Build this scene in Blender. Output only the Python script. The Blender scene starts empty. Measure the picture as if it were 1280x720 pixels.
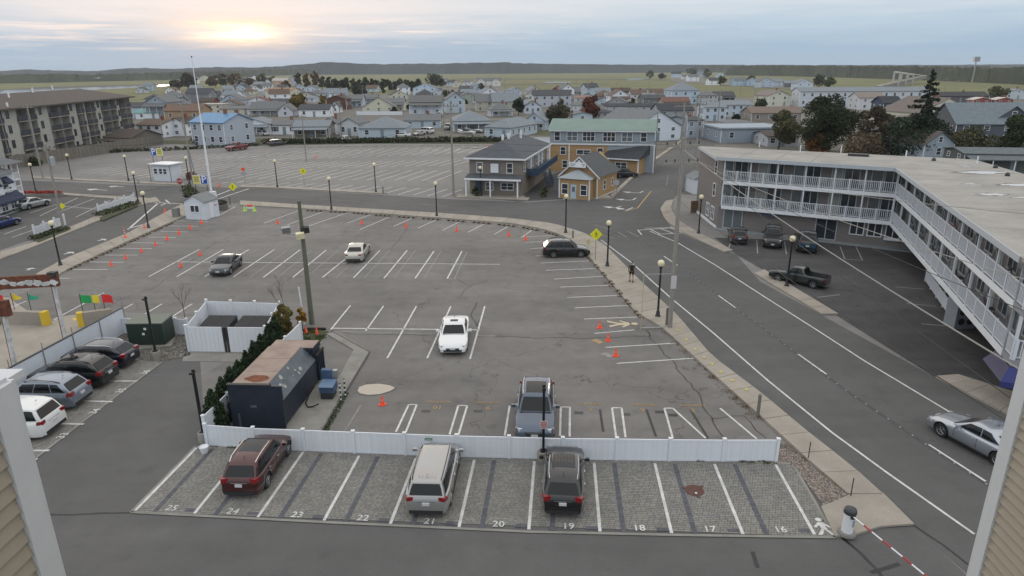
import bpy, bmesh, math, random
import numpy as np
from mathutils import Vector, Matrix
random.seed(7)
C = bpy.context.scene
COL = C.collection
R = math.radians
# ---------------------------------------------------------------- camera
F, HC = 835.0, 17.2
PITCH, ROLL = math.atan(274/835.0), -0.006
cam_d = bpy.data.cameras.new("camera")
cam = bpy.data.objects.new("camera", cam_d); COL.objects.link(cam)
cam_d.sensor_width = 36.0; cam_d.lens = 36.0*F/1280.0
cam_d.clip_start = 0.05; cam_d.clip_end = 20000
cp, sp = math.cos(PITCH), math.sin(PITCH)
fwd = Vector((0, cp, -sp)); up0 = Vector((0, sp, cp)); rt0 = Vector((1, 0, 0))
cr_, sr_ = math.cos(ROLL), math.sin(ROLL)
rt = rt0*cr_ + up0*sr_
upv = -rt0*sr_ + up0*cr_
cam.matrix_world = Matrix(((rt.x, upv.x, -fwd.x, 0), (rt.y, upv.y, -fwd.y, 0), (rt.z, upv.z, -fwd.z, HC), (0, 0, 0, 1)))
C.camera = cam
C.render.resolution_x, C.render.resolution_y = 1024, 576
def ray(px, py):
    return fwd + rt*((px-640)/F) - upv*((py-360)/F)
def g(px, py, z=0.0):
    """point of the plane at height z that the surveyed photo position shows"""
    d = ray(px, py); t = (z-HC)/d.z
    return Vector((d.x*t, d.y*t, z))
def hat(px, py, row, z0=0.0):
    """height of something standing at ground pixel px,py whose top reaches row"""
    p = g(px, py, z0); return rowz(p, row)-z0
def rowz(p, row):
    n = upv-fwd*((360-row)/F); return HC-(p.x*n.x+p.y*n.y)/n.z
def dist(p): return math.hypot(p.x, p.y)
# ---------------------------------------------------------------- world: hazy dusk overcast, sun behind thin cloud
_s = (fwd+rt*((297-640)/F)-upv*((41-360)/F)).normalized(); SUN_AZ = math.atan2(_s.x, _s.y); SUN_EL = math.asin(_s.z)
W = bpy.data.worlds.new("World"); C.world = W; W.use_nodes = True
nt = W.node_tree; N = nt.nodes; Lk = nt.links
for n in list(N): N.remove(n)
def nd(t, **k):
    n = N.new(t)
    for a, b in k.items(): setattr(n, a, b)
    return n
out = nd('ShaderNodeOutputWorld'); bg = nd('ShaderNodeBackground'); add = nd('ShaderNodeAddShader')
sky = nd('ShaderNodeTexSky', sky_type='NISHITA', sun_disc=False); sky.sun_elevation = SUN_EL; sky.sun_rotation = SUN_AZ
sky.dust_density = 2.0
bg2 = nd('ShaderNodeBackground'); bg2.inputs[1].default_value = 0.05
# the cloud deck lets about a quarter of the clear sky's light through
veil = nd('ShaderNodeVectorMath', operation='SCALE'); veil.inputs['Scale'].default_value = .06; Lk.new(sky.outputs[0], veil.inputs[0]); Lk.new(veil.outputs[0], bg2.inputs[0])
tc = nd('ShaderNodeTexCoord'); sep = nd('ShaderNodeSeparateXYZ'); Lk.new(tc.outputs['Generated'], sep.inputs[0])
def math_(op, a, b=None, c=None, clamp=False):
    n = nd('ShaderNodeMath', operation=op); n.use_clamp = clamp
    for i, v in enumerate((a, b, c)):
        if v is None: continue
        if isinstance(v, (int, float)): n.inputs[i].default_value = v
        else: Lk.new(v, n.inputs[i])
    return n.outputs[0]
def wramp(fac, stops):
    n = nd('ShaderNodeValToRGB'); e = n.color_ramp.elements
    while len(e) > 2: e.remove(e[0])
    for i, (p, c) in enumerate(stops):
        el = e[i] if i < 2 else e.new(p)
        el.position = p; el.color = (*c, 1)
    Lk.new(fac, n.inputs[0]); return n.outputs[0]
def wmix(fac, a, b, mode='MIX'):
    n = nd('ShaderNodeMix', data_type='RGBA', blend_type=mode)
    if isinstance(fac, (int, float)): n.inputs[0].default_value = fac
    else: Lk.new(fac, n.inputs[0])
    for i, v in ((6, a), (7, b)):
        if isinstance(v, tuple): n.inputs[i].default_value = (*v, 1)
        else: Lk.new(v, n.inputs[i])
    return n.outputs[2]
el = math_('MAXIMUM', sep.outputs[2], 0.0)
vm = nd('ShaderNodeVectorMath', operation='MULTIPLY'); Lk.new(tc.outputs['Generated'], vm.inputs[0]); vm.inputs[1].default_value = (7, 7, 95)
ns = nd('ShaderNodeTexNoise'); ns.inputs['Scale'].default_value = 1.0; ns.inputs['Detail'].default_value = 6; ns.inputs['Roughness'].default_value = .55
Lk.new(vm.outputs[0], ns.inputs['Vector'])
warp = math_('MULTIPLY_ADD', math_('SUBTRACT', ns.outputs[0], .5), 0.055, el)
base = wramp(math_('MULTIPLY', math_('MAXIMUM', warp, 0.0), 2.0),
             [(0.0, (.33, .45, .57)), (0.05, (.32, .44, .56)), (.10, (.41, .52, .62)), (.17, (.57, .63, .69)), (.40, (.74, .78, .82)), (1.0, (.95, .98, 1.0))])
sd = Vector((math.sin(SUN_AZ)*math.cos(SUN_EL), math.cos(SUN_AZ)*math.cos(SUN_EL), math.sin(SUN_EL)))
vs = nd('ShaderNodeVectorMath', operation='SUBTRACT'); Lk.new(tc.outputs['Generated'], vs.inputs[0]); vs.inputs[1].default_value = tuple(sd)
def glow(sx, sz, wob=0.0):
    m = nd('ShaderNodeVectorMath', operation='MULTIPLY'); Lk.new(vs.outputs[0], m.inputs[0]); m.inputs[1].default_value = (1/sx, 1/sx, 1/sz)
    l = nd('ShaderNodeVectorMath', operation='LENGTH'); Lk.new(m.outputs[0], l.inputs[0])
    v = l.outputs['Value']
    if wob: v = math_('MULTIPLY_ADD', math_('SUBTRACT', ns.outputs[0], .5), wob, v)
    return math_('EXPONENT', math_('MULTIPLY', math_('MULTIPLY', v, v), -1.0))
# warm veil over the upper left cloud deck, streaks of cloud, the sun glow
upm = math_('MULTIPLY', math_('SUBTRACT', warp, .028), 22.0, clamp=True)
c1 = wmix(math_('MULTIPLY', math_('MULTIPLY', glow(.34, .10), upm), .75), base, (.87, .765, .71))
vm2 = nd('ShaderNodeVectorMath', operation='MULTIPLY'); Lk.new(tc.outputs['Generated'], vm2.inputs[0]); vm2.inputs[1].default_value = (9, 9, 170)
ns2 = nd('ShaderNodeTexNoise'); ns2.inputs['Scale'].default_value = 1.0; ns2.inputs['Detail'].default_value = 5; Lk.new(vm2.outputs[0], ns2.inputs['Vector'])
st = wramp(ns2.outputs[0], [(.55, (0, 0, 0)), (.72, (1, 1, 1))])
c2 = wmix(math_('MULTIPLY', math_('MULTIPLY', st, glow(.42, .022)), .7), c1, (1.1, .86, .70))
c3 = wmix(math_('MULTIPLY', glow(.065, .017, 3.0), .85), c2, (1.08, .74, .50))
core = math_('MULTIPLY', glow(.044, .0075, 3.2), math_('MULTIPLY_ADD', ns2.outputs[0], 3.0, -.75, clamp=True))
c4 = wmix(core, c3, (2.4, 2.05, 1.5))
# higher up the cloud deck breaks into peach-lit banks toward the sun (the roofs and the puddle mirror them)
vm3 = nd('ShaderNodeVectorMath', operation='MULTIPLY'); Lk.new(tc.outputs['Generated'], vm3.inputs[0]); vm3.inputs[1].default_value = (3.2, 3.2, 9)
ns3 = nd('ShaderNodeTexNoise'); ns3.inputs['Scale'].default_value = 1.0; ns3.inputs['Detail'].default_value = 5; Lk.new(vm3.outputs[0], ns3.inputs['Vector'])
bank = wramp(ns3.outputs[0], [(.42, (0, 0, 0)), (.60, (1, 1, 1))])
hi_ = math_('MULTIPLY', math_('SUBTRACT', el, .10), 5.0, clamp=True)
tow = math_('MULTIPLY_ADD', sep.outputs[1], .8, .2, clamp=True)
c4 = wmix(math_('MULTIPLY', math_('MULTIPLY', bank, hi_), math_('MULTIPLY', tow, .85)), c4, (1.10, .90, .70))
Lk.new(c4, bg.inputs[0]); bg.inputs[1].default_value = 1.0
Lk.new(bg.outputs[0], add.inputs[0]); Lk.new(bg2.outputs[0], add.inputs[1]); Lk.new(add.outputs[0], out.inputs[0])
sl = bpy.data.lights.new("sun", 'SUN'); sl.energy = 0.5; sl.angle = R(12); sl.color = (1, .82, .66)
so = bpy.data.objects.new("sun", sl); COL.objects.link(so); so.location = (0, 0, 60)
so.rotation_euler = (-sd).to_track_quat('-Z', 'Y').to_euler()
C.view_settings.view_transform = 'Standard'; C.view_settings.look = 'None'; C.view_settings.gamma = 1; C.view_settings.exposure = 0.22
C.cycles.max_bounces = 5; C.cycles.diffuse_bounces = 2; C.cycles.glossy_bounces = 3; C.cycles.transmission_bounces = 3; C.cycles.volume_bounces = 0
# ---------------------------------------------------------------- materials
MATS = {}
def mat(name, col, rough=.7, metal=0, var=.0, scale=3.0, bump=0.0, bscale=30.0, coat=0, emit=0, spec=None, fine=0.0, stretch=None, objrand=0.0):
    if name in MATS: return MATS[name]
    m = bpy.data.materials.new(name); m.use_nodes = True; t = m.node_tree; b = t.nodes['Principled BSDF']
    b.inputs['Base Color'].default_value = (*col, 1); b.inputs['Roughness'].default_value = rough; b.inputs['Metallic'].default_value = metal
    if coat: b.inputs['Coat Weight'].default_value = coat; b.inputs['Coat Roughness'].default_value = .05
    if spec is not None: b.inputs['Specular IOR Level'].default_value = spec
    if emit: b.inputs['Emission Color'].default_value = (*col, 1); b.inputs['Emission Strength'].default_value = emit
    geo = t.nodes.new('ShaderNodeNewGeometry'); src = geo.outputs['Position']
    if stretch:
        v = t.nodes.new('ShaderNodeVectorMath'); v.operation = 'MULTIPLY'; v.inputs[1].default_value = stretch; t.links.new(src, v.inputs[0]); src = v.outputs[0]
    cur = None
    def tint(fac_sock, lo, hi, cur):
        mr = t.nodes.new('ShaderNodeMapRange'); mr.inputs[1].default_value = .3; mr.inputs[2].default_value = .7; mr.inputs[3].default_value = lo; mr.inputs[4].default_value = hi
        t.links.new(fac_sock, mr.inputs[0])
        x = t.nodes.new('ShaderNodeVectorMath'); x.operation = 'SCALE'
        if cur is None: x.inputs[0].default_value = col
        else: t.links.new(cur, x.inputs[0])
        t.links.new(mr.outputs[0], x.inputs['Scale']); return x.outputs[0]
    if var:
        n = t.nodes.new('ShaderNodeTexNoise'); n.inputs['Scale'].default_value = scale; n.inputs['Detail'].default_value = 5; n.inputs['Roughness'].default_value = .6; t.links.new(src, n.inputs['Vector'])
        cur = tint(n.outputs[0], 1-var, 1+var, cur)
    if fine:
        n = t.nodes.new('ShaderNodeTexNoise'); n.inputs['Scale'].default_value = scale*14; n.inputs['Detail'].default_value = 3; t.links.new(src, n.inputs['Vector'])
        cur = tint(n.outputs[0], 1-fine, 1+fine, cur)
    if objrand:
        oi = t.nodes.new('ShaderNodeObjectInfo'); x = t.nodes.new('ShaderNodeMapRange'); x.inputs[1].default_value = 0; x.inputs[2].default_value = 1; x.inputs[3].default_value = .3; x.inputs[4].default_value = .7
        t.links.new(oi.outputs['Random'], x.inputs[0]); cur = tint(x.outputs[0], 1-objrand, 1+objrand, cur)
    if cur is not None: t.links.new(cur, b.inputs['Base Color'])
    if bump:
        n = t.nodes.new('ShaderNodeTexNoise'); n.inputs['Scale'].default_value = bscale; n.inputs['Detail'].default_value = 4; t.links.new(src, n.inputs['Vector'])
        bp = t.nodes.new('ShaderNodeBump'); bp.inputs['Strength'].default_value = bump; bp.inputs['Distance'].default_value = .02; t.links.new(n.outputs[0], bp.inputs['Height']); t.links.new(bp.outputs[0], b.inputs['Normal'])
    MATS[name] = m; return m
def asphalt(name, col, patch=.12, crack=.5, rough=.88):
    """worn asphalt: broad tone patches, tyre polish streaks, aggregate grain and thin dark cracks"""
    m = bpy.data.materials.new(name); m.use_nodes = True; t = m.node_tree; b = t.nodes['Principled BSDF']; L = t.links.new
    b.inputs['Roughness'].default_value = rough; b.inputs['Specular IOR Level'].default_value = .3
    pos = t.nodes.new('ShaderNodeNewGeometry').outputs['Position']
    def noise(s, d, st=None, rg=.55):
        n = t.nodes.new('ShaderNodeTexNoise'); n.inputs['Scale'].default_value = s; n.inputs['Detail'].default_value = d; n.inputs['Roughness'].default_value = rg
        v = pos
        if st: k = t.nodes.new('ShaderNodeVectorMath'); k.operation = 'MULTIPLY'; k.inputs[1].default_value = st; L(pos, k.inputs[0]); v = k.outputs[0]
        L(v, n.inputs['Vector']); return n.outputs[0]
    def mr(s, a, b_, c, d):
        x = t.nodes.new('ShaderNodeMapRange'); L(s, x.inputs[0])
        for i, v in enumerate((a, b_, c, d)): x.inputs[i+1].default_value = v
        return x.outputs[0]
    def mul(a, b_):
        x = t.nodes.new('ShaderNodeMath'); x.operation = 'MULTIPLY'; L(a, x.inputs[0]); L(b_, x.inputs[1]); return x.outputs[0]
    f = mul(mr(noise(.09, 5), .3, .7, 1-patch, 1+patch), mr(noise(.9, 6, None, .65), .3, .7, 1-patch*.55, 1+patch*.55))
    f = mul(f, mr(noise(.35, 4, (.22, 1.6, 1)), .3, .7, 1-patch*.5, 1+patch*.5))
    f = mul(f, mr(noise(.75, 3), .60, .72, 1, .80 if crack > .2 else .9))
    f = mul(f, mr(noise(28, 2), .3, .7, .86, 1.14))
    v = t.nodes.new('ShaderNodeTexVoronoi'); v.feature = 'DISTANCE_TO_EDGE'; v.inputs['Scale'].default_value = .075
    wv = t.nodes.new('ShaderNodeVectorMath'); wv.operation = 'ADD'
    nn = t.nodes.new('ShaderNodeTexNoise'); nn.inputs['Scale'].default_value = .5; nn.inputs['Detail'].default_value = 4; L(pos, nn.inputs['Vector'])
    sc = t.nodes.new('ShaderNodeVectorMath'); sc.operation = 'SCALE'; sc.inputs['Scale'].default_value = 5.0; L(nn.outputs['Color'], sc.inputs[0]); L(pos, wv.inputs[0]); L(sc.outputs[0], wv.inputs[1]); L(wv.outputs[0], v.inputs['Vector'])
    ck = mr(v.outputs['Distance'], .0015, .004, 1-crack, 1)
    f = mul(f, ck)
    s = t.nodes.new('ShaderNodeVectorMath'); s.operation = 'SCALE'; s.inputs[0].default_value = col; L(f, s.inputs['Scale']); L(s.outputs[0], b.inputs['Base Color'])
    bp = t.nodes.new('ShaderNodeBump'); bp.inputs['Strength'].default_value = .35; bp.inputs['Distance'].default_value = .01; L(noise(60, 2), bp.inputs['Height']); L(bp.outputs[0], b.inputs['Normal'])
    MATS[name] = m; return m
M_LOT = asphalt('asphalt_lot', (.170, .161, .154), .19, .36)
M_DRIVE = asphalt('asphalt_drive', (.112, .109, .108), .13, .0)
M_ROAD = asphalt('asphalt_road', (.104, .102, .101), .14, .12)
M_BACK = asphalt('asphalt_back_lot', (.205, .197, .190), .12, .3)
M_MLOT = asphalt('asphalt_motel', (.074, .071, .073), .25, .3)
M_CONC = mat('concrete', (.31, .278, .238), .9, var=.14, scale=.6, fine=.05, bump=.15, bscale=12, objrand=.05)
M_CONC2 = mat('concrete_pad', (.235, .225, .205), .9, var=.2, scale=.7, fine=.06, bump=.2, bscale=14)
M_CURB = mat('kerb_granite', (.30, .28, .25), .85, var=.2, scale=1.2)
M_PAINT = mat('white_road_paint', (.55, .55, .54), .7, var=.22, scale=2.5, fine=.10)
M_FAINT = mat('worn_road_paint', (.245, .24, .235), .8, var=.3, scale=4, fine=.12)
M_YPAINT = mat('yellow_road_paint', (.50, .33, .10), .7, var=.2, scale=4)
M_OPAINT = mat('orange_stencil_paint', (.34, .235, .11), .8, var=.3, scale=9)
M_TAR = mat('tar_seal', (.020, .020, .022), .55, var=.3, scale=3)
M_VINYL = mat('white_vinyl', (.68, .71, .76), .45, var=.06, scale=1.1, bump=.05, bscale=3, stretch=(8, 8, .2))
M_WHITE = mat('white_trim', (.72, .74, .77), .55, var=.05, scale=1)
M_BLACKP = mat('black_powder_coat', (.012, .012, .013), .38)
M_GLOBE = mat('cream_globe', (.74, .68, .45), .25)
M_ORANGE = mat('cone_orange', (.85, .08, .025), .45, var=.1, scale=6)
M_WOOD = mat('weathered_pole_wood', (.27, .25, .225), .9, var=.25, scale=3, stretch=(6, 6, .5), bump=.3)
M_WOOD2 = mat('green_treated_pole_wood', (.125, .13, .095), .9, var=.25, scale=3, stretch=(6, 6, .5), bump=.3)
M_STEEL = mat('galvanised_steel', (.35, .36, .37), .45, metal=.7)
M_DARK = mat('dark_metal', (.03, .03, .033), .5)
M_RUBBER = mat('tyre_rubber', (.014, .014, .015), .8)
M_RIM = mat('alloy_rim', (.42, .43, .45), .3, metal=.85)
M_GLASS = mat('car_glass', (.006, .008, .010), .06, spec=.4)
M_WGLASS = mat('window_glass', (.035, .043, .055), .08, spec=.7)
M_WGLASS2 = mat('window_glass_curtain', (.12, .14, .155), .15, spec=.7)
M_RED = mat('tail_lens_red', (.20, .006, .009), .15, coat=.5)
M_LENS = mat('clear_headlamp', (.55, .57, .6), .1, metal=.3, coat=.5)
M_CHROME = mat('chrome', (.62, .63, .65), .12, metal=1)
M_PLATE = mat('number_plate', (.55, .56, .58), .4)
M_TRIM = mat('black_plastic', (.022, .022, .024), .6)
def paint(name, col, metal=.25, rough=.32): return mat(name, col, rough, metal=metal, coat=.9, var=.03, scale=2)
# ---------------------------------------------------------------- mesh helpers
class MB:
    def __init__(s): s.v = []; s.f = []
    def add(s, vs, fs):
        o = len(s.v); s.v += [tuple(v) for v in vs]; s.f += [tuple(i+o for i in f) for f in fs]; return s
    def box(s, c, d, rz=0, M=None):
        x, y, z = d[0]/2, d[1]/2, d[2]/2
        vs = [Vector((i, j, k)) for i in (-x, x) for j in (-y, y) for k in (-z, z)]
        if rz: rm = Matrix.Rotation(rz, 3, 'Z'); vs = [rm@v for v in vs]
        if M: vs = [M@v for v in vs]
        vs = [v+Vector(c) for v in vs]
        return s.add(vs, [(0, 1, 3, 2), (4, 6, 7, 5), (0, 4, 5, 1), (2, 3, 7, 6), (0, 2, 6, 4), (1, 5, 7, 3)])
    def bx(s, x0, x1, y0, y1, z0, z1): return s.box(((x0+x1)/2, (y0+y1)/2, (z0+z1)/2), (x1-x0, y1-y0, z1-z0))
    def prism(s, pts, z0, z1):
        n = len(pts); a = [(p[0], p[1], z0) for p in pts]; b = [(p[0], p[1], z1) for p in pts]
        ar = sum(pts[i][0]*pts[(i+1) % n][1]-pts[(i+1) % n][0]*pts[i][1] for i in range(n))
        if ar < 0: a.reverse(); b.reverse()
        return s.add(a+b, [tuple(range(n-1, -1, -1)), tuple(range(n, 2*n))]+[(i, (i+1) % n, n+(i+1) % n, n+i) for i in range(n)])
    def tube(s, p, q, r0, r1=None, n=8, cap=True):
        p, q = Vector(p), Vector(q); r1 = r0 if r1 is None else r1; d = (q-p).normalized()
        a = d.orthogonal().normalized(); b = d.cross(a); vs = []
        for P, r in ((p, r0), (q, r1)):
            for i in range(n):
                t = 2*math.pi*i/n; vs.append(P+a*math.cos(t)*r+b*math.sin(t)*r)
        fs = [(i, (i+1) % n, n+(i+1) % n, n+i) for i in range(n)]
        if cap: fs += [tuple(range(n-1, -1, -1)), tuple(range(n, 2*n))]
        return s.add(vs, fs)
    def path(s, pts, r, n=5):
        for a, b in zip(pts[:-1], pts[1:]): s.tube(a, b, r, r, n, False)
        return s
    def lathe(s, prof, c=(0, 0, 0), n=12, axis='z'):
        vs = []; m = len(prof)
        for r, z in prof:
            for i in range(n):
                t = 2*math.pi*i/n; x, y = r*math.cos(t), r*math.sin(t)
                v = (x, y, z) if axis == 'z' else (x, z, -y)
                vs.append((v[0]+c[0], v[1]+c[1], v[2]+c[2]))
        fs = [(j*n+i, j*n+(i+1) % n, (j+1)*n+(i+1) % n, (j+1)*n+i) for j in range(m-1) for i in range(n)]
        fs += [tuple(range(n-1, -1, -1)), tuple((m-1)*n+i for i in range(n))]
        return s.add(vs, fs)
    def build(s, name, material, parent=None, smooth=False, kind=None, loc=None, rz=0):
        me = bpy.data.meshes.new(name); me.from_pydata([tuple(v) for v in s.v], [], s.f); me.materials.append(material)
        if smooth:
            bm = bmesh.new(); bm.from_mesh(me); bmesh.ops.remove_doubles(bm, verts=bm.verts, dist=1e-4)
            for f in bm.faces: f.smooth = True
            for e in bm.edges:
                if len(e.link_faces) == 2 and e.calc_face_angle(0) > R(smooth if smooth is not True else 35): e.smooth = False
            bm.to_mesh(me); bm.free()
        me.update(); o = bpy.data.objects.new(name, me); COL.objects.link(o)
        if parent is not None: o.parent = parent
        if loc is not None: o.location = loc
        if rz: o.rotation_euler.z = rz
        if kind: o['kind'] = kind
        return o
def tag(o, label=None, cat=None, group=None, kind=None):
    if label: o['label'] = label
    if cat: o['category'] = cat
    if group: o['group'] = group
    if kind: o['kind'] = kind
    return o
def thing(name, label, cat, loc=(0, 0, 0), rz=0, group=None):
    o = bpy.data.objects.new(name, None); COL.objects.link(o); o.location = loc; o.rotation_euler = (0, 0, rz); o.empty_display_size = .3
    return tag(o, label, cat, group)
def inst(src, name=None, parent=None, loc=None, rz=None, scale=None):
    o = src.copy(); COL.objects.link(o); o.parent = parent
    if name: o.name = name
    if loc is not None: o.location = loc
    if rz is not None: o.rotation_euler = (0, 0, rz)
    if scale is not None: o.scale = scale
    return o
KIDS = {}
def kids(o): return [c for c in bpy.data.objects if c.parent is o]
def snapshot(o): return (o, [(c, snapshot(c)[1]) for c in kids(o)])
def dup(snap, parent=None):
    c = snap[0].copy(); COL.objects.link(c); c.parent = parent
    for s in snap[1]: dup(s, c)
    return c
def struct(name, mb, m, kind='structure'): o = mb.build(name, m); o['kind'] = kind; return o
def px(pts, z=0.0): return [g(a, b, z) for a, b in pts]
def sheet(name, pts, m, z, parent=None, kind='structure'):
    vs = [(p[0], p[1], z) for p in pts]; n = len(vs)
    ar = sum(vs[i][0]*vs[(i+1) % n][1]-vs[(i+1) % n][0]*vs[i][1] for i in range(n))
    if ar < 0: vs.reverse()
    b = MB().add(vs, [tuple(range(n))]); o = b.build(name, m, parent)
    if parent is None: o['kind'] = kind
    return o
def strip(a, b, w, z):
    a, b = Vector(a[:2]), Vector(b[:2]); d = (b-a).normalized(); n = Vector((-d.y, d.x))*w/2
    return [(*(a-n), z), (*(b-n), z), (*(b+n), z), (*(a+n), z)]
def line(parent, a, b, w=.10, z=.012, m=None, name='painted_line'):
    A, B = g(*a), g(*b); mb = MB().add(strip(A, B, w, z), [(0, 1, 2, 3)]); return mb.build(name, m or M_PAINT, parent)
def pathstrip(pts, w, z):
    mb = MB(); L = []; Rr = []
    for i, p in enumerate(pts):
        q = Vector(pts[min(i+1, len(pts)-1)][:2])-Vector(pts[max(i-1, 0)][:2]); q.normalize(); n = Vector((-q.y, q.x))*w/2
        L.append((p[0]+n.x, p[1]+n.y, z)); Rr.append((p[0]-n.x, p[1]-n.y, z))
    k = len(pts); mb.add(L+Rr, [(i, k+i, k+i+1, i+1) for i in range(k-1)]); return mb
def resample(pts, n):
    P = [Vector(p[:2]) for p in pts]; d = [0]
    for a, b in zip(P[:-1], P[1:]): d.append(d[-1]+(b-a).length)
    o = []
    for i in range(n+1):
        t = d[-1]*i/n; k = 0
        while k < len(d)-2 and d[k+1] < t: k += 1
        u = (t-d[k])/max(1e-6, d[k+1]-d[k]); o.append(P[k].lerp(P[k+1], u))
    return o
def crack(parent, pts, w=.06, z=.010, jit=.12, name='tar_crack'):
    P = px(pts); Q = []
    for a, b in zip(P[:-1], P[1:]):
        n = max(2, int((b-a).length/.5))
        for i in range(n): Q.append(a.lerp(b, i/n)+Vector((random.uniform(-jit, jit), random.uniform(-jit, jit), 0)))
    Q.append(P[-1]); return pathstrip(Q, w, z).build(name, M_TAR, parent)
def text(parent, s, p, size, m, rz=0, z=.013, name='painted_number', stencil=False, flat=True, rx=0, depth=0.0):
    cu = bpy.data.curves.new(name, 'FONT'); cu.body = s; cu.size = size; cu.align_x = 'CENTER'; cu.align_y = 'CENTER'; cu.resolution_u = 2; cu.offset = size*.012; cu.extrude = depth
    t = bpy.data.objects.new(name, cu); COL.objects.link(t); dg = bpy.context.evaluated_depsgraph_get()
    me = bpy.data.meshes.new_from_object(t.evaluated_get(dg)); bpy.data.objects.remove(t); me.materials.clear(); me.materials.append(m)
    o = bpy.data.objects.new(name, me); COL.objects.link(o); o.parent = parent
    o.location = (p[0], p[1], z) if flat else p; o.rotation_euler = (rx, 0, rz); return o

def scribble(par, c, w, h, rows_, m, rz=0):
    """lettering too small to read in the photo: short uneven strokes on the sign's face"""
    rnd = random.Random(int(w*100+h*10)); mb = MB(); rm = Matrix.Rotation(rz, 3, 'Z')
    for r in range(rows_):
        z = h/2-h*(r+.5)/rows_; x = -w/2
        while x < w/2-.02*w:
            s = rnd.uniform(.06, .13)*w; q = Vector((x+s/2, 0, z)); mb.box(Vector(c)+rm@q, (s*.8, .004, h/rows_*.55), rz); x += s*1.25
    o = mb.build('lettering', m, par); return o
# ================================================================ SETTING: ground, marsh, water, hills
M_MARSH = mat('marsh_grass', (.118, .120, .040), .95, var=.40, scale=.012, fine=.16, stretch=(1, 3.5, 1))
M_TOWN = mat('town_ground', (.135, .125, .105), .95, var=.28, scale=.10, fine=.1)
M_SCRUB = mat('grass_verge', (.055, .062, .028), .95, var=.4, scale=.8, fine=.3)
M_WATER = mat('water', (.05, .06, .07), .06, spec=1.0, bump=.05, bscale=.6)
M_MUD = mat('marsh_mud', (.055, .046, .036), .9, var=.2, scale=.05)
b = MB().add([(-6000, -60, -.40), (6000, -60, -.40), (6000, 9000, -.40), (-6000, 9000, -.40)], [(0, 1, 2, 3)])
struct('marsh_ground', b, M_MARSH)
def zsheet(name, pts, m, z, z2=None): return sheet(name, [g(a, b_, z) for a, b_ in pts], m, z)
def slab(name, pts, m, top, bot, kind='structure', parent=None):
    P = [g(a, b_, top) for a, b_ in pts]; o = MB().prism(P, bot, top).build(name, m, parent)
    if parent is None: o['kind'] = kind
    return o
# the town stands on a low bank over the marsh
slab('town_ground', [(-900, 250), (-350, 150), (150, 142), (205, 133), (222, 126), (232, 112), (340, 109), (420, 112), (430, 119), (520, 117), (530, 108), (620, 106), (640, 113), (700, 112), (770, 117), (835, 120), (860, 117), (935, 122), (1010, 126), (1280, 122), (1700, 135), (1900, 330), (1500, 800), (-400, 800)], M_TOWN, -.02, -1.2)
slab('town_ground', [(850, 103), (1000, 112), (1290, 122), (1280, 117), (1100, 113), (1010, 108), (930, 101), (850, 97), (838, 97), (838, 101)], M_TOWN, -.05, -1.0)
zsheet('marsh_river', [(-60, 122), (-60, 117.5), (0, 112.5), (60, 110.5), (130, 108.2), (212, 105.4), (213, 107), (200, 108.2), (150, 110.6), (70, 114.2), (20, 117)], M_WATER, -.37)
zsheet('marsh_river_mud', [(-80, 119), (-60, 115.5), (60, 108.6), (140, 106.3), (215, 104.3), (212, 105.5), (130, 108.3), (0, 112.8)], M_MUD, -.38)
zsheet('marsh_pond', [(783, 98.2), (800, 98.0), (812, 97.2), (803, 99.5), (786, 100.3)], M_WATER, -.37)
zsheet('marsh_creek', [(560, 98.5), (640, 98.3), (760, 98.6), (835, 99.5), (835, 100.6), (760, 100.0), (640, 99.6), (560, 99.4)], M_MUD, -.38)
zsheet('marsh_creek', [(600, 105.5), (690, 104.2), (760, 104.6), (760, 105.6), (690, 105.4), (600, 107)], M_MUD, -.38)
zsheet('marsh_creek', [(785, 111.5), (830, 112.6), (830, 115), (785, 113)], M_MUD, -.38)
zsheet('marsh_creek', [(680, 102.4), (715, 102.0), (712, 103.4), (682, 103.6)], M_WATER, -.37)
zsheet('marsh_road', [(450, 109.8), (520, 110.6), (600, 113.5), (700, 116), (700, 117), (600, 114.7), (520, 111.8), (450, 110.6)], M_CONC2, -.30)
M_FOREST = mat('far_forest', (.036, .044, .024), 1.0, var=.45, scale=.02, fine=.35, stretch=(1, 1, 3), bump=.5, bscale=.3)
M_HILL = mat('far_hill', (.020, .030, .034), 1.0, var=.35, scale=.006, fine=.3)
def ridge(name, pts, depth, m, jit, step, rows=7):
    """wooded rise: (px x, base row, top row) profile along its near foot, with a bumpy canopy"""
    rnd = random.Random(len(pts)*31+int(depth)); base = [g(a, b_, -.4) for a, b_, c in pts]; hts = [max(3.0, hat(a, b_, c, -.4)) for a, b_, c in pts]
    n = max(40, int(sum((q-p).length for p, q in zip(base[:-1], base[1:]))/step)); P = resample(base, n)
    L = [0]
    for p, q in zip(base[:-1], base[1:]): L.append(L[-1]+(Vector(q[:2])-Vector(p[:2])).length)
    vs = []; fs = []; cam2 = Vector((0, 0))
    for i, p in enumerate(P):
        t = L[-1]*i/n; k = 0
        while k < len(L)-2 and L[k+1] < t: k += 1
        u = (t-L[k])/max(1e-6, L[k+1]-L[k]); h = hts[k]*(1-u)+hts[k+1]*u; d = p.normalized()
        for r in range(rows):
            s = r/(rows-1); z = h*min(1, (s/.10))**.35*(1-.25*max(0, s-.35)) if s > 0 else -1.2
            q = p+d*(depth*s)+Vector((rnd.uniform(-1, 1), rnd.uniform(-1, 1)))*step*.4
            vs.append((q.x, q.y, z+(rnd.uniform(-jit, jit*.6) if s > 0 else 0)))
    for i in range(n):
        for r in range(rows-1):
            a = i*rows+r; fs.append((a, a+rows, a+rows+1, a+1))
    o = MB().add(vs, fs).build(name, m); o['kind'] = 'structure'; return o
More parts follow.
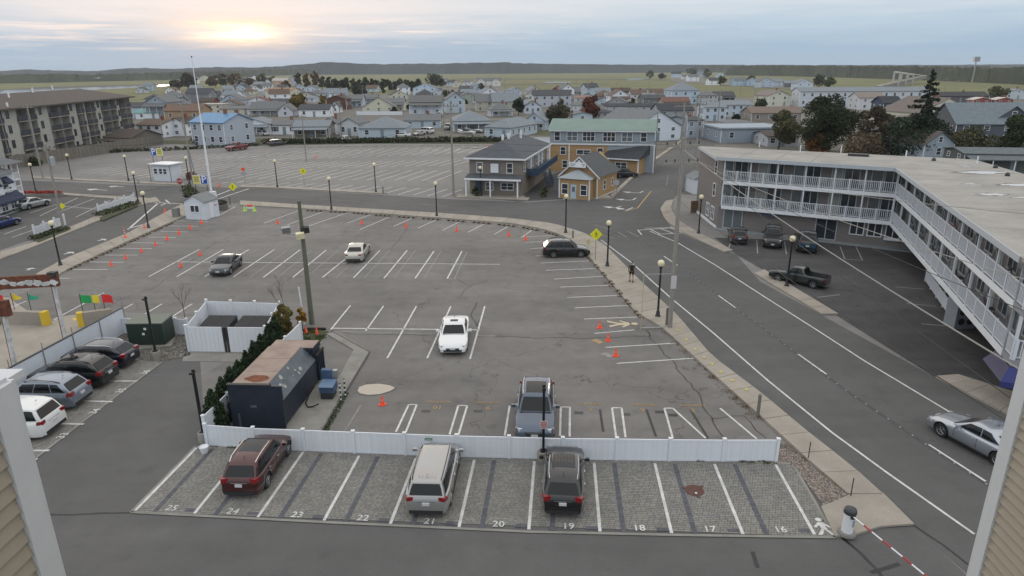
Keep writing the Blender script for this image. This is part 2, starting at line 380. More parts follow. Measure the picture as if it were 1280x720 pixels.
ridge('far_hills', [(-300, 97.6, 90), (0, 95.8, 89.6), (35, 95.6, 86.6), (70, 95.4, 88.2), (120, 95.1, 89), (150, 94.9, 86.2), (180, 94.8, 84.6), (210, 94.6, 86), (270, 94.2, 83.8), (300, 94.0, 84.2), (340, 93.8, 83.6), (380, 93.6, 80.2), (405, 93.4, 77.6), (430, 93.3, 77.9), (470, 93.0, 80), (560, 92.5, 79), (625, 92.1, 77.4), (655, 91.9, 79), (760, 91.3, 80.6), (900, 90.4, 81), (1100, 89.2, 81.5), (1500, 86.8, 79)], 700, M_HILL, 2.0, 22)
ridge('far_woods', [(-500, 112, 95), (0, 104.5, 93), (60, 103.4, 93), (110, 102.2, 93.5), (200, 100.2, 91), (280, 97, 88.6), (340, 94.5, 86.5), (420, 93, 85), (500, 92, 82), (560, 91, 80.4), (640, 90.2, 81), (700, 89.8, 80), (790, 90, 81), (900, 90.6, 81.5), (925, 91, 82)], 260, M_FOREST, 2.2, 9)
ridge('near_woods', [(905, 94.4, 91), (915, 94.4, 83.5), (940, 94.6, 82), (990, 95.4, 82), (1060, 97.3, 82.6), (1130, 99.6, 83.2), (1200, 102.3, 84.2), (1280, 106, 85), (1500, 116, 84)], 220, M_FOREST, 2.4, 5)
# ---------------------------------------------------------------- asphalt areas
base = MB().prism(px([(-500, 1200), (-500, 330), (-200, 262), (-60, 215), (30, 190), (150, 184), (200, 180), (330, 182), (470, 179), (620, 179), (640, 182), (700, 240), (790, 240), (1000, 250), (1500, 420), (1700, 1200)], 0), -.5, 0.0)
back_lot = struct('back_parking_lot', base, M_BACK)
main_lot = sheet('main_parking_lot', px([(60, 351), (86, 335), (150, 305), (232, 270), (300, 257), (381, 261), (480, 268), (560, 273), (640, 279), (703, 291), (727, 310), (765, 348), (803, 390), (840, 410), (885, 455), (948, 508), (1000, 550), (1000, 572), (973, 578), (800, 575), (258, 558), (250, 470), (378, 400), (232, 395), (157, 390), (100, 394), (-60, 410)]), M_LOT, .004)
drive = sheet('driveway', px([(258, 558), (250, 450), (340, 418), (232, 438), (200, 452), (100, 480), (-200, 560), (-400, 1100), (1500, 1100), (1250, 760), (1142, 655), (1050, 625), (970, 580), (800, 577)]), M_DRIVE, .006)
road = sheet('main_road', px([(-200, 222), (40, 226), (160, 231), (345, 236), (480, 244), (560, 249), (660, 253), (703, 250), (765, 249), (790, 238), (826, 246), (838, 285), (870, 300), (920, 318), (950, 352), (1027, 394), (1169, 472), (1260, 520), (1420, 600), (1420, 860), (1300, 800), (1142, 657), (1090, 622), (1040, 580), (985, 535), (930, 488), (875, 444), (835, 398), (795, 355), (752, 310), (730, 292), (690, 280), (640, 274), (560, 268), (480, 263), (381, 258), (300, 253), (215, 262), (160, 292), (80, 325), (45, 344), (-200, 450), (-200, 410), (0, 324), (178, 255), (194, 250), (60, 245), (-200, 240)]), M_ROAD, .008)
side = sheet('side_street', px([(765, 249), (800, 215), (838, 190), (868, 168), (884, 158), (885, 152), (878, 150), (893, 152), (910, 158), (899, 170), (880, 205), (870, 225), (840, 250), (826, 262), (790, 262)]), M_ROAD, .010)
motel_lot = sheet('motel_parking_lot', px([(893, 297), (1060, 303), (1128, 303), (1300, 420), (1300, 520), (1262, 492), (1195, 470), (1169, 472), (1045, 394), (960, 341), (920, 318)]), M_MLOT, .010)
bus_lot = sheet('booth_forecourt', px([(-100, 330), (0, 313), (120, 271), (190, 249), (170, 245), (75, 238), (30, 250), (-100, 262)]), M_MLOT if 0 else M_ROAD, .012)
orange_lot = sheet('storefront_forecourt', px([(583, 246), (560, 244), (650, 252), (703, 249), (762, 248), (800, 213), (770, 205), (700, 215)]), M_MLOT, .009)
# mini golf yard concrete
yard = sheet('concrete_yard', px([(-120, 378), (10, 372), (59, 405), (74, 397), (86, 394), (150, 392), (150, 392), (20, 470), (-120, 540)]), M_CONC, .012)
# ---------------------------------------------------------------- sidewalks made of slabs
def sidewalk(outer, inner, n, label=None, top=.13):
    A, B_ = resample(px(outer), n), resample(px(inner), n); par = MB()
    vs = [(*p, .02) for p in A]+[(*p, .02) for p in B_]; k = len(A)
    fs = [(i, i+1, k+i+1, k+i) for i in range(k-1)]
    par.add(vs, fs); o = par.build('sidewalk', M_TRIM if 0 else M_CONC2); o['kind'] = 'structure'
    for i in range(n):
        q = [A[i].lerp(A[i+1], .012), A[i].lerp(A[i+1], .988), B_[i].lerp(B_[i+1], .988), B_[i].lerp(B_[i+1], .012)]
        MB().prism(q, -.02, top+random.uniform(-.006, .006)).build('slab', M_CONC, o)
    return o
sw1 = sidewalk([(300, 251.5), (381, 257), (480, 263), (560, 268), (640, 274), (690, 280), (730, 292), (757, 308), (800, 352), (847, 396), (890, 447), (950, 492), (1007, 540), (1067, 587), (1103, 620)],
               [(300, 257), (381, 261.5), (480, 268), (560, 274), (640, 280), (678, 287), (703, 295), (727, 312), (760, 350), (795, 392), (827, 410), (872, 452), (937, 510), (970, 540), (1010, 577), (1060, 620)], 58)
sw2 = sidewalk([(45, 344), (80, 325), (160, 292.5), (207, 266), (228, 256)], [(66, 349), (86, 337), (150, 307), (222, 275), (246, 265)], 16)
sw3 = sidewalk([(-60, 340), (0, 316), (50, 302), (120, 271), (150, 257), (195, 247)], [(-60, 352), (0, 325), (33, 313), (125, 276), (178, 256), (200, 252)], 22)
sw4 = sidewalk([(832, 252), (825, 262), (832, 277), (855, 292), (905, 316)], [(842, 250), (838, 262), (848, 276), (868, 289), (916, 314)], 10)
sw5 = sidewalk([(943, 343), (1027, 394)], [(955, 338), (1048, 394)], 7)
sw6 = sidewalk([(1169, 472), (1260, 520), (1420, 600)], [(1197, 470), (1267, 492), (1430, 545)], 10)
sw7 = sidewalk([(75, 241.5), (140, 246), (195, 249)], [(75, 244), (140, 249), (195, 252)], 8)
sw8 = sidewalk([(40, 223), (160, 229), (230, 232)], [(40, 221), (160, 227), (230, 230)], 10)
sw9 = sidewalk([(300, 234.5), (345, 235.5), (480, 243), (484, 242)], [(300, 232.5), (345, 233.5), (480, 240.5), (484, 241)], 10)
sw10 = sidewalk([(703, 250), (765, 248), (800, 214), (840, 186), (868, 165)], [(705, 247), (761, 246), (797, 213), (837, 185), (865, 164)], 16)
sidewalk([(570, 247), (660, 251)], [(572, 243.5), (662, 248)], 6)
# gate apron
apron = struct('gate_apron', MB().prism(px([(1062, 620), (1103, 618), (1142, 657), (1100, 660), (1062, 672), (1043, 672), (1026, 635), (1040, 630)]), -.02, .10), M_CONC)
tank = None
# ---------------------------------------------------------------- markings
def L(par, *segs, w=.10, m=None, z=.016, name='painted_line'):
    for a, b_, c, d in segs: line(par, (a, b_), (c, d), w, z, m, name)
L(main_lot, (186, 346, 249, 312), (221, 346, 279, 312), (256, 346, 311, 312), (292, 346, 343, 312), (329, 347, 375, 312.5), (366, 347, 408, 312.5), (403, 347, 445, 313), (442, 347.5, 475, 313), (480, 348, 509, 313), (519, 348, 542.5, 314), (559, 348.5, 577.5, 314), w=.13)
for a in ((200, 343, 262, 312), (247, 345, 292, 317), (312, 347, 358, 314), (348, 346, 390, 313), (389, 342, 424, 312), (420, 347, 458, 313), (456, 347, 487, 313), (493, 347, 519.5, 313), (530, 348, 551.5, 314), (568, 349, 583.5, 315)): L(main_lot, a, w=.09, m=M_FAINT, z=.014)
L(main_lot, (220, 327.5, 625, 330.5), w=.12)
L(main_lot, (395, 435, 438, 382), (457, 414, 479.5, 382.5), (484, 448, 520.5, 383), (534, 448, 563.5, 383), (587.5, 449, 606, 383), (67, 400, 106, 379), (155, 386, 166, 380), (170, 399.5, 202.5, 380), (210, 399.5, 240, 380), (269, 387, 278, 380.5), (309, 387, 317.5, 381), (0, 390, 33, 376.5), (118, 372, 130, 366), w=.12)
L(main_lot, (416, 410.5, 600, 412.5), w=.14)
L(main_lot, (408, 414, 620, 420), w=.10, m=M_FAINT, z=.013)
L(main_lot, (330, 279, 376, 262.5), (359.5, 281, 405, 264.5), (386, 282.5, 434, 266), (434, 279, 462.5, 268.5), (450, 287, 490, 270), (492, 283, 516, 272.5), (522, 285.5, 546, 274.5), (553, 288, 576, 276.5), (585, 290.5, 607, 279), (618, 293, 639, 281), (652, 297, 668, 285.5), w=.12)
L(main_lot, (420, 287, 464, 269), (539, 287, 560, 276), (597, 292, 617, 281), (375, 285, 420, 267), w=.09, m=M_FAINT, z=.014)
L(main_lot, (652, 296, 711, 294), (657, 303, 684, 302), (663, 311, 679, 310), (670, 320, 683, 320), (676, 329, 742.5, 326), (683, 338, 752.5, 335.5), (692.5, 349, 764, 345), (700, 359, 775, 356.5), (709, 372, 787.5, 369), (719, 385, 796, 381.5), (730, 399, 812, 396), (743, 417, 793, 412.5), (757, 434.5, 847, 429), (771, 454.5, 867, 448), w=.11)
L(main_lot, (86, 337, 134, 337), (102, 327.5, 154.5, 328), (122, 319, 172, 319), (145, 310.5, 190, 311), (160, 303.5, 205, 304), (185, 296.5, 220, 297), (200, 289, 234, 290), (206, 282.5, 248, 283), (220, 276, 260, 277), (74, 348, 86, 348), w=.12)
L(main_lot, (495, 540, 511, 506), (511, 506, 521, 506), (521, 506, 507, 541), (562, 543.5, 573, 507), (573, 507, 584, 507.5), (584, 507.5, 573, 544), (631, 545, 637, 507.5), (700, 545, 701, 509), (701, 509, 712.5, 509), (712.5, 509, 712, 546), (770, 546, 765, 510), (765, 510, 777, 510), (777, 510, 782, 547), (841, 548, 830.5, 510.5), (830.5, 510.5, 841, 510.5), (841, 510.5, 882, 548), (900, 510.5, 946, 549), w=.11)
L(main_lot, (431, 539, 451, 507), w=.08, m=M_FAINT)
for a in ((750, 512, 754, 540), (808, 512, 820, 546), (863, 512, 885, 548)): L(main_lot, a, w=.13, m=M_TAR, z=.012, name='tar_patch')
for x, y in ((532, 514), (597, 514), (723, 516), (782, 518), (824, 515), (841, 519)):
    line(main_lot, (x-5, y), (x+6, y+.2), .28, .011, M_TAR if x > 800 else mat('asphalt_patch', (.07, .07, .075), .8, var=.2), 'asphalt_patch')
for i, (x, s) in enumerate(((547, '10'), (610, '9'), (739, '7'), (803, '6'), (866, '5'))):
    p = g(x, 502.5+(x-547)*.014); text(main_lot, 'RESERVED', p, .30, M_OPAINT, math.pi-.03, .02, 'stencilled_word')
    p = g(x, 509.5+(x-547)*.012); text(main_lot, s, p, .52, M_OPAINT, math.pi-.03, .02, 'stencilled_number')
for a, b_ in ((747, 427), (759, 444)):
    p = g(a, b_); MB().box((p.x, p.y, .015), (.75, .45, .004), rz=-.9).build('worn_stencil', M_OPAINT if a < 750 else M_FAINT, main_lot)
# walking figure stencil (large, near the orange cones)
def walker(par, c, ang, s, m):
    t = [(0, .95, .12), ]; mb = MB(); n = 10
    cs = [(math.cos(6.283*i/n)*.13, .98+math.sin(6.283*i/n)*.13) for i in range(n)]
    parts = [cs, [(-.10, .80), (.12, .80), (.13, .35), (-.09, .35)], [(-.09, .38), (.04, .38), (-.18, 0), (-.36, 0)], [(.0, .38), (.13, .38), (.34, .03), (.18, 0)],
             [(.10, .80), (.36, .52), (.29, .45), (.10, .62)], [(-.10, .80), (-.36, .50), (-.28, .45), (-.09, .62)]]
    ca, sa = math.cos(ang), math.sin(ang)
    for k, P in enumerate(parts):
        mb.add([(c[0]+s*(x*ca-(y-.5)*sa), c[1]+s*(x*sa+(y-.5)*ca), .017+k*.0005) for x, y in P], [tuple(range(len(P)))])
    return mb.build('walker_stencil', m, par)
walker(main_lot, g(777, 405), math.pi*.5+math.pi, 1.9, mat('beige_stencil_paint', (.50, .42, .30), .8))
crack(main_lot, [(640, 421), (700, 423), (740, 423), (780, 421), (812, 420), (808, 413), (815, 425), (840, 452), (870, 490), (885, 515), (895, 535), (905, 548)], .07)
crack(main_lot, [(885, 523), (930, 520), (945, 538), (958, 548)], .06)
crack(main_lot, [(190, 361), (205, 350), (240, 325), (262, 308), (300, 290), (320, 280)], .06); crack(main_lot, [(510, 286), (498, 300), (490, 311)], .08)
crack(main_lot, [(570, 349), (588, 357), (610, 350)], .06); crack(main_lot, [(597, 377), (590, 392), (595, 408), (600, 400)], .09)
crack(main_lot, [(573, 374), (580, 362), (590, 357)], .05)
crack(main_lot, [(405, 412), (450, 418), (540, 419), (640, 420.5)], .07)
crack(main_lot, [(408, 345), (413, 355)], .05); crack(main_lot, [(100, 400), (150, 375), (190, 360)], .05)
crack(main_lot, [(440, 275), (420, 310), (428, 312)], .03)
# main road lines
L(road, *[(a[0], a[1], b_[0], b_[1]) for a, b_ in zip([(751, 300), (790, 329), (840, 374), (890, 415), (960, 476), (1040, 541), (1110, 592)], [(790, 329), (840, 374), (890, 415), (960, 476), (1040, 541), (1110, 592), (1218, 668)])], w=.12)
L(road, *[(a[0], a[1], b_[0], b_[1]) for a, b_ in zip([(812, 289), (846, 303), (895, 332), (960, 374), (1020, 412), (1080, 451)], [(846, 303), (895, 332), (960, 374), (1020, 412), (1080, 451), (1180, 511)])], w=.12)
L(road, (1180, 511, 1290, 577), (830, 320.5, 847, 332), (898, 369.5, 919.5, 385), (998, 443, 1033, 468), (1161, 556, 1232, 602), w=.12)
pp = [(757, 290), (800, 305), (830, 319), (870, 347), (920, 386), (960, 415), (1000, 446), (1060, 490), (1110, 524), (1165, 561), (1240, 610), (1300, 650)]
tar = pathstrip(px(pp), .24, .011).build('tar_band', mat('tar_band', (.062, .062, .065), .7, var=.2), road)
for p in resample(px(pp), 62):
    MB().box((*p, .016), (.12, .07, .02), rz=1.0).build('lane_marker', MATS.get('marker_grey') or mat('marker_grey', (.28, .28, .27), .7), road)
L(road, (797, 287.5, 802, 293.5), (806, 285.5, 845, 284.5), (822, 293, 862, 291), (797, 288, 838, 285), (812, 286.5, 826, 293), (826, 286, 842, 292), (838, 285, 856, 291.5), w=.14)
L(road, (743, 281, 764, 287), (752, 294, 768, 298), (772, 290, 784, 297), (784, 289, 798, 296), w=.11, m=M_FAINT)
L(road, (60, 240, 140, 240), (230, 246, 300, 249), (345, 246, 380, 248), (400, 249, 450, 252), (520, 255, 560, 258), w=.09, m=M_FAINT)
L(road, (200, 249, 560, 268.8), w=.07, m=M_FAINT)
def arrow(par, p, q, w=.5, m=None):
    A, B_ = g(*p), g(*q); d = (B_-A); l = d.length; d.normalize(); n = Vector((-d.y, d.x, 0)); mb = MB()
    P = [A-n*.12, A+d*(l*.6)-n*.12, A+d*(l*.6)-n*w, B_, A+d*(l*.6)+n*w, A+d*(l*.6)+n*.12, A+n*.12]
    mb.add([(v.x, v.y, .021) for v in P], [tuple(range(7))]); return mb.build('painted_arrow', m or M_PAINT, par)
arrow(road, (134, 238), (108, 236.5), .75); arrow(road, (155, 233.6), (136, 233), .7); arrow(road, (122, 301), (133, 299), .7); arrow(road, (80, 318), (92, 315), .7); arrow(road, (34, 338), (41, 335), .5)
def carrow(par, pts, m=None):
    P = px(pts); o = pathstrip([(p.x, p.y) for p in P], .22, .021); q = P[-1]; d = (P[-1]-P[-2]).normalized(); n = Vector((-d.y, d.x, 0))
    v = [q-n*.55, q+d*1.2, q+n*.55]; o.add([(a.x, a.y, .022) for a in v], [(0, 1, 2)]); return o.build('painted_arrow', m or M_PAINT, par)
carrow(side, [(804, 239), (800, 241), (793, 241.2), (787, 240.6)]); carrow(side, [(795, 247.6), (791, 250), (785, 250.4), (779, 249.8)])
carrow(side, [(776, 258), (770, 260), (764, 259.4)]); carrow(side, [(791, 259.6), (783, 263), (777, 261.5)])
L(side, (814, 239, 797, 260), (797, 260, 781, 264.5), w=.12, m=M_YPAINT, z=.02)
L(side, (835, 219, 833, 232), w=.08, m=M_FAINT, z=.02)
L(motel_lot, (946, 300.5, 947, 317), (980.5, 302, 983, 318), (1050, 308, 1056, 324), (1070, 308.5, 1078, 325.5), (913, 304, 911, 310), (1056, 324, 1078, 325.5), (1120, 359, 1155, 361.5), (1133, 379.5, 1170, 383), (1020, 372, 1050, 368.5), (1152, 405, 1190, 408), w=.09, z=.016, m=mat('grey_line_paint', (.30, .30, .30), .8))
L(bus_lot, (5, 293, 33, 283), (15, 297, 42, 287.5), (37, 266.5, 75, 254), (50, 270, 97, 247.5), (72, 266, 118, 248.5), (95, 271.5, 138, 250.5), (70, 257, 125, 262), (0, 264, 20, 258), w=.1, z=.018)
# white hatching near the booth
L(road, (187, 253, 228, 255), (196, 250, 198, 254.5), (207, 250, 213, 255), (201, 257, 207, 254.5), (200, 252, 160, 287), (268, 245.5, 288, 237.5), (269, 250, 311, 236), (296, 228.5, 305, 226), (278, 229, 286, 228), (160, 286, 182, 280), w=.22)
L(main_lot, (271, 271, 294, 258.5), w=.14)
# back lot rows
def rows(a0, a1, b0, b1, n, w=.19):
    A0, A1, B0, B1 = g(*a0), g(*a1), g(*b0), g(*b1)
    for i in range(n+1):
        t = i/n; p, q = A0.lerp(B0, t), A1.lerp(B1, t)
        MB().add(strip(p, q, w, .006), [(0, 1, 2, 3)]).build('painted_line', MB_LINE, back_lot)
MB_LINE = mat('worn_white_line', (.50, .495, .48), .8, var=.25, scale=1.5)
rows((215, 205), (262, 197), (640, 189), (652, 184), 28)
rows((190, 213), (250, 204), (566, 207), (590, 200), 24)
rows((160, 222), (226, 211), (545, 226), (578, 213), 23)
rows((300, 232), (332, 227), (553, 246), (577, 237), 15)
rows((80, 216), (140, 209), (200, 222), (245, 212), 8)
rows((180, 200), (230, 193), (330, 196), (350, 191), 9); rows((350, 193), (375, 188), (600, 187), (610, 183), 16)
# edge kerb stones round the back lot
for i in range(26):
    t = i/26; a = g(330+t*300, 184-2.2*t+.2); MB().box((a.x, a.y, .08), (1.6, .18, .16), rz=0).build('parking_stop', M_CONC, back_lot)
sheet('grass_verge', px([(-60, 212), (30, 191), (150, 184), (200, 180), (330, 182), (470, 179.5), (625, 180), (655, 188), (640, 176), (600, 172), (330, 173), (200, 176), (100, 184), (-60, 205)]), M_SCRUB, .03)
sheet('grass_verge', px([(655, 167), (690, 170), (690, 163), (672, 158), (652, 166), (636, 172), (640, 178)]), mat('lawn', (.075, .085, .03), .95, var=.3, scale=.5), .03)
# ================================================================ PAVED BAYS (real pavers)
def paver_mat(name):
    m = bpy.data.materials.new(name); m.use_nodes = True; t = m.node_tree; b = t.nodes['Principled BSDF']; b.inputs['Roughness'].default_value = .88
    a = t.nodes.new('ShaderNodeAttribute'); a.attribute_name = 'tone'; n = t.nodes.new('ShaderNodeTexNoise'); n.inputs['Scale'].default_value = 1.1; n.inputs['Detail'].default_value = 5
    geo = t.nodes.new('ShaderNodeNewGeometry'); t.links.new(geo.outputs['Position'], n.inputs['Vector'])
    r = t.nodes.new('ShaderNodeMapRange'); r.inputs[1].default_value = .3; r.inputs[2].default_value = .7; r.inputs[3].default_value = .91; r.inputs[4].default_value = 1.09; t.links.new(n.outputs[0], r.inputs[0])
    s = t.nodes.new('ShaderNodeVectorMath'); s.operation = 'SCALE'; t.links.new(a.outputs['Color'], s.inputs[0]); t.links.new(r.outputs[0], s.inputs['Scale']); t.links.new(s.outputs[0], b.inputs['Base Color'])
    bp = t.nodes.new('ShaderNodeBump'); bp.inputs['Strength'].default_value = .3; n2 = t.nodes.new('ShaderNodeTexNoise'); n2.inputs['Scale'].default_value = 50; t.links.new(geo.outputs['Position'], n2.inputs['Vector']); bp.inputs['Distance'].default_value = .01
    t.links.new(n2.outputs[0], bp.inputs['Height']); t.links.new(bp.outputs[0], b.inputs['Normal']); return m
M_PAVER = paver_mat('paver')
def paved(quad, name, lines=(), dark=()):
    """quad: ground corners near-left, near-right, far-right, far-left; lines / dark bands as world segments coloured into single pavers"""
    A, B_, Cc, D = [Vector(q[:2]) for q in quad]
    ax = (B_-A).normalized(); ay = Vector((-ax.y, ax.x)); rnd = random.Random(5)
    xs = [(p-A).dot(ax) for p in (A, B_, Cc, D)]; ys = [(p-A).dot(ay) for p in (A, B_, Cc, D)]
    bed = sheet(name, [A, B_, Cc, D], mat('paver_joint_sand', (.075, .073, .067), .95), .012)
    def inside(p):
        for a, b in ((A, B_), (B_, Cc), (Cc, D), (D, A)):
            if (b.x-a.x)*(p.y-a.y)-(b.y-a.y)*(p.x-a.x) < -.0: return False
        return True
    vs, fs, cols = [], [], []
    u = .115; y = min(ys); r = 0
    def seg(p, a, b, w):
        d = (b-a); l = d.length; d.normalize(); t = (p-a).dot(d); return -.05 < t < l+.05 and abs((p-a).x*d.y-(p-a).y*d.x) < w
    while y < max(ys):
        x = min(xs)-(r % 3)*u*.66
        while x < max(xs):
            w = u*2 if rnd.random() < .72 else u
            x0, x1, y0, y1 = x+.008, x+w-.008, y+.008, y+u-.008; c = A+ax*((x0+x1)/2)+ay*((y0+y1)/2)
            if inside(c):
                z = .034+rnd.uniform(-.002, .002); o = len(vs)
                P = [A+ax*i+ay*j for i, j in ((x0, y0), (x1, y0), (x1, y1), (x0, y1))]
                vs += [(q.x, q.y, .010) for q in P]+[(q.x, q.y, z) for q in P]
                fs += [(o+4, o+5, o+6, o+7), (o, o+1, o+5, o+4), (o+1, o+2, o+6, o+5), (o+2, o+3, o+7, o+6), (o+3, o, o+4, o+7)]
                k = rnd.uniform(.89, 1.10); h = rnd.random()
                col = (.222*k, .213*k, .193*k) if h < .65 else (.195*k, .191*k, .183*k)
                cols += [col]*5
            x += w
        y += u; r += 1
    for a, b in dark:
        d = b-a; l = d.length; d.normalize(); nn = Vector((-d.y, d.x)); m_ = max(1, round(l/.115))
        for i in range(m_):
            k = rnd.uniform(.85, 1.15); p, q = a+d*(l*i/m_+.004), a+d*(l*(i+1)/m_-.004); P = [p-nn*.10, q-nn*.10, q+nn*.10, p+nn*.10]; o = len(vs)
            vs += [(v.x, v.y, .010) for v in P]+[(v.x, v.y, .041) for v in P]; fs += [(o+4, o+5, o+6, o+7), (o, o+1, o+5, o+4), (o+1, o+2, o+6, o+5), (o+2, o+3, o+7, o+6), (o+3, o, o+4, o+7)]; cols += [(.095*k, .097*k, .112*k)]*5
    me = bpy.data.meshes.new('pavers'); me.from_pydata(vs, [], fs); me.materials.append(M_PAVER)
    at = me.color_attributes.new('tone', 'FLOAT_COLOR', 'CORNER'); arr = np.ones((len(me.loops), 4), 'f'); li = 0
    arr[:, :3] = np.repeat(np.array(cols), 4, axis=0); at.data.foreach_set('color', arr.ravel())
    o = bpy.data.objects.new('pavers', me); COL.objects.link(o); o.parent = bed; o['kind'] = 'stuff'
    for a, b in lines: MB().add(strip(a, b, .13, .042), [(0, 1, 2, 3)]).build('painted_line', M_PAINT, bed)
    return bed
BT = [(169.5, 639, 246, 560.5), (243, 643, 307, 563.5), (322.5, 647.5, 379, 566), (405, 651.7, 449, 570.5), (488, 655.7, 520, 573.5), (573.7, 660, 593, 575.5), (661, 663, 668, 577.5), (750, 665.5, 742.7, 579.5), (839.5, 667.5, 818.5, 580), (928.7, 668.7, 893, 581), (1018, 669, 969.5, 581.7)]
q4 = [g(166, 640.5), g(1043, 672), g(990, 579), g(245, 558)]
lines = []; dark = []
for i, (a, b_, c, d) in enumerate(BT):
    P, Q = g(a, b_).xy, g(c, d).xy; lines.append((P, Q))
    if i:
        P0, Q0 = g(*BT[i-1][:2]).xy, g(*BT[i-1][2:]).xy
        dark.append((P0.lerp(P, .33), Q0.lerp(Q, .33))); a = P0.lerp(P, .80); q = P0.lerp(P, .97); d = (Q-P).normalized()*.22; dark.append((a+d, q+d))
bays = paved(q4, 'paved_bays', lines, dark)
for i, n in enumerate(('25', '24', '23', '22', '21', '20', '19', '18', '17', '16')):
    P0, P1 = g(*BT[i][:2]).xy, g(*BT[i+1][:2]).xy; d = (P1-P0).normalized(); p = P0.lerp(P1, .56)+Vector((-d.y, d.x))*.26
    text(bays, n, p, .50, M_PAINT, math.atan2(d.y, d.x), .046, 'stall_number')
walker(bays, g(1028, 660), -.05, .95, M_PAINT); [setattr(k, 'location', (0, 0, .03)) for k in kids(bays) if k.name.startswith('walker')]
kb = pathstrip([g(164, 641), g(405, 653.5), g(661, 665.5), g(840, 669.5), g(1044, 672.5)], .14, .040); kb.build('edge_course', M_CONC2, bays)
pathstrip([g(245, 558.5), g(164, 641)], .14, .040).build('edge_course', M_CONC2, bays); pathstrip([g(245, 559), g(990, 580)], .14, .040).build('edge_course', M_CONC2, bays)
pathstrip([g(990, 579), g(1044, 672.5)], .14, .040).build('edge_course', M_CONC2, bays)
mh = MB().lathe([(.40, .03), (.40, .05), (.37, .052), (.36, .047)], g(868, 614), 28).build('manhole_cover', mat('rusty_iron', (.10, .045, .035), .75, var=.3, scale=8), bays)
for a in range(3): MB().box((*(g(868, 614).xy+Vector((math.cos(a*2.1+.6), math.sin(a*2.1+.6)))*.42), .046), (.22, .12, .02), rz=a*2.1+.6).build('cover_tab', MATS['rusty_iron'], mh)
MB().lathe([(.05, .05), (.05, .056)], g(870, 617.5), 10).build('cover_plug', M_WHITE, mh)
# left bays
lq = [g(-90, 690), g(202, 453), g(168, 452), g(-200, 560)]
ll = [((148, 477), (172, 477)), ((112, 502), (141, 503)), ((78, 530.5), (105, 531)), ((30, 564), (62, 564))]
lines = []
for a, b_ in ll:
    P, Q = g(*a).xy, g(*b_).xy; d = (Q-P).normalized(); lines.append((Q-d*5, Q))
left_bays = paved([g(-60, 655), g(203, 453), g(70, 445), g(-180, 560)], 'paved_bays', lines)
e0, e1 = g(203, 453), g(-60, 655)
pathstrip([e0, g(130, 507), e1], .13, .040).build('edge_course', M_CONC2, left_bays)
ed = (g(203, 453)-g(70, 560)).xy; ang = math.atan2(ed.y, ed.x)
for s, (a, b_) in zip(('36', '35', '34', '33', '32'), ((182, 466), (152, 489), (119, 515), (79, 545.5), (38, 578))):
    text(left_bays, s, g(a, b_), .58, M_PAINT, ang, .046, 'stall_number')
crack(drive, [(50, 643), (90, 643.5), (125, 642), (163, 641)], .10, .012, .02); crack(drive, [(1053, 672), (1075, 690), (1095, 712), (1110, 730)], .13, .012, .03)
crack(drive, [(1088, 716), (1124, 705)], .16, .014, .02); crack(drive, [(941, 690), (947, 710)], .16, .012, .01); crack(drive, [(1142, 657), (1180, 682), (1210, 706)], .10, .014, .02)
crack(drive, [(1100, 660), (1142, 657)], .05, .014, .02)
# ================================================================ VINYL FENCES
def vinyl_fence(label, pts, h, heads=True, cat='fence', group=None, lattice=False, pick=False):
    """pts: world xy of the posts; a panel with rails between each pair"""
    o = thing('picket_fence' if pick else 'vinyl_fence', label, cat, (pts[0][0], pts[0][1], 0), 0, group); O = Vector((pts[0][0], pts[0][1], 0))
    P = [Vector((p[0], p[1], 0))-O for p in pts]
    for p in P:
        a = MB().box((p.x, p.y, (h+.06)/2), (.13, .13, h+.06)).build('post', M_VINYL, o)
        c = MB(); c.box((p.x, p.y, h+.075), (.17, .17, .035)); c.add([(p.x-.07, p.y-.07, h+.09), (p.x+.07, p.y-.07, h+.09), (p.x+.07, p.y+.07, h+.09), (p.x-.07, p.y+.07, h+.09), (p.x, p.y, h+.14)], [(0, 1, 4), (1, 2, 4), (2, 3, 4), (3, 0, 4)]); c.build('post_cap', M_WHITE, a)
    for p, q in zip(P[:-1], P[1:]):
        d = q-p; l = d.length-.13; m = (p+q)/2; rz = math.atan2(d.y, d.x)
        if l < .05: continue
        rm = Matrix.Rotation(rz, 3, 'Z')
        if pick:
            n = max(2, int(l/.16))
            for z in (.25, h-.30): MB().box((m.x, m.y, z), (l, .04, .09), rz).build('rail', M_VINYL, o)
            mb = MB()
            for i in range(n):
                t = -l/2+l*(i+.5)/n; c = m+rm@Vector((t, 0, 0)); hh = h-.22*(1-abs(2*(i+.5)/n-1)**1.6)
                mb.box((c.x, c.y, hh/2+.05), (.09, .025, hh-.05), rz)
            mb.build('pickets', M_VINYL, o, kind='stuff'); continue
        n = max(1, round(l/.29)); mb = MB()
        for i in range(n):
            t = -l/2+l*(i+.5)/n; c = m+rm@Vector((t, 0, 0)); mb.box((c.x, c.y, h/2), (l/n-.008, .035, h-.16), rz)
        mb.box((m.x, m.y, h/2), (l, .022, h-.18), rz); mb.build('panel', M_VINYL, o)
        for z in (.09, h-.055): MB().box((m.x, m.y, z), (l, .055, .11), rz).build('rail', M_VINYL, o)
    return o
fp = [(260, 557), (319.5, 561.5), (381.5, 564), (443.5, 566.5), (507, 569), (571.5, 571.5), (636.5, 573), (703, 575), (770, 575.5), (836, 576.5), (903, 577), (969.5, 577)]
vinyl_fence('long white vinyl fence behind the numbered paver bays', px(fp), 1.13)
lp = [(258.5, 556)]
A, B_ = g(258.5, 556), g(378, 430)
vinyl_fence('white vinyl fence running back behind the navy compactor container', [A.lerp(B_, t) for t in (.005, .20, .40, .60, .80, 1)], 1.5)
M_WALLV = mat('bluish_white_wall', (.60, .65, .72), .6, var=.06, scale=.8)
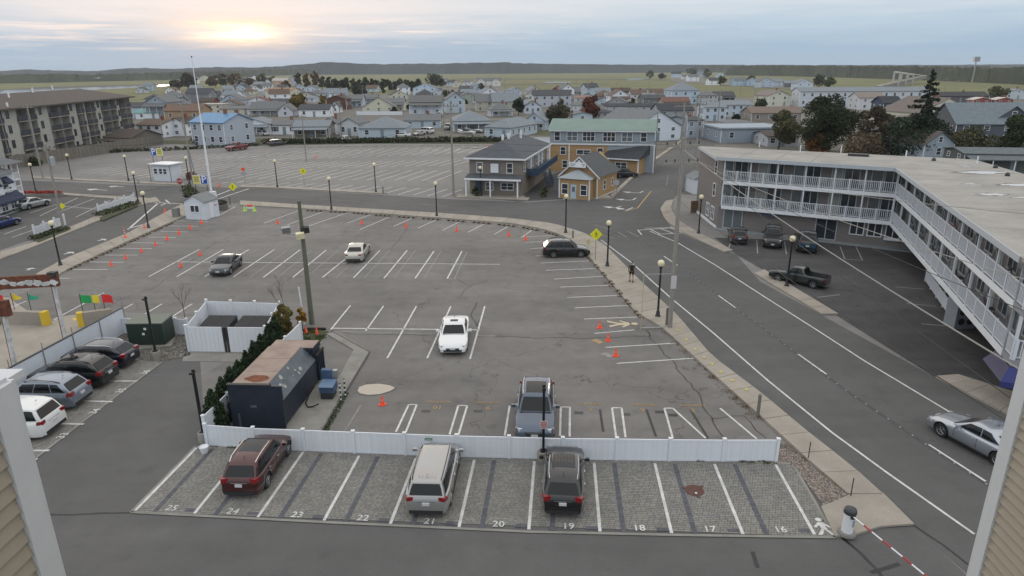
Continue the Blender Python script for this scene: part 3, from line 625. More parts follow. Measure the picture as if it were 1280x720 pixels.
# long panel wall by the miniature golf yard
wa, wb = g(158, 415), g(20, 497); wd = (wb-wa).xy.normalized(); wc = wa.xy+wd*22
o = thing('boundary_wall', 'long pale panel wall between the parked cars and the concrete yard', 'wall', (wa.x, wa.y, 0))
hw = 1.75; n = 9
for i in range(n):
    p = wa.xy+wd*(22*i/n+.01); q = wa.xy+wd*(22*(i+1)/n-.01); m_ = (p+q)/2-wa.xy; MB().box((m_.x, m_.y, hw/2), ((q-p).length, .10, hw), math.atan2(wd.y, wd.x)).build('panel', M_WALLV, o)
    c = (p)-wa.xy; off = Vector((-wd.y, wd.x))*-.10
    MB().tube((c.x+off.x*-1, c.y+off.y*-1, 0), (c.x+off.x*-1, c.y+off.y*-1, hw+.55), .025).build('wire_post', M_STEEL, o)
m_ = wd*11; MB().box((m_.x, m_.y, hw+.03), (22, .14, .05), math.atan2(wd.y, wd.x)).build('top_rail', M_DARK, o)
vinyl_fence('low white vinyl fence behind the green electrical cabinet', px([(153, 417), (190, 418), (222, 418), (236, 419)]), 1.15)
# dumpster enclosure
E0, E1, E2, E3 = g(237, 440), g(335, 441), g(352, 408), g(262, 405)
enc = thing('dumpster_enclosure', 'white vinyl dumpster enclosure with double gates', 'enclosure', (E0.x, E0.y, 0))
O = E0.copy(); he = hat(237, 440, 408.5)
def panelwall(par, a, b, h, O, t=.05, nm='panel', m=M_VINYL, z0=.05):
    a, b = a-O, b-O; d = b-a; l = d.length; n = max(1, round(l/.3)); mb = MB(); rz = math.atan2(d.y, d.x)
    for i in range(n):
        c = a.lerp(b, (i+.5)/n); mb.box((c.x, c.y, z0+(h-z0)/2), (l/n-.008, t, h-z0), rz)
    return mb.build(nm, m, par)
mid = E0.lerp(E1, .49)
panelwall(enc, E0.lerp(E1, .01), E0.lerp(E1, .455), he, O, nm='gate'); panelwall(enc, E0.lerp(E1, .53), E0.lerp(E1, .99), he, O, nm='gate')
for a in (.475, .51): c = E0.lerp(E1, a)-O; MB().box((c.x, c.y, he/2), (.09, .12, he)).build('gate_post', M_DARK, enc)
for a, b_ in ((E1, E2), (E2, E3), (E3, E0)): panelwall(enc, a, b_, he-.02, O)
for p in (E2, E3, E2.lerp(E3, .33), E2.lerp(E3, .66), E1.lerp(E2, .5), E3.lerp(E0, .5), E1, E0):
    c = p-O; a = MB().box((c.x, c.y, he/2+.05), (.14, .14, he+.1)).build('post', M_VINYL, enc); MB().box((c.x, c.y, he+.12), (.18, .18, .05)).build('post_cap', M_WHITE, a)
sheet('concrete_pad', px([(228, 452), (338, 453), (356, 404), (262, 401), (236, 416)]), M_CONC2, .02)
M_LID = mat('black_lid_plastic', (.03, .03, .034), .6)
for k, t in enumerate((.08, .54)):
    a, b_ = E0.lerp(E1, t), E0.lerp(E1, t+.39); d = (b_-a); rz = math.atan2(d.y, d.x); c = (a+b_)/2+(E3-E0)*.5
    du = thing('dumpster', ('left' if k == 0 else 'right')+' black-lidded dumpster inside the white enclosure', 'dumpster', (c.x, c.y, 0), rz); w = d.length
    MB().prism([(-w/2, -.8), (w/2, -.8), (w/2, .8), (-w/2, .8)], .15, 1.0).build('bin', M_DARK, du)
    for s in (-1, 1):
        mb = MB(); mb.add([(s*w/4-w/4+.02, -.85, 1.05), (s*w/4+w/4-.02, -.85, 1.05), (s*w/4+w/4-.02, .8, 1.3), (s*w/4-w/4+.02, .8, 1.3), (s*w/4-w/4+.02, -.85, 1.0), (s*w/4+w/4-.02, -.85, 1.0), (s*w/4+w/4-.02, .8, 1.0), (s*w/4-w/4+.02, .8, 1.0)], [(0, 1, 2, 3), (4, 5, 1, 0), (5, 6, 2, 1), (6, 7, 3, 2), (7, 4, 0, 3)])
        for i in range(7):
            x = s*w/4-w/4+.1+i*(w/2-.2)/6; mb.tube((x, -.85, 1.06), (x, .8, 1.31), .022, n=4)
        mb.build('lid', M_LID, du)
# electrical cabinet
c = g(185, 432)
cab = thing('electrical_cabinet', 'dark green electrical cabinet on a concrete pad', 'cabinet', (c.x+.1, c.y+.5, 0), .02)
MG = mat('dark_green_steel', (.016, .034, .026), .5, var=.1)
MB().bx(-1.15, 1.15, -.75, .75, .16, 1.62).build('body', MG, cab); MB().add([(-1.2, -.8, 1.62), (1.2, -.8, 1.62), (1.2, .8, 1.62), (-1.2, .8, 1.62), (-1.2, -.8, 1.68), (1.2, -.8, 1.68), (1.2, .8, 1.76), (-1.2, .8, 1.76)], [(4, 5, 6, 7), (0, 1, 5, 4), (1, 2, 6, 5), (2, 3, 7, 6), (3, 0, 4, 7)]).build('lid', mat('grey_green_lid', (.14, .16, .13), .6), cab)
for x, z in ((-.05, 1.2), (-.2, .85)): MB().bx(x, x+.16, -.765, -.75, z, z+.15).build('warning_label', M_WHITE, cab)
MB().bx(.0, .01, -.76, -.75, .2, 1.6).build('door_seam', M_DARK, cab)
struct('concrete_pad', MB().prism(px([(163, 440), (215, 434), (222, 419), (186, 412), (160, 418)]), -.02, .14), M_CONC2)
# gravel
M_GRAV = [mat('gravel_a', (.16, .13, .10), .9, objrand=0, var=.4, scale=9), mat('gravel_b', (.30, .25, .20), .9, var=.4, scale=9)]
def gravel(name, poly, n, s, mats, label=None):
    P = [p.xy for p in px(poly)]; xs = [p.x for p in P]; ys = [p.y for p in P]; rnd = random.Random(3)
    bed = sheet(name+'_bed', P, mats[0], .02)
    def ins(x, y):
        c = False
        for i in range(len(P)):
            a, b = P[i], P[i-1]
            if (a.y > y) != (b.y > y) and x < (b.x-a.x)*(y-a.y)/(b.y-a.y)+a.x: c = not c
        return c
    mbs = [MB() for _ in mats]; k = 0
    while k < n:
        x, y = rnd.uniform(min(xs), max(xs)), rnd.uniform(min(ys), max(ys))
        if not ins(x, y): continue
        k += 1; r = s*rnd.uniform(.6, 1.4); a = rnd.uniform(0, 3); z = .02
        mb = mbs[rnd.randrange(len(mats))]; vs = [(x+math.cos(a+i*1.57)*r*rnd.uniform(.7, 1.1), y+math.sin(a+i*1.57)*r*rnd.uniform(.6, 1), z+r*.3) for i in range(4)]+[(x, y, z+r*rnd.uniform(.7, 1.0)), (x, y, z-.02)]
        mb.add(vs, [(0, 1, 4), (1, 2, 4), (2, 3, 4), (3, 0, 4), (1, 0, 5), (2, 1, 5), (3, 2, 5), (0, 3, 5)])
    for mb, m in zip(mbs, mats): mb.build(name, m, bed)['kind'] = 'stuff'
gravel('river_stones', [(971, 560), (985, 563), (1003, 574), (1058, 620), (1045, 628), (1030, 632), (990, 579), (972, 578)], 6500, .055, [mat('stone_brown', (.13, .095, .075), .85, var=.4, scale=7), mat('stone_pale', (.36, .30, .25), .85, var=.3, scale=7), mat('stone_grey', (.20, .18, .17), .85, var=.3, scale=7)])
gravel('grey_gravel', [(130, 430), (155, 415), (236, 419), (238, 444), (205, 452), (178, 450)], 3500, .05, [mat('gravel_dark', (.13, .12, .105), .9, var=.3, scale=7), mat('gravel_pale', (.27, .25, .22), .9, var=.3, scale=7)])
# green sign on fence
c = g(537, 571.5); MB().box((c.x, c.y-.05, .98), (.36, .02, .10), rz=-.07).build('fence_sign', mat('green_sign', (.02, .16, .09), .5))
fs = bpy.data.objects['fence_sign']; tag(fs, 'small green sign with white lettering fixed to the long white fence', 'sign'); scribble(fs, (c.x, c.y-.064, .98), .28, .05, 1, M_WHITE, -.07)
# ================================================================ COMPACTOR CONTAINER
M_NAVY = mat('navy_steel', (.012, .019, .034), .5, var=.3, scale=2); M_CTOP = mat('worn_pinkish_steel_top', (.23, .165, .135), .55, var=.25, scale=1.2); M_GREYS = mat('grey_blue_steel', (.075, .095, .115), .5, var=.3, scale=2)
c0, c1 = g(357, 537), g(404, 472); cd = (c1-c0); L0 = cd.length+.2; rz = math.atan2(cd.y, cd.x)-math.pi/2
k0 = g(293, 533); wd0 = 2.6
cont = thing('compactor_container', 'long navy roll-off trash compactor container with a worn pinkish top', 'container', (c0.x, c0.y, 0), rz)
H1, H2 = 1.55, 2.35
MB().bx(-wd0, 0, 0, L0, .18, H1).build('lower_body', M_NAVY, cont)
MB().add([(-wd0, .1, H1), (0, .1, H1), (0, L0-1.1, H1), (-wd0, L0-1.1, H1), (-wd0, .1, H2), (-.75, .1, H2), (-.75, L0-1.1, H2), (-wd0, L0-1.1, H2)], [(0, 4, 7, 3), (0, 1, 5, 4), (2, 3, 7, 6)]).build('hopper_end', M_NAVY, cont)
MB().add([(0, .1, H1), (0, L0-1.1, H1), (-.75, L0-1.1, H2), (-.75, .1, H2)], [(0, 1, 2, 3)]).build('sloped_side', M_GREYS, cont)
for i in range(3): y0, y1 = .12+i*(L0-1.22)/3, .10+(i+1)*(L0-1.22)/3; MB().add([(-wd0, y0, H2+.01), (-.75, y0, H2+.01), (-.75, y1, H2+.01), (-wd0, y1, H2+.01)], [(0, 1, 2, 3)]).build('top_plate', M_CTOP, cont)
MB().bx(-wd0-.05, .05, -.06, .06, .1, H2+.08).build('end_frame', M_NAVY, cont); MB().bx(-wd0-.08, -.5, -.1, .1, H2+.08, H2+.16).build('end_rail', M_TRIM, cont)
MB().bx(-wd0, -.1, L0-1.1, L0, H1, H2-.1).build('ram_housing', M_NAVY, cont); MB().bx(-wd0, -.1, L0-1.1, L0, H2-.1, H2-.06).build('ram_top', M_CTOP, cont)
for i in range(4): y = L0-1.0+i*.3; MB().bx(.0, .12, y, y+.1, .2, H1+.25).build('rib', M_NAVY, cont)
MB().bx(-.02, .12, L0-1.1, L0+.1, H1+.2, H1+.28).build('rib_cap', M_RUBBER, cont)
mb = MB(); rnd = random.Random(9); pts = [(math.cos(t*.52)*(.62+rnd.uniform(-.1, .12)), math.sin(t*.52)*(.40+rnd.uniform(-.06, .06))) for t in range(12)]
mb.add([(-1.55+x, .95+y, H2+.016) for x, y in pts], [tuple(range(12))]); mb.build('rust_patch', mat('rust', (.16, .055, .025), .9, var=.4, scale=5), cont)
for i in range(9):
    y = .8+rnd.uniform(0, L0-2.6); t = rnd.uniform(.15, .85); s = rnd.uniform(.05, .22); n_ = Vector((.73, 0, .69)); c = Vector((-.75*t, y, H1+(H2-H1)*t))+n_*.006
    mb = MB(); q = []
    for k in range(7): a = k*.9; q.append(c+Vector((-.69, 0, .73))*(math.cos(a)*s*.7)+Vector((0, 1, 0))*(math.sin(a)*s*rnd.uniform(.5, 1)))
    mb.add(q, [tuple(range(7))]).build('scuff', mat('pale_scuff', (.34, .34, .30), .8, var=.3, scale=6), cont)
MB().bx(-1.6, -1.3, -.075, -.06, 1.25, 1.36).build('plate', M_GREYS, cont); MB().bx(-2.3, -2.2, -.08, -.06, .1, .9).build('latch', M_GREYS, cont)
struct('concrete_pad', MB().prism(px([(330, 538), (403, 540), (462, 440), (420, 415), (408, 418), (442, 438), (425, 470), (395, 478)]), -.02, .06), M_CONC2)
pathstrip(px([(403, 540), (428, 498), (462, 441), (412, 413)]), .10, .065).build('joint_seal', M_TAR, bpy.data.objects['concrete_pad'])
hp = g(408, 500); hy = thing('hydraulic_power_unit', 'blue hydraulic power unit beside the compactor container', 'power unit', (hp.x, hp.y, .06), rz)
M_BL = mat('faded_blue_steel', (.05, .09, .17), .5, var=.2, scale=4)
MB().prism([(-.35, 0), (.45, 0), (.45, .75), (-.35, .75)], .35, .75).build('tank', M_BL, hy); MB().bx(-.28, .38, -.06, .7, .05, .35).build('pump_base', M_DARK, hy); MB().bx(-.45, .15, .8, 1.1, .2, 1.35).build('control_box', M_BL, hy); MB().bx(.15, .42, .85, 1.1, .8, 1.3).build('meter', M_STEEL, hy)
MB().box((.05, .3, .79), (.8, .85, .05), M=Matrix.Rotation(.12, 3, 'X')).build('hood', mat('pale_blue_hood', (.12, .19, .30), .45), hy)
hs = [g(398, 505, .35), g(392, 508, .15), g(385, 509, .08), g(382, 504, .08), g(386, 494, .2), g(392, 484, .6)]
tag(MB().path([p for p in hs], .035, 7).build('hydraulic_hose', M_RUBBER), 'thick black hydraulic hose looping between container and power unit', 'hose')
for a, b_, t in ((426.5, 503, 'nearer'), (432, 497, 'farther')):
    p = g(a, b_); o = thing('striped_marker_post', t+' of two thin black and white marker posts by the concrete pad', 'marker post', p)
    mb = MB().tube((0, 0, 0), (0, 0, 1.15), .04); mb.build('post', M_TRIM, o)
    for k in range(4): MB().tube((0, 0, .15+k*.28), (0, 0, .25+k*.28), .044).build('stripe', M_WHITE, o)
# puddle
P = px([(447, 489), (449, 484), (458, 481), (474, 480), (487, 482), (494, 485), (488, 489), (475, 493), (460, 494), (450, 492)]); cc = sum(P, Vector())/len(P)
pw = sheet('puddle', [cc+(p-cc)*1.0 for p in P], mat('puddle_water', (.30, .22, .13), .03, spec=1.0, coat=1), .022); sheet('puddle_rim', [cc+(p-cc)*1.12 for p in P], mat('wet_asphalt', (.035, .033, .032), .35), .018)
# grassy corner at the pole
slab('grass_verge', [(371, 437), (378, 423), (384, 410), (412, 414), (392, 438)], M_SCRUB, .05, -.02); slab('planting_bed', [(262, 553), (258, 500), (340, 410), (376, 425), (372, 440)], mat('bark_mulch', (.045, .035, .025), .95, var=.4, scale=8), .05, -.02)
sheet('gravel_strip', px([(262, 559), (262, 557), (972, 577), (972, 580)]), mat('dirt_strip', (.12, .09, .055), .95, var=.4, scale=3), .03)
# ================================================================ LAMPS, POLES
def globe_lamp(p, label, h=4.3, group='black globe street lamps along the pavements'):
    o = thing('street_lamp', label, 'street lamp', p, 0, group)
    if 'pole' not in KIDS:
        a = MB().lathe([(.20, 0), (.20, .18), (.15, .24), (.13, .5), (.085, .58), (.075, 1.5), (.065, 3.86), (.10, 3.90), (.10, 3.96), (.14, 4.02), (.14, 4.05)], n=12).build('pole', M_BLACKP, o, 40)
        b = MB().lathe([(.12, 4.04), (.19, 4.10), (.235, 4.2), (.245, 4.3), (.22, 4.42), (.15, 4.51), (.05, 4.545)], n=16).build('globe', M_GLOBE, o, 60)
        b.data.materials[0] = M_GLOBE; KIDS['pole'] = a; KIDS['globe'] = b
    else:
        a = inst(KIDS['pole'], 'pole', o); b = inst(KIDS['globe'], 'globe', o)
    s = h/4.5; a.scale = b.scale = (1, 1, s); b.scale = (1, 1, s)
    return o
LAMPS = [(822, 397, 'globe lamp beside the big utility pole at the road'), (759, 334, 'globe lamp just right of the yellow pedestrian sign'), (707, 292, 'globe lamp in front of the small orange building'), (546, 271, 'globe lamp on the kerb in front of the wooden pole'),
         (414.5, 263, 'globe lamp behind the silver sedan on the lot edge'), (470, 241, 'globe lamp at the front edge of the back lot, near its middle'), (347, 235, 'globe lamp on the back lot edge left of the yellow sign'), (601, 246, 'globe lamp before the grey-brown building porch'),
         (186, 286, 'globe lamp beside the orange and white delineators'), (76, 333, 'globe lamp nearest the rusty sign, with grey box at its foot'), (173, 254, 'globe lamp at the far end of the white picket fence'), (161, 227, 'globe lamp just left of the ticket kiosk, across the street'),
         (90, 225, 'globe lamp across the street from the leaning utility poles'), (237, 230, 'globe lamp between ticket kiosk and flagpole'), (45, 240, 'globe lamp beside the blue-awning inn'), (873, 293, 'globe lamp at the left corner of the grey motel'), (983, 359, 'globe lamp beside the dark pickup truck'),
         (264, 240, 'globe lamp hidden partly behind the flagpole base')]
for a, b_, l in LAMPS: globe_lamp(g(a, b_), l)
def light_pole(p, top, label, sign=False, planter=True):
    o = thing('light_pole', label, 'light pole', p); h = top
    MB().box((0, 0, .5+(h-.5)/2), (.11, .11, h-.5)).build('pole', M_BLACKP, o); MB().lathe([(.28, 0), (.28, .5), (.25, .55)], n=16).build('base', M_CONC2, o, 40); MB().box((0, 0, .58), (.26, .26, .06)).build('base_plate', M_BLACKP, o)
    MB().box((0, -.08, h+.04), (.16, .32, .10)).build('lamp_head', M_BLACKP, o); MB().lathe([(.07, h+.08), (.07, h+.18)], n=10).build('photocell', M_BLACKP, o)
    if sign: s = MB().bx(-.17, .17, -.075, -.06, 1.75, 2.15).build('sign_plate', mat('pale_red_sign', (.50, .38, .38), .5), o); scribble(s, (0, -.08, 1.95), .24, .30, 4, mat('sign_red', (.35, .03, .04), .5))
    return o
light_pole(g(679, 577), 3.75, 'black square light pole with sign in front of the blue-grey SUV', True); light_pole(g(256, 552), 3.7, 'black square light pole at the left corner of the white fence'); light_pole(g(196, 449), 4.0, 'black square light pole beside the green electrical cabinet')
c = g(256, 566); pb = MB().lathe([(.15, 0), (.22, .35), (.2, .35), (.18, .3)], c, 14).build('white_bucket', M_WHITE); tag(pb, 'white bucket at the foot of the corner light pole', 'bucket')
# barrier gate
bp_ = g(1058, 667, .1); gate = thing('barrier_gate', 'white barrier gate with black hood and red and white striped arm', 'gate', (bp_.x, bp_.y, .10))
MB().lathe([(.33, 0), (.33, .08), (.30, .13)], n=20).build('base', M_CONC2, gate, 40); MB().lathe([(.21, .13), (.20, .95)], n=18).build('cabinet', mat('barrier_white', (.70, .72, .74), .35), gate, 40)
MB().lathe([(.235, .95), (.24, 1.05), (.20, 1.14), (.1, 1.17)], n=18).build('hood', mat('barrier_hood', (.03, .035, .045), .4), gate, 50)
a0 = Vector((.0, -.24, .95)); tgt = g(1160, 722, 1.15)-Vector((bp_.x, bp_.y, .1)); ad = (tgt-a0).normalized()
arm = MB().tube(a0, a0+ad*3.6, .028, n=8).build('arm', M_WHITE, gate)
for k in range(4): MB().tube(a0+ad*(.55+k*.9), a0+ad*(.95+k*.9), .031, n=8).build('red_stripe', mat('reflective_red', (.40, .03, .03), .4), arm)
MB().box((0.0, -.22, .92), (.14, .12, .16)).build('arm_bracket', M_DARK, gate)
MB().bx(.05, .12, -.215, -.205, .45, .75).build('display', mat('display_blue', (.25, .33, .42), .3), gate)
for (a, b_), t in (((1010, 575), 'farther'), ((1063, 622), 'nearer')):
    p = g(a, b_); o = tag(MB().tube(p, p+Vector((0, 0, .95)), .022).build('chain_post', M_TRIM), t+' thin black chain post at the edge of the stone bed', 'post', 'thin posts at the stone bed')
p, q = g(1010, 575, .8), g(1063, 622, .8); tag(MB().path([p.lerp(q, i/10)+Vector((0, 0, -1.2*(i/10)*(1-i/10))) for i in range(11)], .006, 4).build('chain', M_STEEL), 'thin chain slung between the two black posts', 'chain')
# cones
def cone(p, label, s=1.0, grp='orange traffic cones'):
    o = thing('traffic_cone', label, 'traffic cone', (p.x, p.y, .01), 0, grp)
    if 'cone' not in KIDS:
        KIDS['cone'] = MB().lathe([(.17, .03), (.155, .06), (.035, .66), (.03, .68)], n=12).build('cone_body', M_ORANGE, o, 50); KIDS['cb'] = MB().box((0, 0, .018), (.44, .44, .036)).build('base', M_ORANGE, o)
        KIDS['cc'] = MB().lathe([(.119, .30), (.090, .41)], n=12).build('collar', mat('cone_collar', (.75, .2, .12), .4), o, 50)
    else: [inst(KIDS[k], None, o) for k in ('cone', 'cb', 'cc')]
    o.scale = (s, s, s); o.rotation_euler.z = random.uniform(0, 1.5); return o
CONES = [(478, 506, 'orange cone in front of the puddle'), (749.5, 410, 'orange cone left of the walking-figure stencil'), (760, 426, 'middle cone of the three by the right-hand stalls'), (769.5, 445, 'nearest cone of the three by the right-hand stalls'),
         (383, 417, 'cone left of the green wooden pole foot'), (396, 418, 'cone right of the green wooden pole foot'), (347, 279.5, 'first cone from the left in the curb-side row'), (452, 280, 'curb-side cone behind the silver sedan'), (507.5, 284, 'curb-side cone left of the globe lamp by the pole'),
         (571, 289, 'curb-side cone right of the globe lamp by the pole'), (636, 295, 'curb-side cone second from the right end'), (657, 300, 'cone at the corner stall left of the black SUV'), (139, 332, 'nearest cone of the slanting left-hand row'), (157, 323.5, 'second cone of the slanting left-hand row'),
         (177, 315, 'third cone of the slanting left-hand row'), (194.5, 307, 'fourth cone of the slanting left-hand row'), (209, 300, 'fifth cone of the slanting left-hand row'), (224, 293, 'sixth cone of the slanting left-hand row'), (238, 286.5, 'seventh cone of the slanting left-hand row'), (252, 279.5, 'cone just in front of the white booth'),
         (250.5, 319, 'cone behind the dark sedan, farther one'), (226, 333.5, 'cone left of the dark sedan, nearer one'), (206.5, 265.5, 'cone on the tan pavement left of the white booth'), (181, 287, 'cone at the foot of the left-hand globe lamp'), (274, 233, 'lone cone in the street behind the booth'), (395, 197, 'small cone far back in the back lot'), (612, 183, 'small cone at the far edge of the back lot')]
for a, b_, l in CONES: cone(g(a, b_), l, .80 if b_ > 300 else .92)
def delineator(p, label, h=1.1):
    o = thing('delineator', label, 'delineator', (p.x, p.y, .1), 0); MB().lathe([(.2, 0), (.19, .12), (.05, .18)], n=10).build('base', M_ORANGE, o); MB().tube((0, 0, .1), (0, 0, h), .045).build('tube', M_ORANGE, o)
    for z in (.5, .75): MB().tube((0, 0, z), (0, 0, z+.1), .05).build('band', M_WHITE, o)
delineator(g(157, 298), 'orange and white tube delineator on the tan pavement')
for a, b_, c_, l in ((306, 264, 'green', 'lime green cone at the left of the barricade by the booth'), (313, 263, 'red', 'small orange barricade by the booth'), (318, 264, 'green', 'lime green cone at the right of the barricade by the booth')):
    p = g(a, b_)
    if c_ == 'green': o = cone(p, l, 1.1, None); o.name = 'safety_cone'; [k.data.materials.__setitem__(0, mat('lime_green', (.45, .75, .05), .5)) if False else None for k in ()]
    else:
        o = thing('barricade', l, 'barricade', p); MB().bx(-.5, .5, -.03, .03, .55, .75).build('board', M_ORANGE, o); MB().bx(-.5, .5, -.03, .03, .25, .4).build('board', M_WHITE, o)
        for x in (-.42, .42): MB().tube((x, -.2, 0), (x, 0, .8), .025).build('leg', M_WHITE, o)
lime = mat('lime_green', (.42, .70, .06), .5)
for o in list(bpy.data.objects):
    if o.name.startswith('safety_cone'):
        for k in kids(o):
            k.data = k.data.copy(); k.data.materials[0] = lime
# curbside parking stops: tan concrete with black pockets
def stop(a, b_, label):
    A, B_ = g(*a), g(*b_); d = B_-A; l = d.length; rz = math.atan2(d.y, d.x); o = thing('parking_stop', label, 'parking stop', (*A.lerp(B_, .5).xy, 0), rz, 'low parking stops along the lot edge')
    MB().add([(-l/2, -.12, 0), (l/2, -.12, 0), (l/2, .12, 0), (-l/2, .12, 0), (-l/2, -.08, .15), (l/2, -.08, .15), (l/2, .08, .15), (-l/2, .08, .15)], [(4, 5, 6, 7), (0, 1, 5, 4), (1, 2, 6, 5), (2, 3, 7, 6), (3, 0, 4, 7)]).build('bar', mat('stop_tan', (.20, .155, .11), .85, var=.3, scale=4), o)
    n = max(2, int(l/.42))
    for i in range(n): x = -l/2+l*(i+.5)/n; MB().bx(x-.10, x+.10, -.135, .135, .03, .155).build('pocket', M_RUBBER, o)
E_ = [(381, 263.5), (440, 266.5), (480, 270.3), (560, 276), (640, 282.5), (678, 289.5), (703, 297)]
ORD = ['first', 'second', 'third', 'fourth', 'fifth', 'sixth', 'seventh', 'eighth', 'ninth', 'tenth', 'eleventh', 'twelfth']
def stops(pts, n, fill, lab, frm='from the left'):
    P = resample(px(pts), n)
    for i in range(n):
        a, b_ = P[i].lerp(P[i+1], .06), P[i].lerp(P[i+1], .06+fill)
        A, B_ = Vector((*a, 0)), Vector((*b_, 0)); d = B_-A; l = d.length; rz = math.atan2(d.y, d.x); o = thing('parking_stop', ORD[i]+' '+lab+', '+frm, 'parking stop', (*A.lerp(B_, .5).xy, 0), rz, 'low parking stops, '+lab[21:])
        MB().add([(-l/2, -.12, 0), (l/2, -.12, 0), (l/2, .12, 0), (-l/2, .12, 0), (-l/2, -.08, .14), (l/2, -.08, .14), (l/2, .08, .14), (-l/2, .08, .14)], [(4, 5, 6, 7), (0, 1, 5, 4), (1, 2, 6, 5), (2, 3, 7, 6), (3, 0, 4, 7)]).build('bar', mat('stop_tan', (.20, .155, .11), .85, var=.3, scale=4), o)
        k = max(2, int(l/.5))
        for j in range(k): x = -l/2+l*(j+.5)/k; MB().bx(x-.11, x+.11, -.135, .135, .03, .148).build('pocket', M_RUBBER, o)
stops(E_, 11, .75, 'tan and black parking stop on the far kerb')
stops([(735, 322), (765, 355), (805, 403)], 7, .6, 'tan and black parking stop by the roadside stalls', 'from far'); stops([(84, 339), (150, 309), (218, 278)], 8, .75, 'tan and black parking stop by the left pavement', 'from near')
tag(MB().tube(g(383, 411, .1), g(407, 411, .1), .10, n=6).build('parking_stop', M_RUBBER), 'black rubber parking stop behind the green wooden pole', 'parking stop')
# ================================================================ VEHICLES
def lerpt(tab, x):
    if x <= tab[0][0]: return tab[0][1]
    for (a, b_), (c, d) in zip(tab[:-1], tab[1:]):
        if x <= c:
            t = (x-a)/(c-a) if c > a else 0; return b_+(d-b_)*t
    return tab[-1][1]
KIND = dict(
    suv=dict(L=4.65, W=1.88, H=1.68, wb=2.70, r=.36, belt=1.05, hood=.98, nose=.78, cowl=1.02, rf=.42, rr=-1.75, back=-2.22, tail=1.02, sill=.26),
    van=dict(L=5.10, W=1.98, H=1.75, wb=3.00, r=.34, belt=1.05, hood=.98, nose=.75, cowl=1.55, rf=.85, rr=-2.15, back=-2.45, tail=1.02, sill=.24),
    wagon=dict(L=4.95, W=1.86, H=1.50, wb=2.90, r=.34, belt=.95, hood=.90, nose=.70, cowl=.95, rf=.35, rr=-1.75, back=-2.35, tail=.95, sill=.22),
    sedan=dict(L=4.70, W=1.80, H=1.45, wb=2.75, r=.33, belt=.93, hood=.88, nose=.66, cowl=.95, rf=.30, rr=-1.0, back=-1.62, tail=.96, sill=.22),
    coupe=dict(L=4.45, W=1.76, H=1.40, wb=2.65, r=.32, belt=.90, hood=.84, nose=.64, cowl=.90, rf=.25, rr=-.85, back=-1.55, tail=.93, sill=.21),
    jeep=dict(L=4.5, W=1.85, H=1.80, wb=2.6, r=.38, belt=1.18, hood=1.10, nose=.95, cowl=.75, rf=.40, rr=-1.95, back=-2.15, tail=1.15, sill=.36),
    pickup=dict(L=5.5, W=1.92, H=1.80, wb=3.4, r=.40, belt=1.18, hood=1.12, nose=.95, cowl=1.05, rf=.55, rr=-.55, back=-.80, tail=1.12, sill=.38))
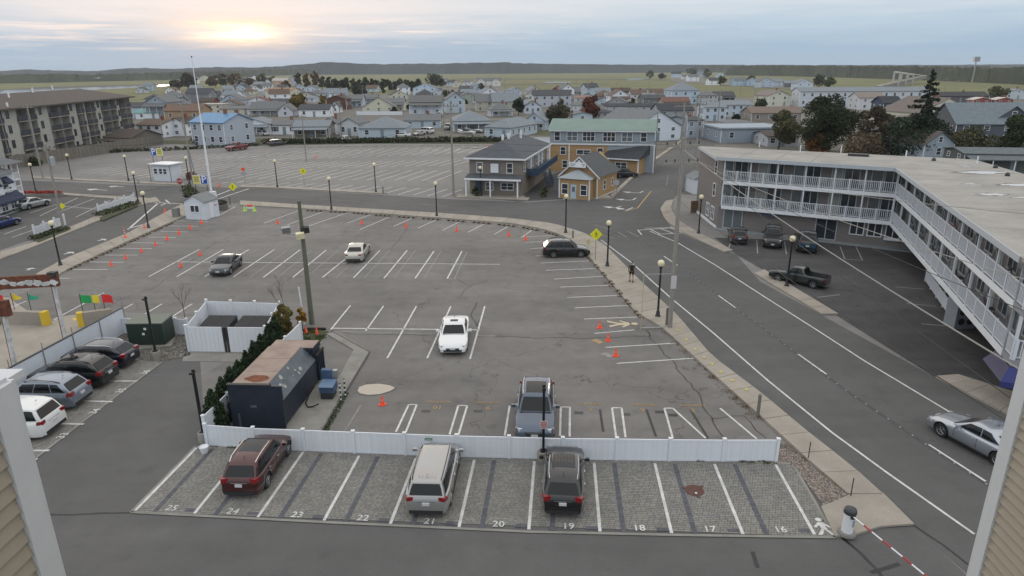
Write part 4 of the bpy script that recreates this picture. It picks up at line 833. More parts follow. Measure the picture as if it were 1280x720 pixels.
def car(kind, rear, front, col, label, cat='car', group=None, detail=2, metal=.3, roof=None, rails=None, sunroof=False, pname=None, cladding=False, plate=True, name='parked_car', lights=True, from_rear=True, mid=None, s=1.0, spare=False, dz=.0, opts=()):
    k = KIND[kind]; A, B_ = g(*rear), g(*front); d = (B_-A); d.normalize(); rz = math.atan2(d.y, d.x)
    L_, W_, H = k['L'], k['W'], k['H']; w = W_/2
    pos = (A+d*(L_/2*s)) if from_rear else (B_-d*(L_/2*s))
    if mid: pos = g(*mid)
    o = thing(name, label, cat, (pos.x, pos.y, .02+dz), rz, group); o.scale = (s, s, s)
    P = mat(pname or 'paint_%02d_%02d_%02d' % tuple(int(c*99) for c in col), col, .30, metal=metal, coat=1.0)
    xf, xr = k['wb']/2+.05, -k['wb']/2+.05; hl = L_/2; r = k['r']
    zt = [(-hl, k['tail']-.28), (-hl+.05, k['tail']-.08), (-hl+.16, k['tail']), (k['back'], k['belt'] if kind not in ('sedan', 'coupe') else k['tail']), (k['back']+.3, k['belt']), (k['cowl']-.1, k['belt']), (k['cowl'], k['hood']+.02), (hl-.75, (k['hood']*2+k['nose'])/3), (hl-.22, k['nose']+.04), (hl-.06, k['nose']-.08), (hl, k['nose']-.2)]
    if kind == 'pickup': zt = [(-hl, 1.1), (-hl+.04, 1.14), (k['back']-.05, 1.14), (k['back'], k['belt'])]+zt[5:]
    zt.sort()
    xs = set([-hl, -hl+.05, -hl+.16, -hl+.4, hl-.4, hl-.22, hl-.1, hl-.04, hl, k['back'], k['cowl'], 0, .5, -.5, hl-.75])
    R_ = r+.075
    for xw in (xf, xr):
        for t in (-1, -.94, -.8, -.55, -.25, 0, .25, .55, .8, .94, 1): xs.add(xw+R_*t*1.0)
    xs = sorted(x for x in xs if -hl <= x <= hl); xs = [x for i, x in enumerate(xs) if i == 0 or x-xs[i-1] > .012]
    vs = []; m = 9
    for x in xs:
        e = max(0, (abs(x)-hl+.75)/.75); ww = w*(1-.17*e**2.2); z = lerpt(zt, x); zb = k['sill']+(.06 if abs(x) > hl-.1 else 0)
        for xw in (xf, xr):
            if abs(x-xw) < R_: zb = max(zb, r+math.sqrt(max(0, R_**2-(x-xw)**2))*1.0)
        z1 = max(zb+.015, .42); z2 = max(z1+.03, z*.68); z3 = max(z2+.02, z*.90)
        cr = .035 if x > k['cowl'] else .02
        ring = [(ww*.93, zb), (ww*.985, z1), (ww, z2), (ww*.985, z3), (ww*.945, z-.022), (ww*.88, z), (ww*.55, z+cr*.8), (0, z+cr)]
        full = [(x, y, q) for y, q in ring]+[(x, -y, q) for y, q in reversed(ring[:-1])]
        vs += full
    n = 15; nf = len(xs); fs = []
    bed = kind == 'pickup'
    for i in range(nf-1):
        for j in range(n-1):
            if bed and xs[i+1] <= k['back']+.01 and 4 < j < 9 and xs[i] >= -hl+.03: continue
            a = i*n+j; fs.append((a, a+n, a+n+1, a+1))
    fs.append(tuple(range(n))); fs.append(tuple((nf-1)*n+j for j in reversed(range(n))))
    MB().add(vs, fs).build('body', P, o, 42)
    ub = MB().bx(-hl+.15, hl-.15, -w*.80, w*.80, k['sill']-.04, .62); ub.build('underbody', M_TRIM, o)
    if bed:
        bb = MB().add([(k['back']-.04, -w*.80, .75), (k['back']-.04, w*.80, .75), (-hl+.07, w*.80, .75), (-hl+.07, -w*.80, .75), (k['back']-.04, -w*.86, 1.13), (k['back']-.04, w*.86, 1.13), (-hl+.07, w*.86, 1.13), (-hl+.07, -w*.86, 1.13)], [(0, 1, 2, 3), (0, 4, 5, 1), (1, 5, 6, 2), (2, 6, 7, 3), (3, 7, 4, 0)])
        bb.build('bed_liner', M_TRIM, o)
    # greenhouse
    wb_, wr = w*.90, w*.74; bx0, bx1, rx0, rx1 = k['back'], k['cowl']+.04, k['rr'], k['rf']; bz0 = (k['tail'] if kind in ('sedan', 'coupe') else k['belt'])-.01; bz = k['belt']-.01
    def GH(u, v, side):
        x = (bx0+(bx1-bx0)*u)*(1-v)+(rx0+(rx1-rx0)*u)*v
        zb = bz0+(bz-bz0)*min(1, u*3); zr = H-.05-.07*(2*u-1)**2-(.03 if u < .08 else 0); z = zb*(1-v)+zr*v
        en = 1-.10*abs(2*u-1)**4
        y = (wb_*(1-v)+wr*v+.03*math.sin(math.pi*v))*en
        return Vector((x, y*side, z))
    us = [0, .05, .15, .3, .45, .6, .75, .88, .96, 1]; vv = [0, .33, .66, 1]; vs = []
    for u in us:
        ring = [GH(u, v, 1) for v in vv]; rf_ = []
        t = GH(u, 1, 1); zc = t.z
        for f, dz_ in ((.86, .028), (.45, .045), (0, .05), (-.45, .045), (-.86, .028)): rf_.append(Vector((t.x, t.y*f, zc+dz_*(0 if u in (0, 1) else .6 if u in (.05, .96) else 1))))
        vs += ring+rf_+[GH(u, v, -1) for v in reversed(vv)]
    n2 = len(vv)*2+5; fs = [(i*n2+j, (i+1)*n2+j, (i+1)*n2+j+1, i*n2+j+1) for i in range(len(us)-1) for j in range(n2-1)]; fs.append(tuple(range(n2))); q = (len(us)-1)*n2; fs.append(tuple(q+j for j in reversed(range(n2))))
    MB().add(vs, fs).build('roof', mat('paint_roof_'+str(roof), roof, .3, metal=metal, coat=1.0) if roof else P, o, 42)
    def pane(u0, u1, v0, v1, side, nm='side_window', off=.009, shear=0, shear2=0):
        a = []
        N_ = 6
        for i in range(N_+1):
            for v in (v0, v0*.67+v1*.33, v0*.33+v1*.67, v1):
                u = u0+(u1-u0)*i/N_+(shear*(1-(i/N_)) + shear2*(i/N_))*(v-v0)/(v1-v0); p = GH(u, v, side); a.append((p.x, p.y+side*off, p.z+off*.3))
        MB().add(a, [(4*i+j, 4*i+j+1, 4*i+j+5, 4*i+j+4) for i in range(N_) for j in range(3)]).build(nm, M_GLASS, o, True)
    wl = {'sedan': [(.12, .50), (.52, .91)], 'coupe': [(.12, .46), (.48, .91)], 'suv': [(.06, .28), (.30, .60), (.62, .93)], 'wagon': [(.06, .30), (.32, .61), (.63, .93)], 'van': [(.04, .30), (.32, .60), (.62, .93)], 'jeep': [(.06, .30), (.33, .62), (.65, .93)], 'pickup': [(.10, .46), (.50, .92)]}[kind]
    for sd_ in (1, -1):
        for i, (u0, u1) in enumerate(wl): pane(u0, u1, .10, .86, sd_, shear=(.06 if i == 0 and kind != 'van' else 0), shear2=0)
    def endpane(u, v0, v1, f0, f1, nm, off):
        a = []
        for v in (v0, (v0+v1)/2, v1):
            p = GH(u, v, 1)
            for f in (-1, -.5, 0, .5, 1): a.append((p.x+off*(1), p.y*f*(f0+(f1-f0)*(v-v0)/(v1-v0)), p.z+.006))
        MB().add(a, [(i*5+j, i*5+j+1, (i+1)*5+j+1, (i+1)*5+j) for i in range(2) for j in range(4)]).build(nm, M_GLASS, o, True)
    endpane(1, .06, .93, .93, .90, 'windshield', .016); endpane(0, .10 if kind in ('sedan', 'coupe') else .14, .90, .90, .86, 'rear_window', -.016)
    # wheels
    key = 'wh%.2f' % r
    for xw in (xf, xr):
        for sd_ in (1, -1):
            if key not in KIDS:
                t = MB().lathe([(r*.62, -.10), (r*.9, -.115), (r, -.085), (r, .085), (r*.9, .115), (r*.62, .10)], n=22, axis='y').build('wheel', M_RUBBER, o, 40); a = MB().lathe([(r*.64, .085), (r*.60, .108), (r*.52, .085), (r*.50, .055)], n=22, axis='y')
                for q in range(5):
                    th = q*2*math.pi/5; a.tube((math.cos(th)*r*.06, .085, math.sin(th)*r*.06), (math.cos(th)*r*.58, .092, math.sin(th)*r*.58), r*.085, r*.06, 5)
                a.lathe([(r*.13, .07), (r*.12, .105)], n=10, axis='y'); ri = a.build('rim', M_RIM, t, 50); KIDS[key] = t; KIDS[key+'r'] = ri
            else:
                t = inst(KIDS[key], 'wheel', o); ri = inst(KIDS[key+'r'], 'rim', t)
            t.location = (xw, sd_*(w-.135), r); t.rotation_euler = (0, 0, 0 if sd_ > 0 else math.pi)
    if detail < 1: return o
    def blob(nm, c, dms, m, rot=0, mirror=True):
        for sd_ in ((1, -1) if mirror else (1,)):
            x, y, z = dms; v = []
            for a in (-1, 1):
                for bq in (-1, 1):
                    for cq in (-1, 1): v.append(Vector((a*x/2*(1 if cq < 0 else .8), bq*y/2*(1 if a*c[0] < 0 else .72), cq*z/2)))
            rm = Matrix.Rotation(rot*sd_, 3, 'Z'); v = [rm@p+Vector((c[0], c[1]*sd_, c[2])) for p in v]
            MB().add(v, [(0, 1, 3, 2), (4, 6, 7, 5), (0, 4, 5, 1), (2, 3, 7, 6), (0, 2, 6, 4), (1, 5, 7, 3)]).build(nm, m, o, 50)
    nz, tz = k['nose'], k['tail']
    if kind in ('suv', 'van', 'wagon', 'jeep'):
        tw = .30 if kind != 'jeep' else .12
        blob('taillight', (-hl+.16, w*.72, tz-.04), (.30, .40 if kind != 'jeep' else .16, .20 if kind != 'van' else .15), M_RED, .22)
    elif kind == 'pickup': blob('taillight', (-hl+.06, w*.84, .98), (.10, .16, .30), M_RED)
    else: blob('taillight', (-hl+.10, w*.66, tz-.13), (.22, .36, .13), M_RED, .28)
    blob('headlight', (hl-.24, w*.72, nz-.06), (.34, .34, .13), M_LENS, -.42)
    MB().bx(hl-.06, hl+.012, -w*.44, w*.44, nz-.28, nz-.13).build('grille', M_TRIM, o); MB().bx(hl-.05, hl+.02, -w*.42, w*.42, nz-.165, nz-.14).build('grille_bar', M_CHROME, o)
    MB().bx(hl-.10, hl+.006, -w*.62, w*.62, .30, .42).build('lower_intake', M_TRIM, o)
    MB().bx(-hl-.015, -hl+.10, -w*.74, w*.74, .30, .46).build('rear_bumper_trim', M_TRIM if kind != 'pickup' else M_CHROME, o)
    if plate:
        MB().bx(-hl-.03, -hl+.02, -.16, .16, .62 if kind not in ('suv', 'van', 'jeep') else .70, .74 if kind not in ('suv', 'van', 'jeep') else .83).build('number_plate', M_PLATE, o)
        MB().bx(hl+.0, hl+.035, -.16, .16, .44, .56).build('number_plate', M_PLATE, o)
    mx = k['cowl']-.35
    for sd_ in (1, -1):
        MB().tube((mx, sd_*w*.86, k['belt']+.03), (mx, sd_*(w+.10), k['belt']+.05), .03, n=5).box((mx-.02, sd_*(w+.12), k['belt']+.08), (.12, .20, .14)).build('mirror', P if detail > 1 else M_TRIM, o, 50)
        if detail > 1:
            for hx in (k['cowl']-1.05, k['cowl']-2.05):
                if hx > -hl+.9: MB().bx(hx, hx+.17, sd_*w*1.0-.012, sd_*w*1.0+.012, k['belt']-.19, k['belt']-.16).build('door_handle', M_CHROME if rails else P, o)
            for hx in (k['cowl']-.15, k['cowl']-1.20, k['cowl']-2.15):
                if hx > -hl+.6: MB().bx(hx, hx+.012, sd_*w*.997-.006, sd_*w*.997+.006, .40, k['belt']-.08).build('door_seam', M_TRIM, o)
            MB().bx(xr+R_, xf-R_, sd_*w*.99-.015, sd_*w*.99+.012, k['sill']+.02, k['sill']+(.16 if cladding else .07)).build('sill_trim', M_TRIM, o)
    if detail > 1:
        MB().bx(-hl+.02, -hl+.10, -w*.40, w*.40, tz-.16, tz-.13).build('tailgate_bar', M_CHROME, o) if kind in ('suv', 'van') else None
        # bonnet cut line and wipers
        MB().bx(k['cowl']+.05, k['cowl']+.09, -w*.7, w*.7, k['hood']+.015, k['hood']+.048).build('wiper_cowl', M_TRIM, o)
        MB().tube((rx0+.35, 0, H+.01), (rx0+.27, 0, H+.09), .02, .008, 5).build('antenna', M_TRIM, o)
    if rails:
        for sd_ in (1, -1):
            pts = [Vector((GH(u, 1, sd_).x, GH(u, 1, sd_).y*.92, GH(u, 1, sd_).z+.075)) for u in (.04, .2, .5, .8, .95)]; pts[0].z -= .05; pts[-1].z -= .05
            MB().path(pts, .022, 6).build('roof_rail', rails, o)
    if sunroof:
        a = []
        small = kind in ('sedan', 'coupe')
        for u in ((.58, .66, .74, .82) if small else (.38, .55, .72, .90)):
            p = GH(u, 1, 1)
            for f in (-.72, -.35, 0, .35, .72): a.append((p.x, p.y*f*(.62 if small else 1), p.z+.050+.006-abs(f)*.018))
        MB().add(a, [(i*5+j, i*5+j+1, (i+1)*5+j+1, (i+1)*5+j) for i in range(3) for j in range(4)]).build('sunroof', M_GLASS, o, True)
    if 'ribs' in opts:
        for f in (-.5, -.3, -.1, .1, .3, .5):
            pts = [Vector((GH(u, 1, 1).x, GH(u, 1, 1).y*f, GH(u, 1, 1).z+.048-abs(f)*.012)) for u in (.08, .3, .6, .85)]; MB().path(pts, .012, 4).build('roof_rib', P, o)
    if spare: MB().lathe([(.36, -.09), (.38, 0), (.36, .09)], (0, 0, 0), 18, 'y').build('spare_wheel', M_RUBBER, o, 40, loc=(-hl-.1, 0, .85), rz=math.pi/2)
    return o
car('suv', (301, 626), (352, 551), (.060, .011, .009), 'burgundy SUV with panoramic roof in bay 24 of the paver bays', 'SUV', rails=M_CHROME, sunroof=True, metal=.5, cladding=True, name='parked_suv', s=.93)
car('van', (533, 650), (557, 556), (.36, .355, .35), 'silver beige minivan with ribbed roof parked in bay 21', 'minivan', rails=M_TRIM, metal=.6, opts=('ribs',), name='parked_minivan', s=.93)
car('suv', (703, 650), (706, 566), (.006, .006, .007), 'black SUV with silver roof rails parked in bay 19', 'SUV', rails=M_CHROME, metal=.2, sunroof=True, cladding=True, opts=('ribs',), name='parked_suv', s=.94)
car('suv', (672, 488), (668, 557), (.075, .10, .145), 'blue-grey SUV facing the white fence from the reserved bays', 'SUV', rails=M_CHROME, metal=.6, sunroof=True, from_rear=False, name='parked_suv', s=1.04)
car('sedan', (572, 402), (566, 446), (.72, .73, .74), 'white sedan with sunroof facing the viewer, alone in the middle of the lot', 'sedan', metal=.1, sunroof=True, from_rear=False, s=1.03)
car('sedan', (442, 330), (455, 311), (.50, .48, .43), 'silver beige sedan parked pointing away in the far double row', 'sedan', metal=.5)
car('coupe', (302, 323), (273, 347), (.014, .020, .028), 'black sedan in the left half of the lot, its nose toward the viewer', 'sedan', from_rear=False, metal=.4)
car('suv', (678, 320), (735, 319), (.010, .010, .011), 'black SUV side-on at the right edge of the lot near the pedestrian sign', 'SUV', rails=M_TRIM, s=.97, name='parked_suv')
car('van', (73, 541), (10, 541), (.70, .71, .71), 'white minivan nearest the house wall in the left bays', 'minivan', metal=.1, name='parked_minivan')
car('suv', (107, 506), (40, 505), (.24, .28, .34), 'silver-blue SUV between the white minivan and a black SUV', 'SUV', metal=.6, rails=M_TRIM, cladding=True, name='parked_suv')
car('suv', (141, 480), (70, 479), (.007, .007, .008), 'black SUV between the silver and the navy car in the left bays', 'SUV', metal=.2, rails=M_TRIM, sunroof=True, name='parked_suv')
car('wagon', (168, 456), (100, 455), (.012, .016, .034), 'navy estate car in the left bay nearest the electrical cabinet', 'estate car', metal=.4, rails=M_CHROME, s=.98, name='parked_estate_car')
car('coupe', (1254, 575), (1170, 531), (.40, .43, .48), 'silver coupe driving along the road at the right edge', 'car', metal=.7, from_rear=False, name='driving_car', s=1.05)
car('pickup', (1034, 361), (978, 350), (.020, .026, .026), 'dark pickup truck parked along the motel lot beside the lamp', 'pickup truck', metal=.4, from_rear=True, name='pickup_truck', s=.84, plate=False)
car('suv', (924, 307), (917, 291), (.010, .010, .012), 'small black SUV under the motel balcony, leftmost of the three', 'SUV', s=.9, name='parked_suv')
car('jeep', (966, 288), (965, 312), (.012, .012, .013), 'black boxy SUV facing outward in the middle motel space', 'SUV', from_rear=False, name='parked_suv')
t_ = car('jeep', (1008, 318), (1006, 299), (.016, .017, .020), 'dark boxy truck with blue tail panels by the motel office windows', 'truck', name='parked_truck', s=1.04)
for sd_ in (-.5, .5): MB().bx(-2.38, -2.26, sd_-.24, sd_+.24, .62, 1.05).build('blue_panel', mat('teal_blue_panel', (.015, .06, .10), .5), t_)
car('sedan', (22, 264), (57, 256), (.36, .38, .39), 'silver sedan parked before the blue-awning inn', 'sedan', metal=.6)
car('sedan', (-18, 290), (21, 279), (.012, .03, .16), 'bright blue sedan cut off at the left edge', 'sedan', metal=.5, from_rear=False)
car('suv', (766, 222), (794, 221), (.010, .016, .017), 'dark green SUV parked behind the small orange building', 'SUV', detail=1, s=.9, name='parked_suv')
car('pickup', (308, 186), (280, 190), (.18, .016, .018), 'red pickup truck at the far edge of the back lot', 'pickup truck', detail=1, name='pickup_truck')
car('van', (337, 183), (355, 181), (.04, .04, .05), 'dark SUV at the far edge of the back lot right of the red pickup', 'SUV', detail=1, s=.85, name='parked_suv')
car('van', (541, 167.5), (517, 166), (.62, .63, .64), 'white panel van behind the hedge of the back lot', 'van', detail=1, s=1.05, name='panel_van')
car('coupe', (513, 172), (492, 171.5), (.62, .63, .64), 'white sports car beside the white panel van', 'car', detail=1)
car('coupe', (531, 168.5), (517, 170), (.35, .34, .32), 'beige car in front of the white panel van', 'car', detail=1, s=.9)
car('jeep', (562, 161), (552, 165), (.30, .31, .28), 'pale jeep facing out beside the utility pole', 'jeep', detail=1)
car('suv', (301, 172), (322, 176), (.60, .61, .62), 'white SUV left of the row of white cottages', 'SUV', detail=1, name='parked_suv')
car('suv', (322, 169), (340, 170), (.55, .56, .58), 'white pickup-like SUV in front of the first white cottage', 'SUV', detail=1, s=.85, name='parked_suv')
car('suv', (545, 141), (549, 146), (.6, .6, .62), 'white SUV beside the tall white and blue house', 'SUV', detail=1, from_rear=False, name='parked_suv')
car('sedan', (427, 176), (440, 178), (.45, .45, .44), 'pale car half hidden in the hedge', 'car', detail=1)
car('suv', (565, 139), (572, 142), (.5, .5, .52), 'white car on the lane beyond the tall white house', 'car', detail=1, s=.9); car('suv', (576, 134), (582, 137), (.03, .03, .04), 'dark car farther up the lane beyond the tall white house', 'car', detail=1, s=.9)
car('suv', (873, 163), (882, 158), (.4, .4, .42), 'small grey car on the side street bend', 'car', detail=1, s=.8)
# two boats on the grass
def boat(p, rz, label, s=1):
    o = thing('motor_boat', label, 'boat', p, rz); o.scale = (s, s, s); st = [(-2.6, .9, .95), (-1, 1.05, 1.0), (.8, .95, 1.1), (2.0, .5, 1.25), (2.9, .03, 1.4)]; vs = []
    for x, w, z in st: vs += [(x, -w, z), (x, -w*.6, .55+.1*(x > 2)), (x, 0, .4+.25*(x > 1.5)), (x, w*.6, .55+.1*(x > 2)), (x, w, z)]
    MB().add(vs, [(i*5+j, i*5+j+1, (i+1)*5+j+1, (i+1)*5+j) for i in range(4) for j in range(4)]+[(0, 1, 2, 3, 4)]+[(i*5, (i+1)*5, (i+1)*5+4, i*5+4) for i in range(4)]).build('hull', mat('boat_white', (.75, .76, .78), .3), o, 30)
    MB().prism([(-.6, -.7), (.9, -.55), (.9, .55), (-.6, .7)], 1.0, 1.5).build('cabin', M_WGLASS, o); MB().bx(-2, 1, -.06, .06, .2, .5).build('trailer', M_STEEL, o)
boat(g(583, 168.5), 2.6, 'white motor boat on the grass, nearer of the two under the orange parasol'); boat(g(592, 166), 2.7, 'white motor boat on the grass, behind the nearer one')
p = g(585, 162); o = thing('parasol', 'orange parasol above the white boats', 'parasol', p); MB().tube((0, 0, 0), (0, 0, 2.6), .04).build('pole', M_WHITE, o); MB().lathe([(1.5, 2.2), (.9, 2.6), (.05, 2.85)], n=8).build('canopy', mat('parasol_orange', (.45, .20, .04), .7), o)
# ================================================================ BUILDINGS
def siding(name, col, var=.05): return mat('siding_'+name, col, .75, var=var, scale=.6, bump=.12, bscale=1.2, stretch=(.4, .4, 7))
def shingle(name, col): return mat('shingle_'+name, col, .9, var=.16, scale=1.6, fine=.12, bump=.3, bscale=6)
WINKEY = {}
def window(par, c, w, h, rz, frame=None, lit=False, split=1, y=0, glass=None, vert=False):
    """window unit facing local -y at c (centre), rotated rz about z"""
    key = (round(w, 2), round(h, 2), split, vert, lit, (frame or M_WHITE).name, (glass or M_WGLASS).name)
    if key not in WINKEY:
        f = .09; mb = MB(); mb.bx(-w/2-f, w/2+f, -.05, .03, h/2, h/2+f); mb.bx(-w/2-f, w/2+f, -.07, .03, -h/2-f, -h/2); mb.bx(-w/2-f, -w/2, -.05, .03, -h/2, h/2); mb.bx(w/2, w/2+f, -.05, .03, -h/2, h/2)
        for i in range(1, split): x = -w/2+w*i/split; mb.bx(x-.04, x+.04, -.045, .03, -h/2, h/2)
        if not vert: mb.bx(-w/2, w/2, -.03, .03, -.025, .025)
        F_ = mb.build('window', frame or M_WHITE); Pn = MB().bx(-w/2, w/2, -.012, .0, -h/2, h/2).build('pane', glass or (M_WGLASS2 if lit else M_WGLASS))
        me1, me2 = F_.data, Pn.data; bpy.data.objects.remove(F_); bpy.data.objects.remove(Pn); WINKEY[key] = (me1, me2)
    me1, me2 = WINKEY[key]
    o = bpy.data.objects.new('window', me1); COL.objects.link(o); o.parent = par; o.location = c; o.rotation_euler = (0, 0, rz)
    p = bpy.data.objects.new('pane', me2); COL.objects.link(p); p.parent = o; return o
def roofmesh(w, d, he, hr, style, ov=.35, t=.14):
    x, y0, y1 = w/2+ov, -ov, d+ov; mb = MB()
    if style == 'gs': V = [(-x, y0, he), (x, y0, he), (x, y1, he), (-x, y1, he), (-x, d/2, hr), (x, d/2, hr)]; Fc = [(0, 1, 5, 4), (2, 3, 4, 5)]; eps = [(0, 4), (4, 3), (1, 5), (5, 2), (0, 1), (2, 3)]
    elif style == 'gf': V = [(-x, y0, he), (x, y0, he), (x, y1, he), (-x, y1, he), (0, y0, hr), (0, y1, hr)]; Fc = [(0, 4, 5, 3), (1, 2, 5, 4)]
    elif style == 'hip':
        k = min(w, d)/2
        if w >= d: V = [(-x, y0, he), (x, y0, he), (x, y1, he), (-x, y1, he), (-w/2+k, d/2, hr), (w/2-k, d/2, hr)]; Fc = [(0, 1, 5, 4), (2, 3, 4, 5), (3, 0, 4), (1, 2, 5)]
        else: V = [(-x, y0, he), (x, y0, he), (x, y1, he), (-x, y1, he), (0, k, hr), (0, d-k, hr)]; Fc = [(0, 4, 5, 3), (1, 2, 5, 4), (0, 1, 4), (2, 3, 5)]
    else: return MB().bx(-x, x, y0, y1, he, he+.35)
    n = len(V); V2 = [(a, b_, c-t) for a, b_, c in V]; fs = list(Fc)+[tuple(n+i for i in reversed(f)) for f in Fc]
    ed = {}
    for f in Fc:
        for i in range(len(f)): e = (f[i], f[(i+1) % len(f)]); ed[tuple(sorted(e))] = ed.get(tuple(sorted(e)), [])+[e]
    for e, l in ed.items():
        if len(l) == 1: a, b_ = l[0]; fs.append((b_, a, n+a, n+b_))
    return mb.add(V+V2, fs)
def house(cx, by, wpx, erow, rrow, depth, rot, style, wall, roof, label, st=1, wins=2, sidew=2, door=True, cat='house', name='house', chim=False, porch=False, dark=None, w=None, eave=None, ridge=None, trimc=None, shutters=False, sides=(1, -1), fwin=True, group=None):
    p = g(cx, by); D = math.hypot(p.x, p.y); w = w or wpx*D/F*.985; he = eave or max(2.3, hat(cx, by, erow)); rr = ridge or max(he+.3, hat(cx, by, rrow)-0.0)
    if not ridge and style in ('gs', 'hip'):
        q = p+Vector((-math.sin(R(rot)), math.cos(R(rot)), 0))*depth/2
        rr = max(he+.4, rowz(q, rrow))
    o = thing(name, label, cat, (p.x, p.y, 0), R(rot), group); wm = wall if not isinstance(wall, tuple) else siding('%02d%02d%02d' % tuple(int(c*99) for c in wall), wall)
    rm_ = roof if not isinstance(roof, tuple) else shingle('%02d%02d%02d' % tuple(int(c*99) for c in roof), roof)
    mb = MB(); x = w/2
    if style == 'gf': mb.add([(-x, 0, -.3), (x, 0, -.3), (x, 0, he), (0, 0, rr-.1), (-x, 0, he), (-x, depth, -.3), (x, depth, -.3), (x, depth, he), (0, depth, rr-.1), (-x, depth, he)], [(0, 1, 2, 3, 4), (9, 8, 7, 6, 5), (1, 6, 7, 2), (5, 0, 4, 9), (2, 7, 8, 3), (4, 3, 8, 9)])
    elif style == 'gs': mb.add([(-x, 0, -.3), (-x, depth, -.3), (-x, depth, he), (-x, depth/2, rr-.1), (-x, 0, he), (x, 0, -.3), (x, depth, -.3), (x, depth, he), (x, depth/2, rr-.1), (x, 0, he)], [(4, 3, 2, 1, 0), (5, 6, 7, 8, 9), (0, 5, 9, 4), (2, 7, 6, 1), (4, 9, 8, 3), (3, 8, 7, 2)])
    else: mb.bx(-x, x, 0, depth, -.3, he)
    mb.build('wall', wm, o); r_ = roofmesh(w, depth, he, rr, style).build('roof', rm_, o)
    if chim or (style != 'flat' and int(cx*13+by*7) % 4 == 0): MB().bx(w*.12, w*.12+.7, depth*.45, depth*.45+.6, he, rr+.9).build('chimney', mat('chimney_brick', (.22, .09, .06), .9), r_)
    # fascia / corner trim in white
    tm = trimc or M_WHITE; tb = MB()
    for sx in (-1, 1): tb.bx(sx*x-.07, sx*x+.07, -.05, .06, 0, he-.12)
    tb.build('corner_trim', tm, o)
    fs_ = he/st
    for s in range(st):
        z = fs_*s+fs_*.56
        if fwin:
            nn = wins
            for i in range(nn):
                t = (i+.5)/nn
                if door and s == 0 and i == nn//2 and nn > 1:
                    MB().bx(-x+w*t-.45, -x+w*t+.45, -.05, .02, 0, 2.05).build('door', mat('door_grey_blue', (.20, .24, .28), .5), o); continue
                window(o, (-x+w*t, -.01, z), min(1.0, w/nn*.5), min(1.25, fs_*.45), 0, lit=(i+s) % 3 == 1)
                if shutters:
                    for q in (-1, 1): MB().bx(-x+w*t+q*.78-.16, -x+w*t+q*.78+.16, -.05, .0, z-.62, z+.62).build('shutter', M_TRIM, o)
        for sx in sides:
            for i in range(sidew):
                t = (i+.5)/sidew; window(o, (sx*(x+.01), depth*t, z), .9, min(1.2, fs_*.42), R(90)*sx, lit=i % 2 == 0)
    if style == 'gf' and rr-he > 1.9: window(o, (0, -.01, he+(rr-he)*.35), .8, .9, 0)
    if porch or (style != 'flat' and door and w < 13 and int(cx*5+by*3) % 4 == 1):
        MB().bx(-x, x, -2.2, -.02, he*.0+.05, .3).build('porch_floor', M_CONC2, o); MB().add([(-x, -2.4, he*.78), (x, -2.4, he*.78), (x, 0, he*.95), (-x, 0, he*.95), (-x, -2.4, he*.74), (x, -2.4, he*.74), (x, 0, he*.9), (-x, 0, he*.9)], [(0, 1, 2, 3), (7, 6, 5, 4), (0, 4, 5, 1), (1, 5, 6, 2), (3, 7, 4, 0)]).build('porch_roof', rm_, o)
        for i in range(4): xx = -x+.1+(w-.2)*i/3; MB().bx(xx-.06, xx+.06, -2.3, -2.18, .3, he*.76).build('porch_post', M_WHITE, o)
    return o
GREY, DGREY, BGREY = (.145, .15, .155), (.062, .066, .072), (.19, .215, .24)
BROWN, DBROWN = (.125, .085, .065), (.07, .055, .048)
WH, LB, CRM, PALE, TAN, TAUPE = (.72, .75, .80), (.42, .50, .58), (.56, .54, .44), (.50, .53, .58), (.34, .235, .15), (.19, .175, .155)
H_ = house
# --- first row behind the back lot hedge
H_(318, 169, 36, 155, 148, 9, 4, 'gf', WH, BGREY, 'white cottage with gable to the lot, left of the black-shuttered one', wins=2)
H_(356, 168, 32, 156, 149, 8, 2, 'gs', WH, GREY, 'white cottage with black shutters and grey roof', wins=3, shutters=True)
H_(390, 173, 41, 158, 150, 8, 3, 'gs', TAUPE, BGREY, 'taupe cottage with twin gables beside a lot light pole', wins=3, sidew=2)
H_(380, 173.3, 17, 158, 151, 3, 3, 'gf', TAUPE, BGREY, 'small taupe front gable wing of the twin-gabled cottage', wins=2, door=False, name='house_wing', cat='house wing') if 0 else None
H_(412, 168, 20, 155, 147, 10, 0, 'gf', WH, GREY, 'white cottage with grey roof wedged behind the taupe twin-gabled one', wins=2)
H_(437, 170, 22, 155, 147, 11, -4, 'gf', (.50, .53, .55), GREY, 'pale grey cottage with gable, left of the light blue hip-roofed one', wins=3)
H_(478, 172, 56, 160, 145, 12, 0, 'hip', LB, BGREY, 'light blue bungalow with wide grey hip roof and carport', wins=3, sidew=2)
H_(528, 160, 44, 151, 142, 9, 4, 'gs', LB, GREY, 'light blue bungalow behind the white panel van', wins=3)
H_(290, 158, 20, 148, 142, 9, 6, 'gf', WH, GREY, 'white cottage partly behind the blue-roofed house', wins=1)
H_(590, 165, 46, 151, 138, 12, 8, 'hip', (.30, .34, .37), BGREY, 'grey hip-roofed bungalow with porch behind the boats', wins=3, porch=True)
H_(622, 172, 36, 159, 147, 16, -28, 'hip', LB, BGREY, 'light blue long bungalow behind the grey-brown building', wins=2, sidew=5)
H_(668, 163, 26, 151, 141, 11, -14, 'gf', LB, BGREY, 'light blue gabled house with deck beside the dark olive tree', wins=3, sidew=2)
H_(728, 152, 24, 146, 140, 8, 5, 'gf', LB, GREY, 'small pale gabled cottage just behind the teal-roofed building', wins=1)
H_(262, 182, 48, 153, 141, 10, -22, 'gs', (.40, .45, .52), mat('blue_metal_roof', (.09, .22, .40), .45, var=.08, scale=.6), 'large two-storey house with bright blue metal roof', st=2, wins=4, sidew=2, door=False)
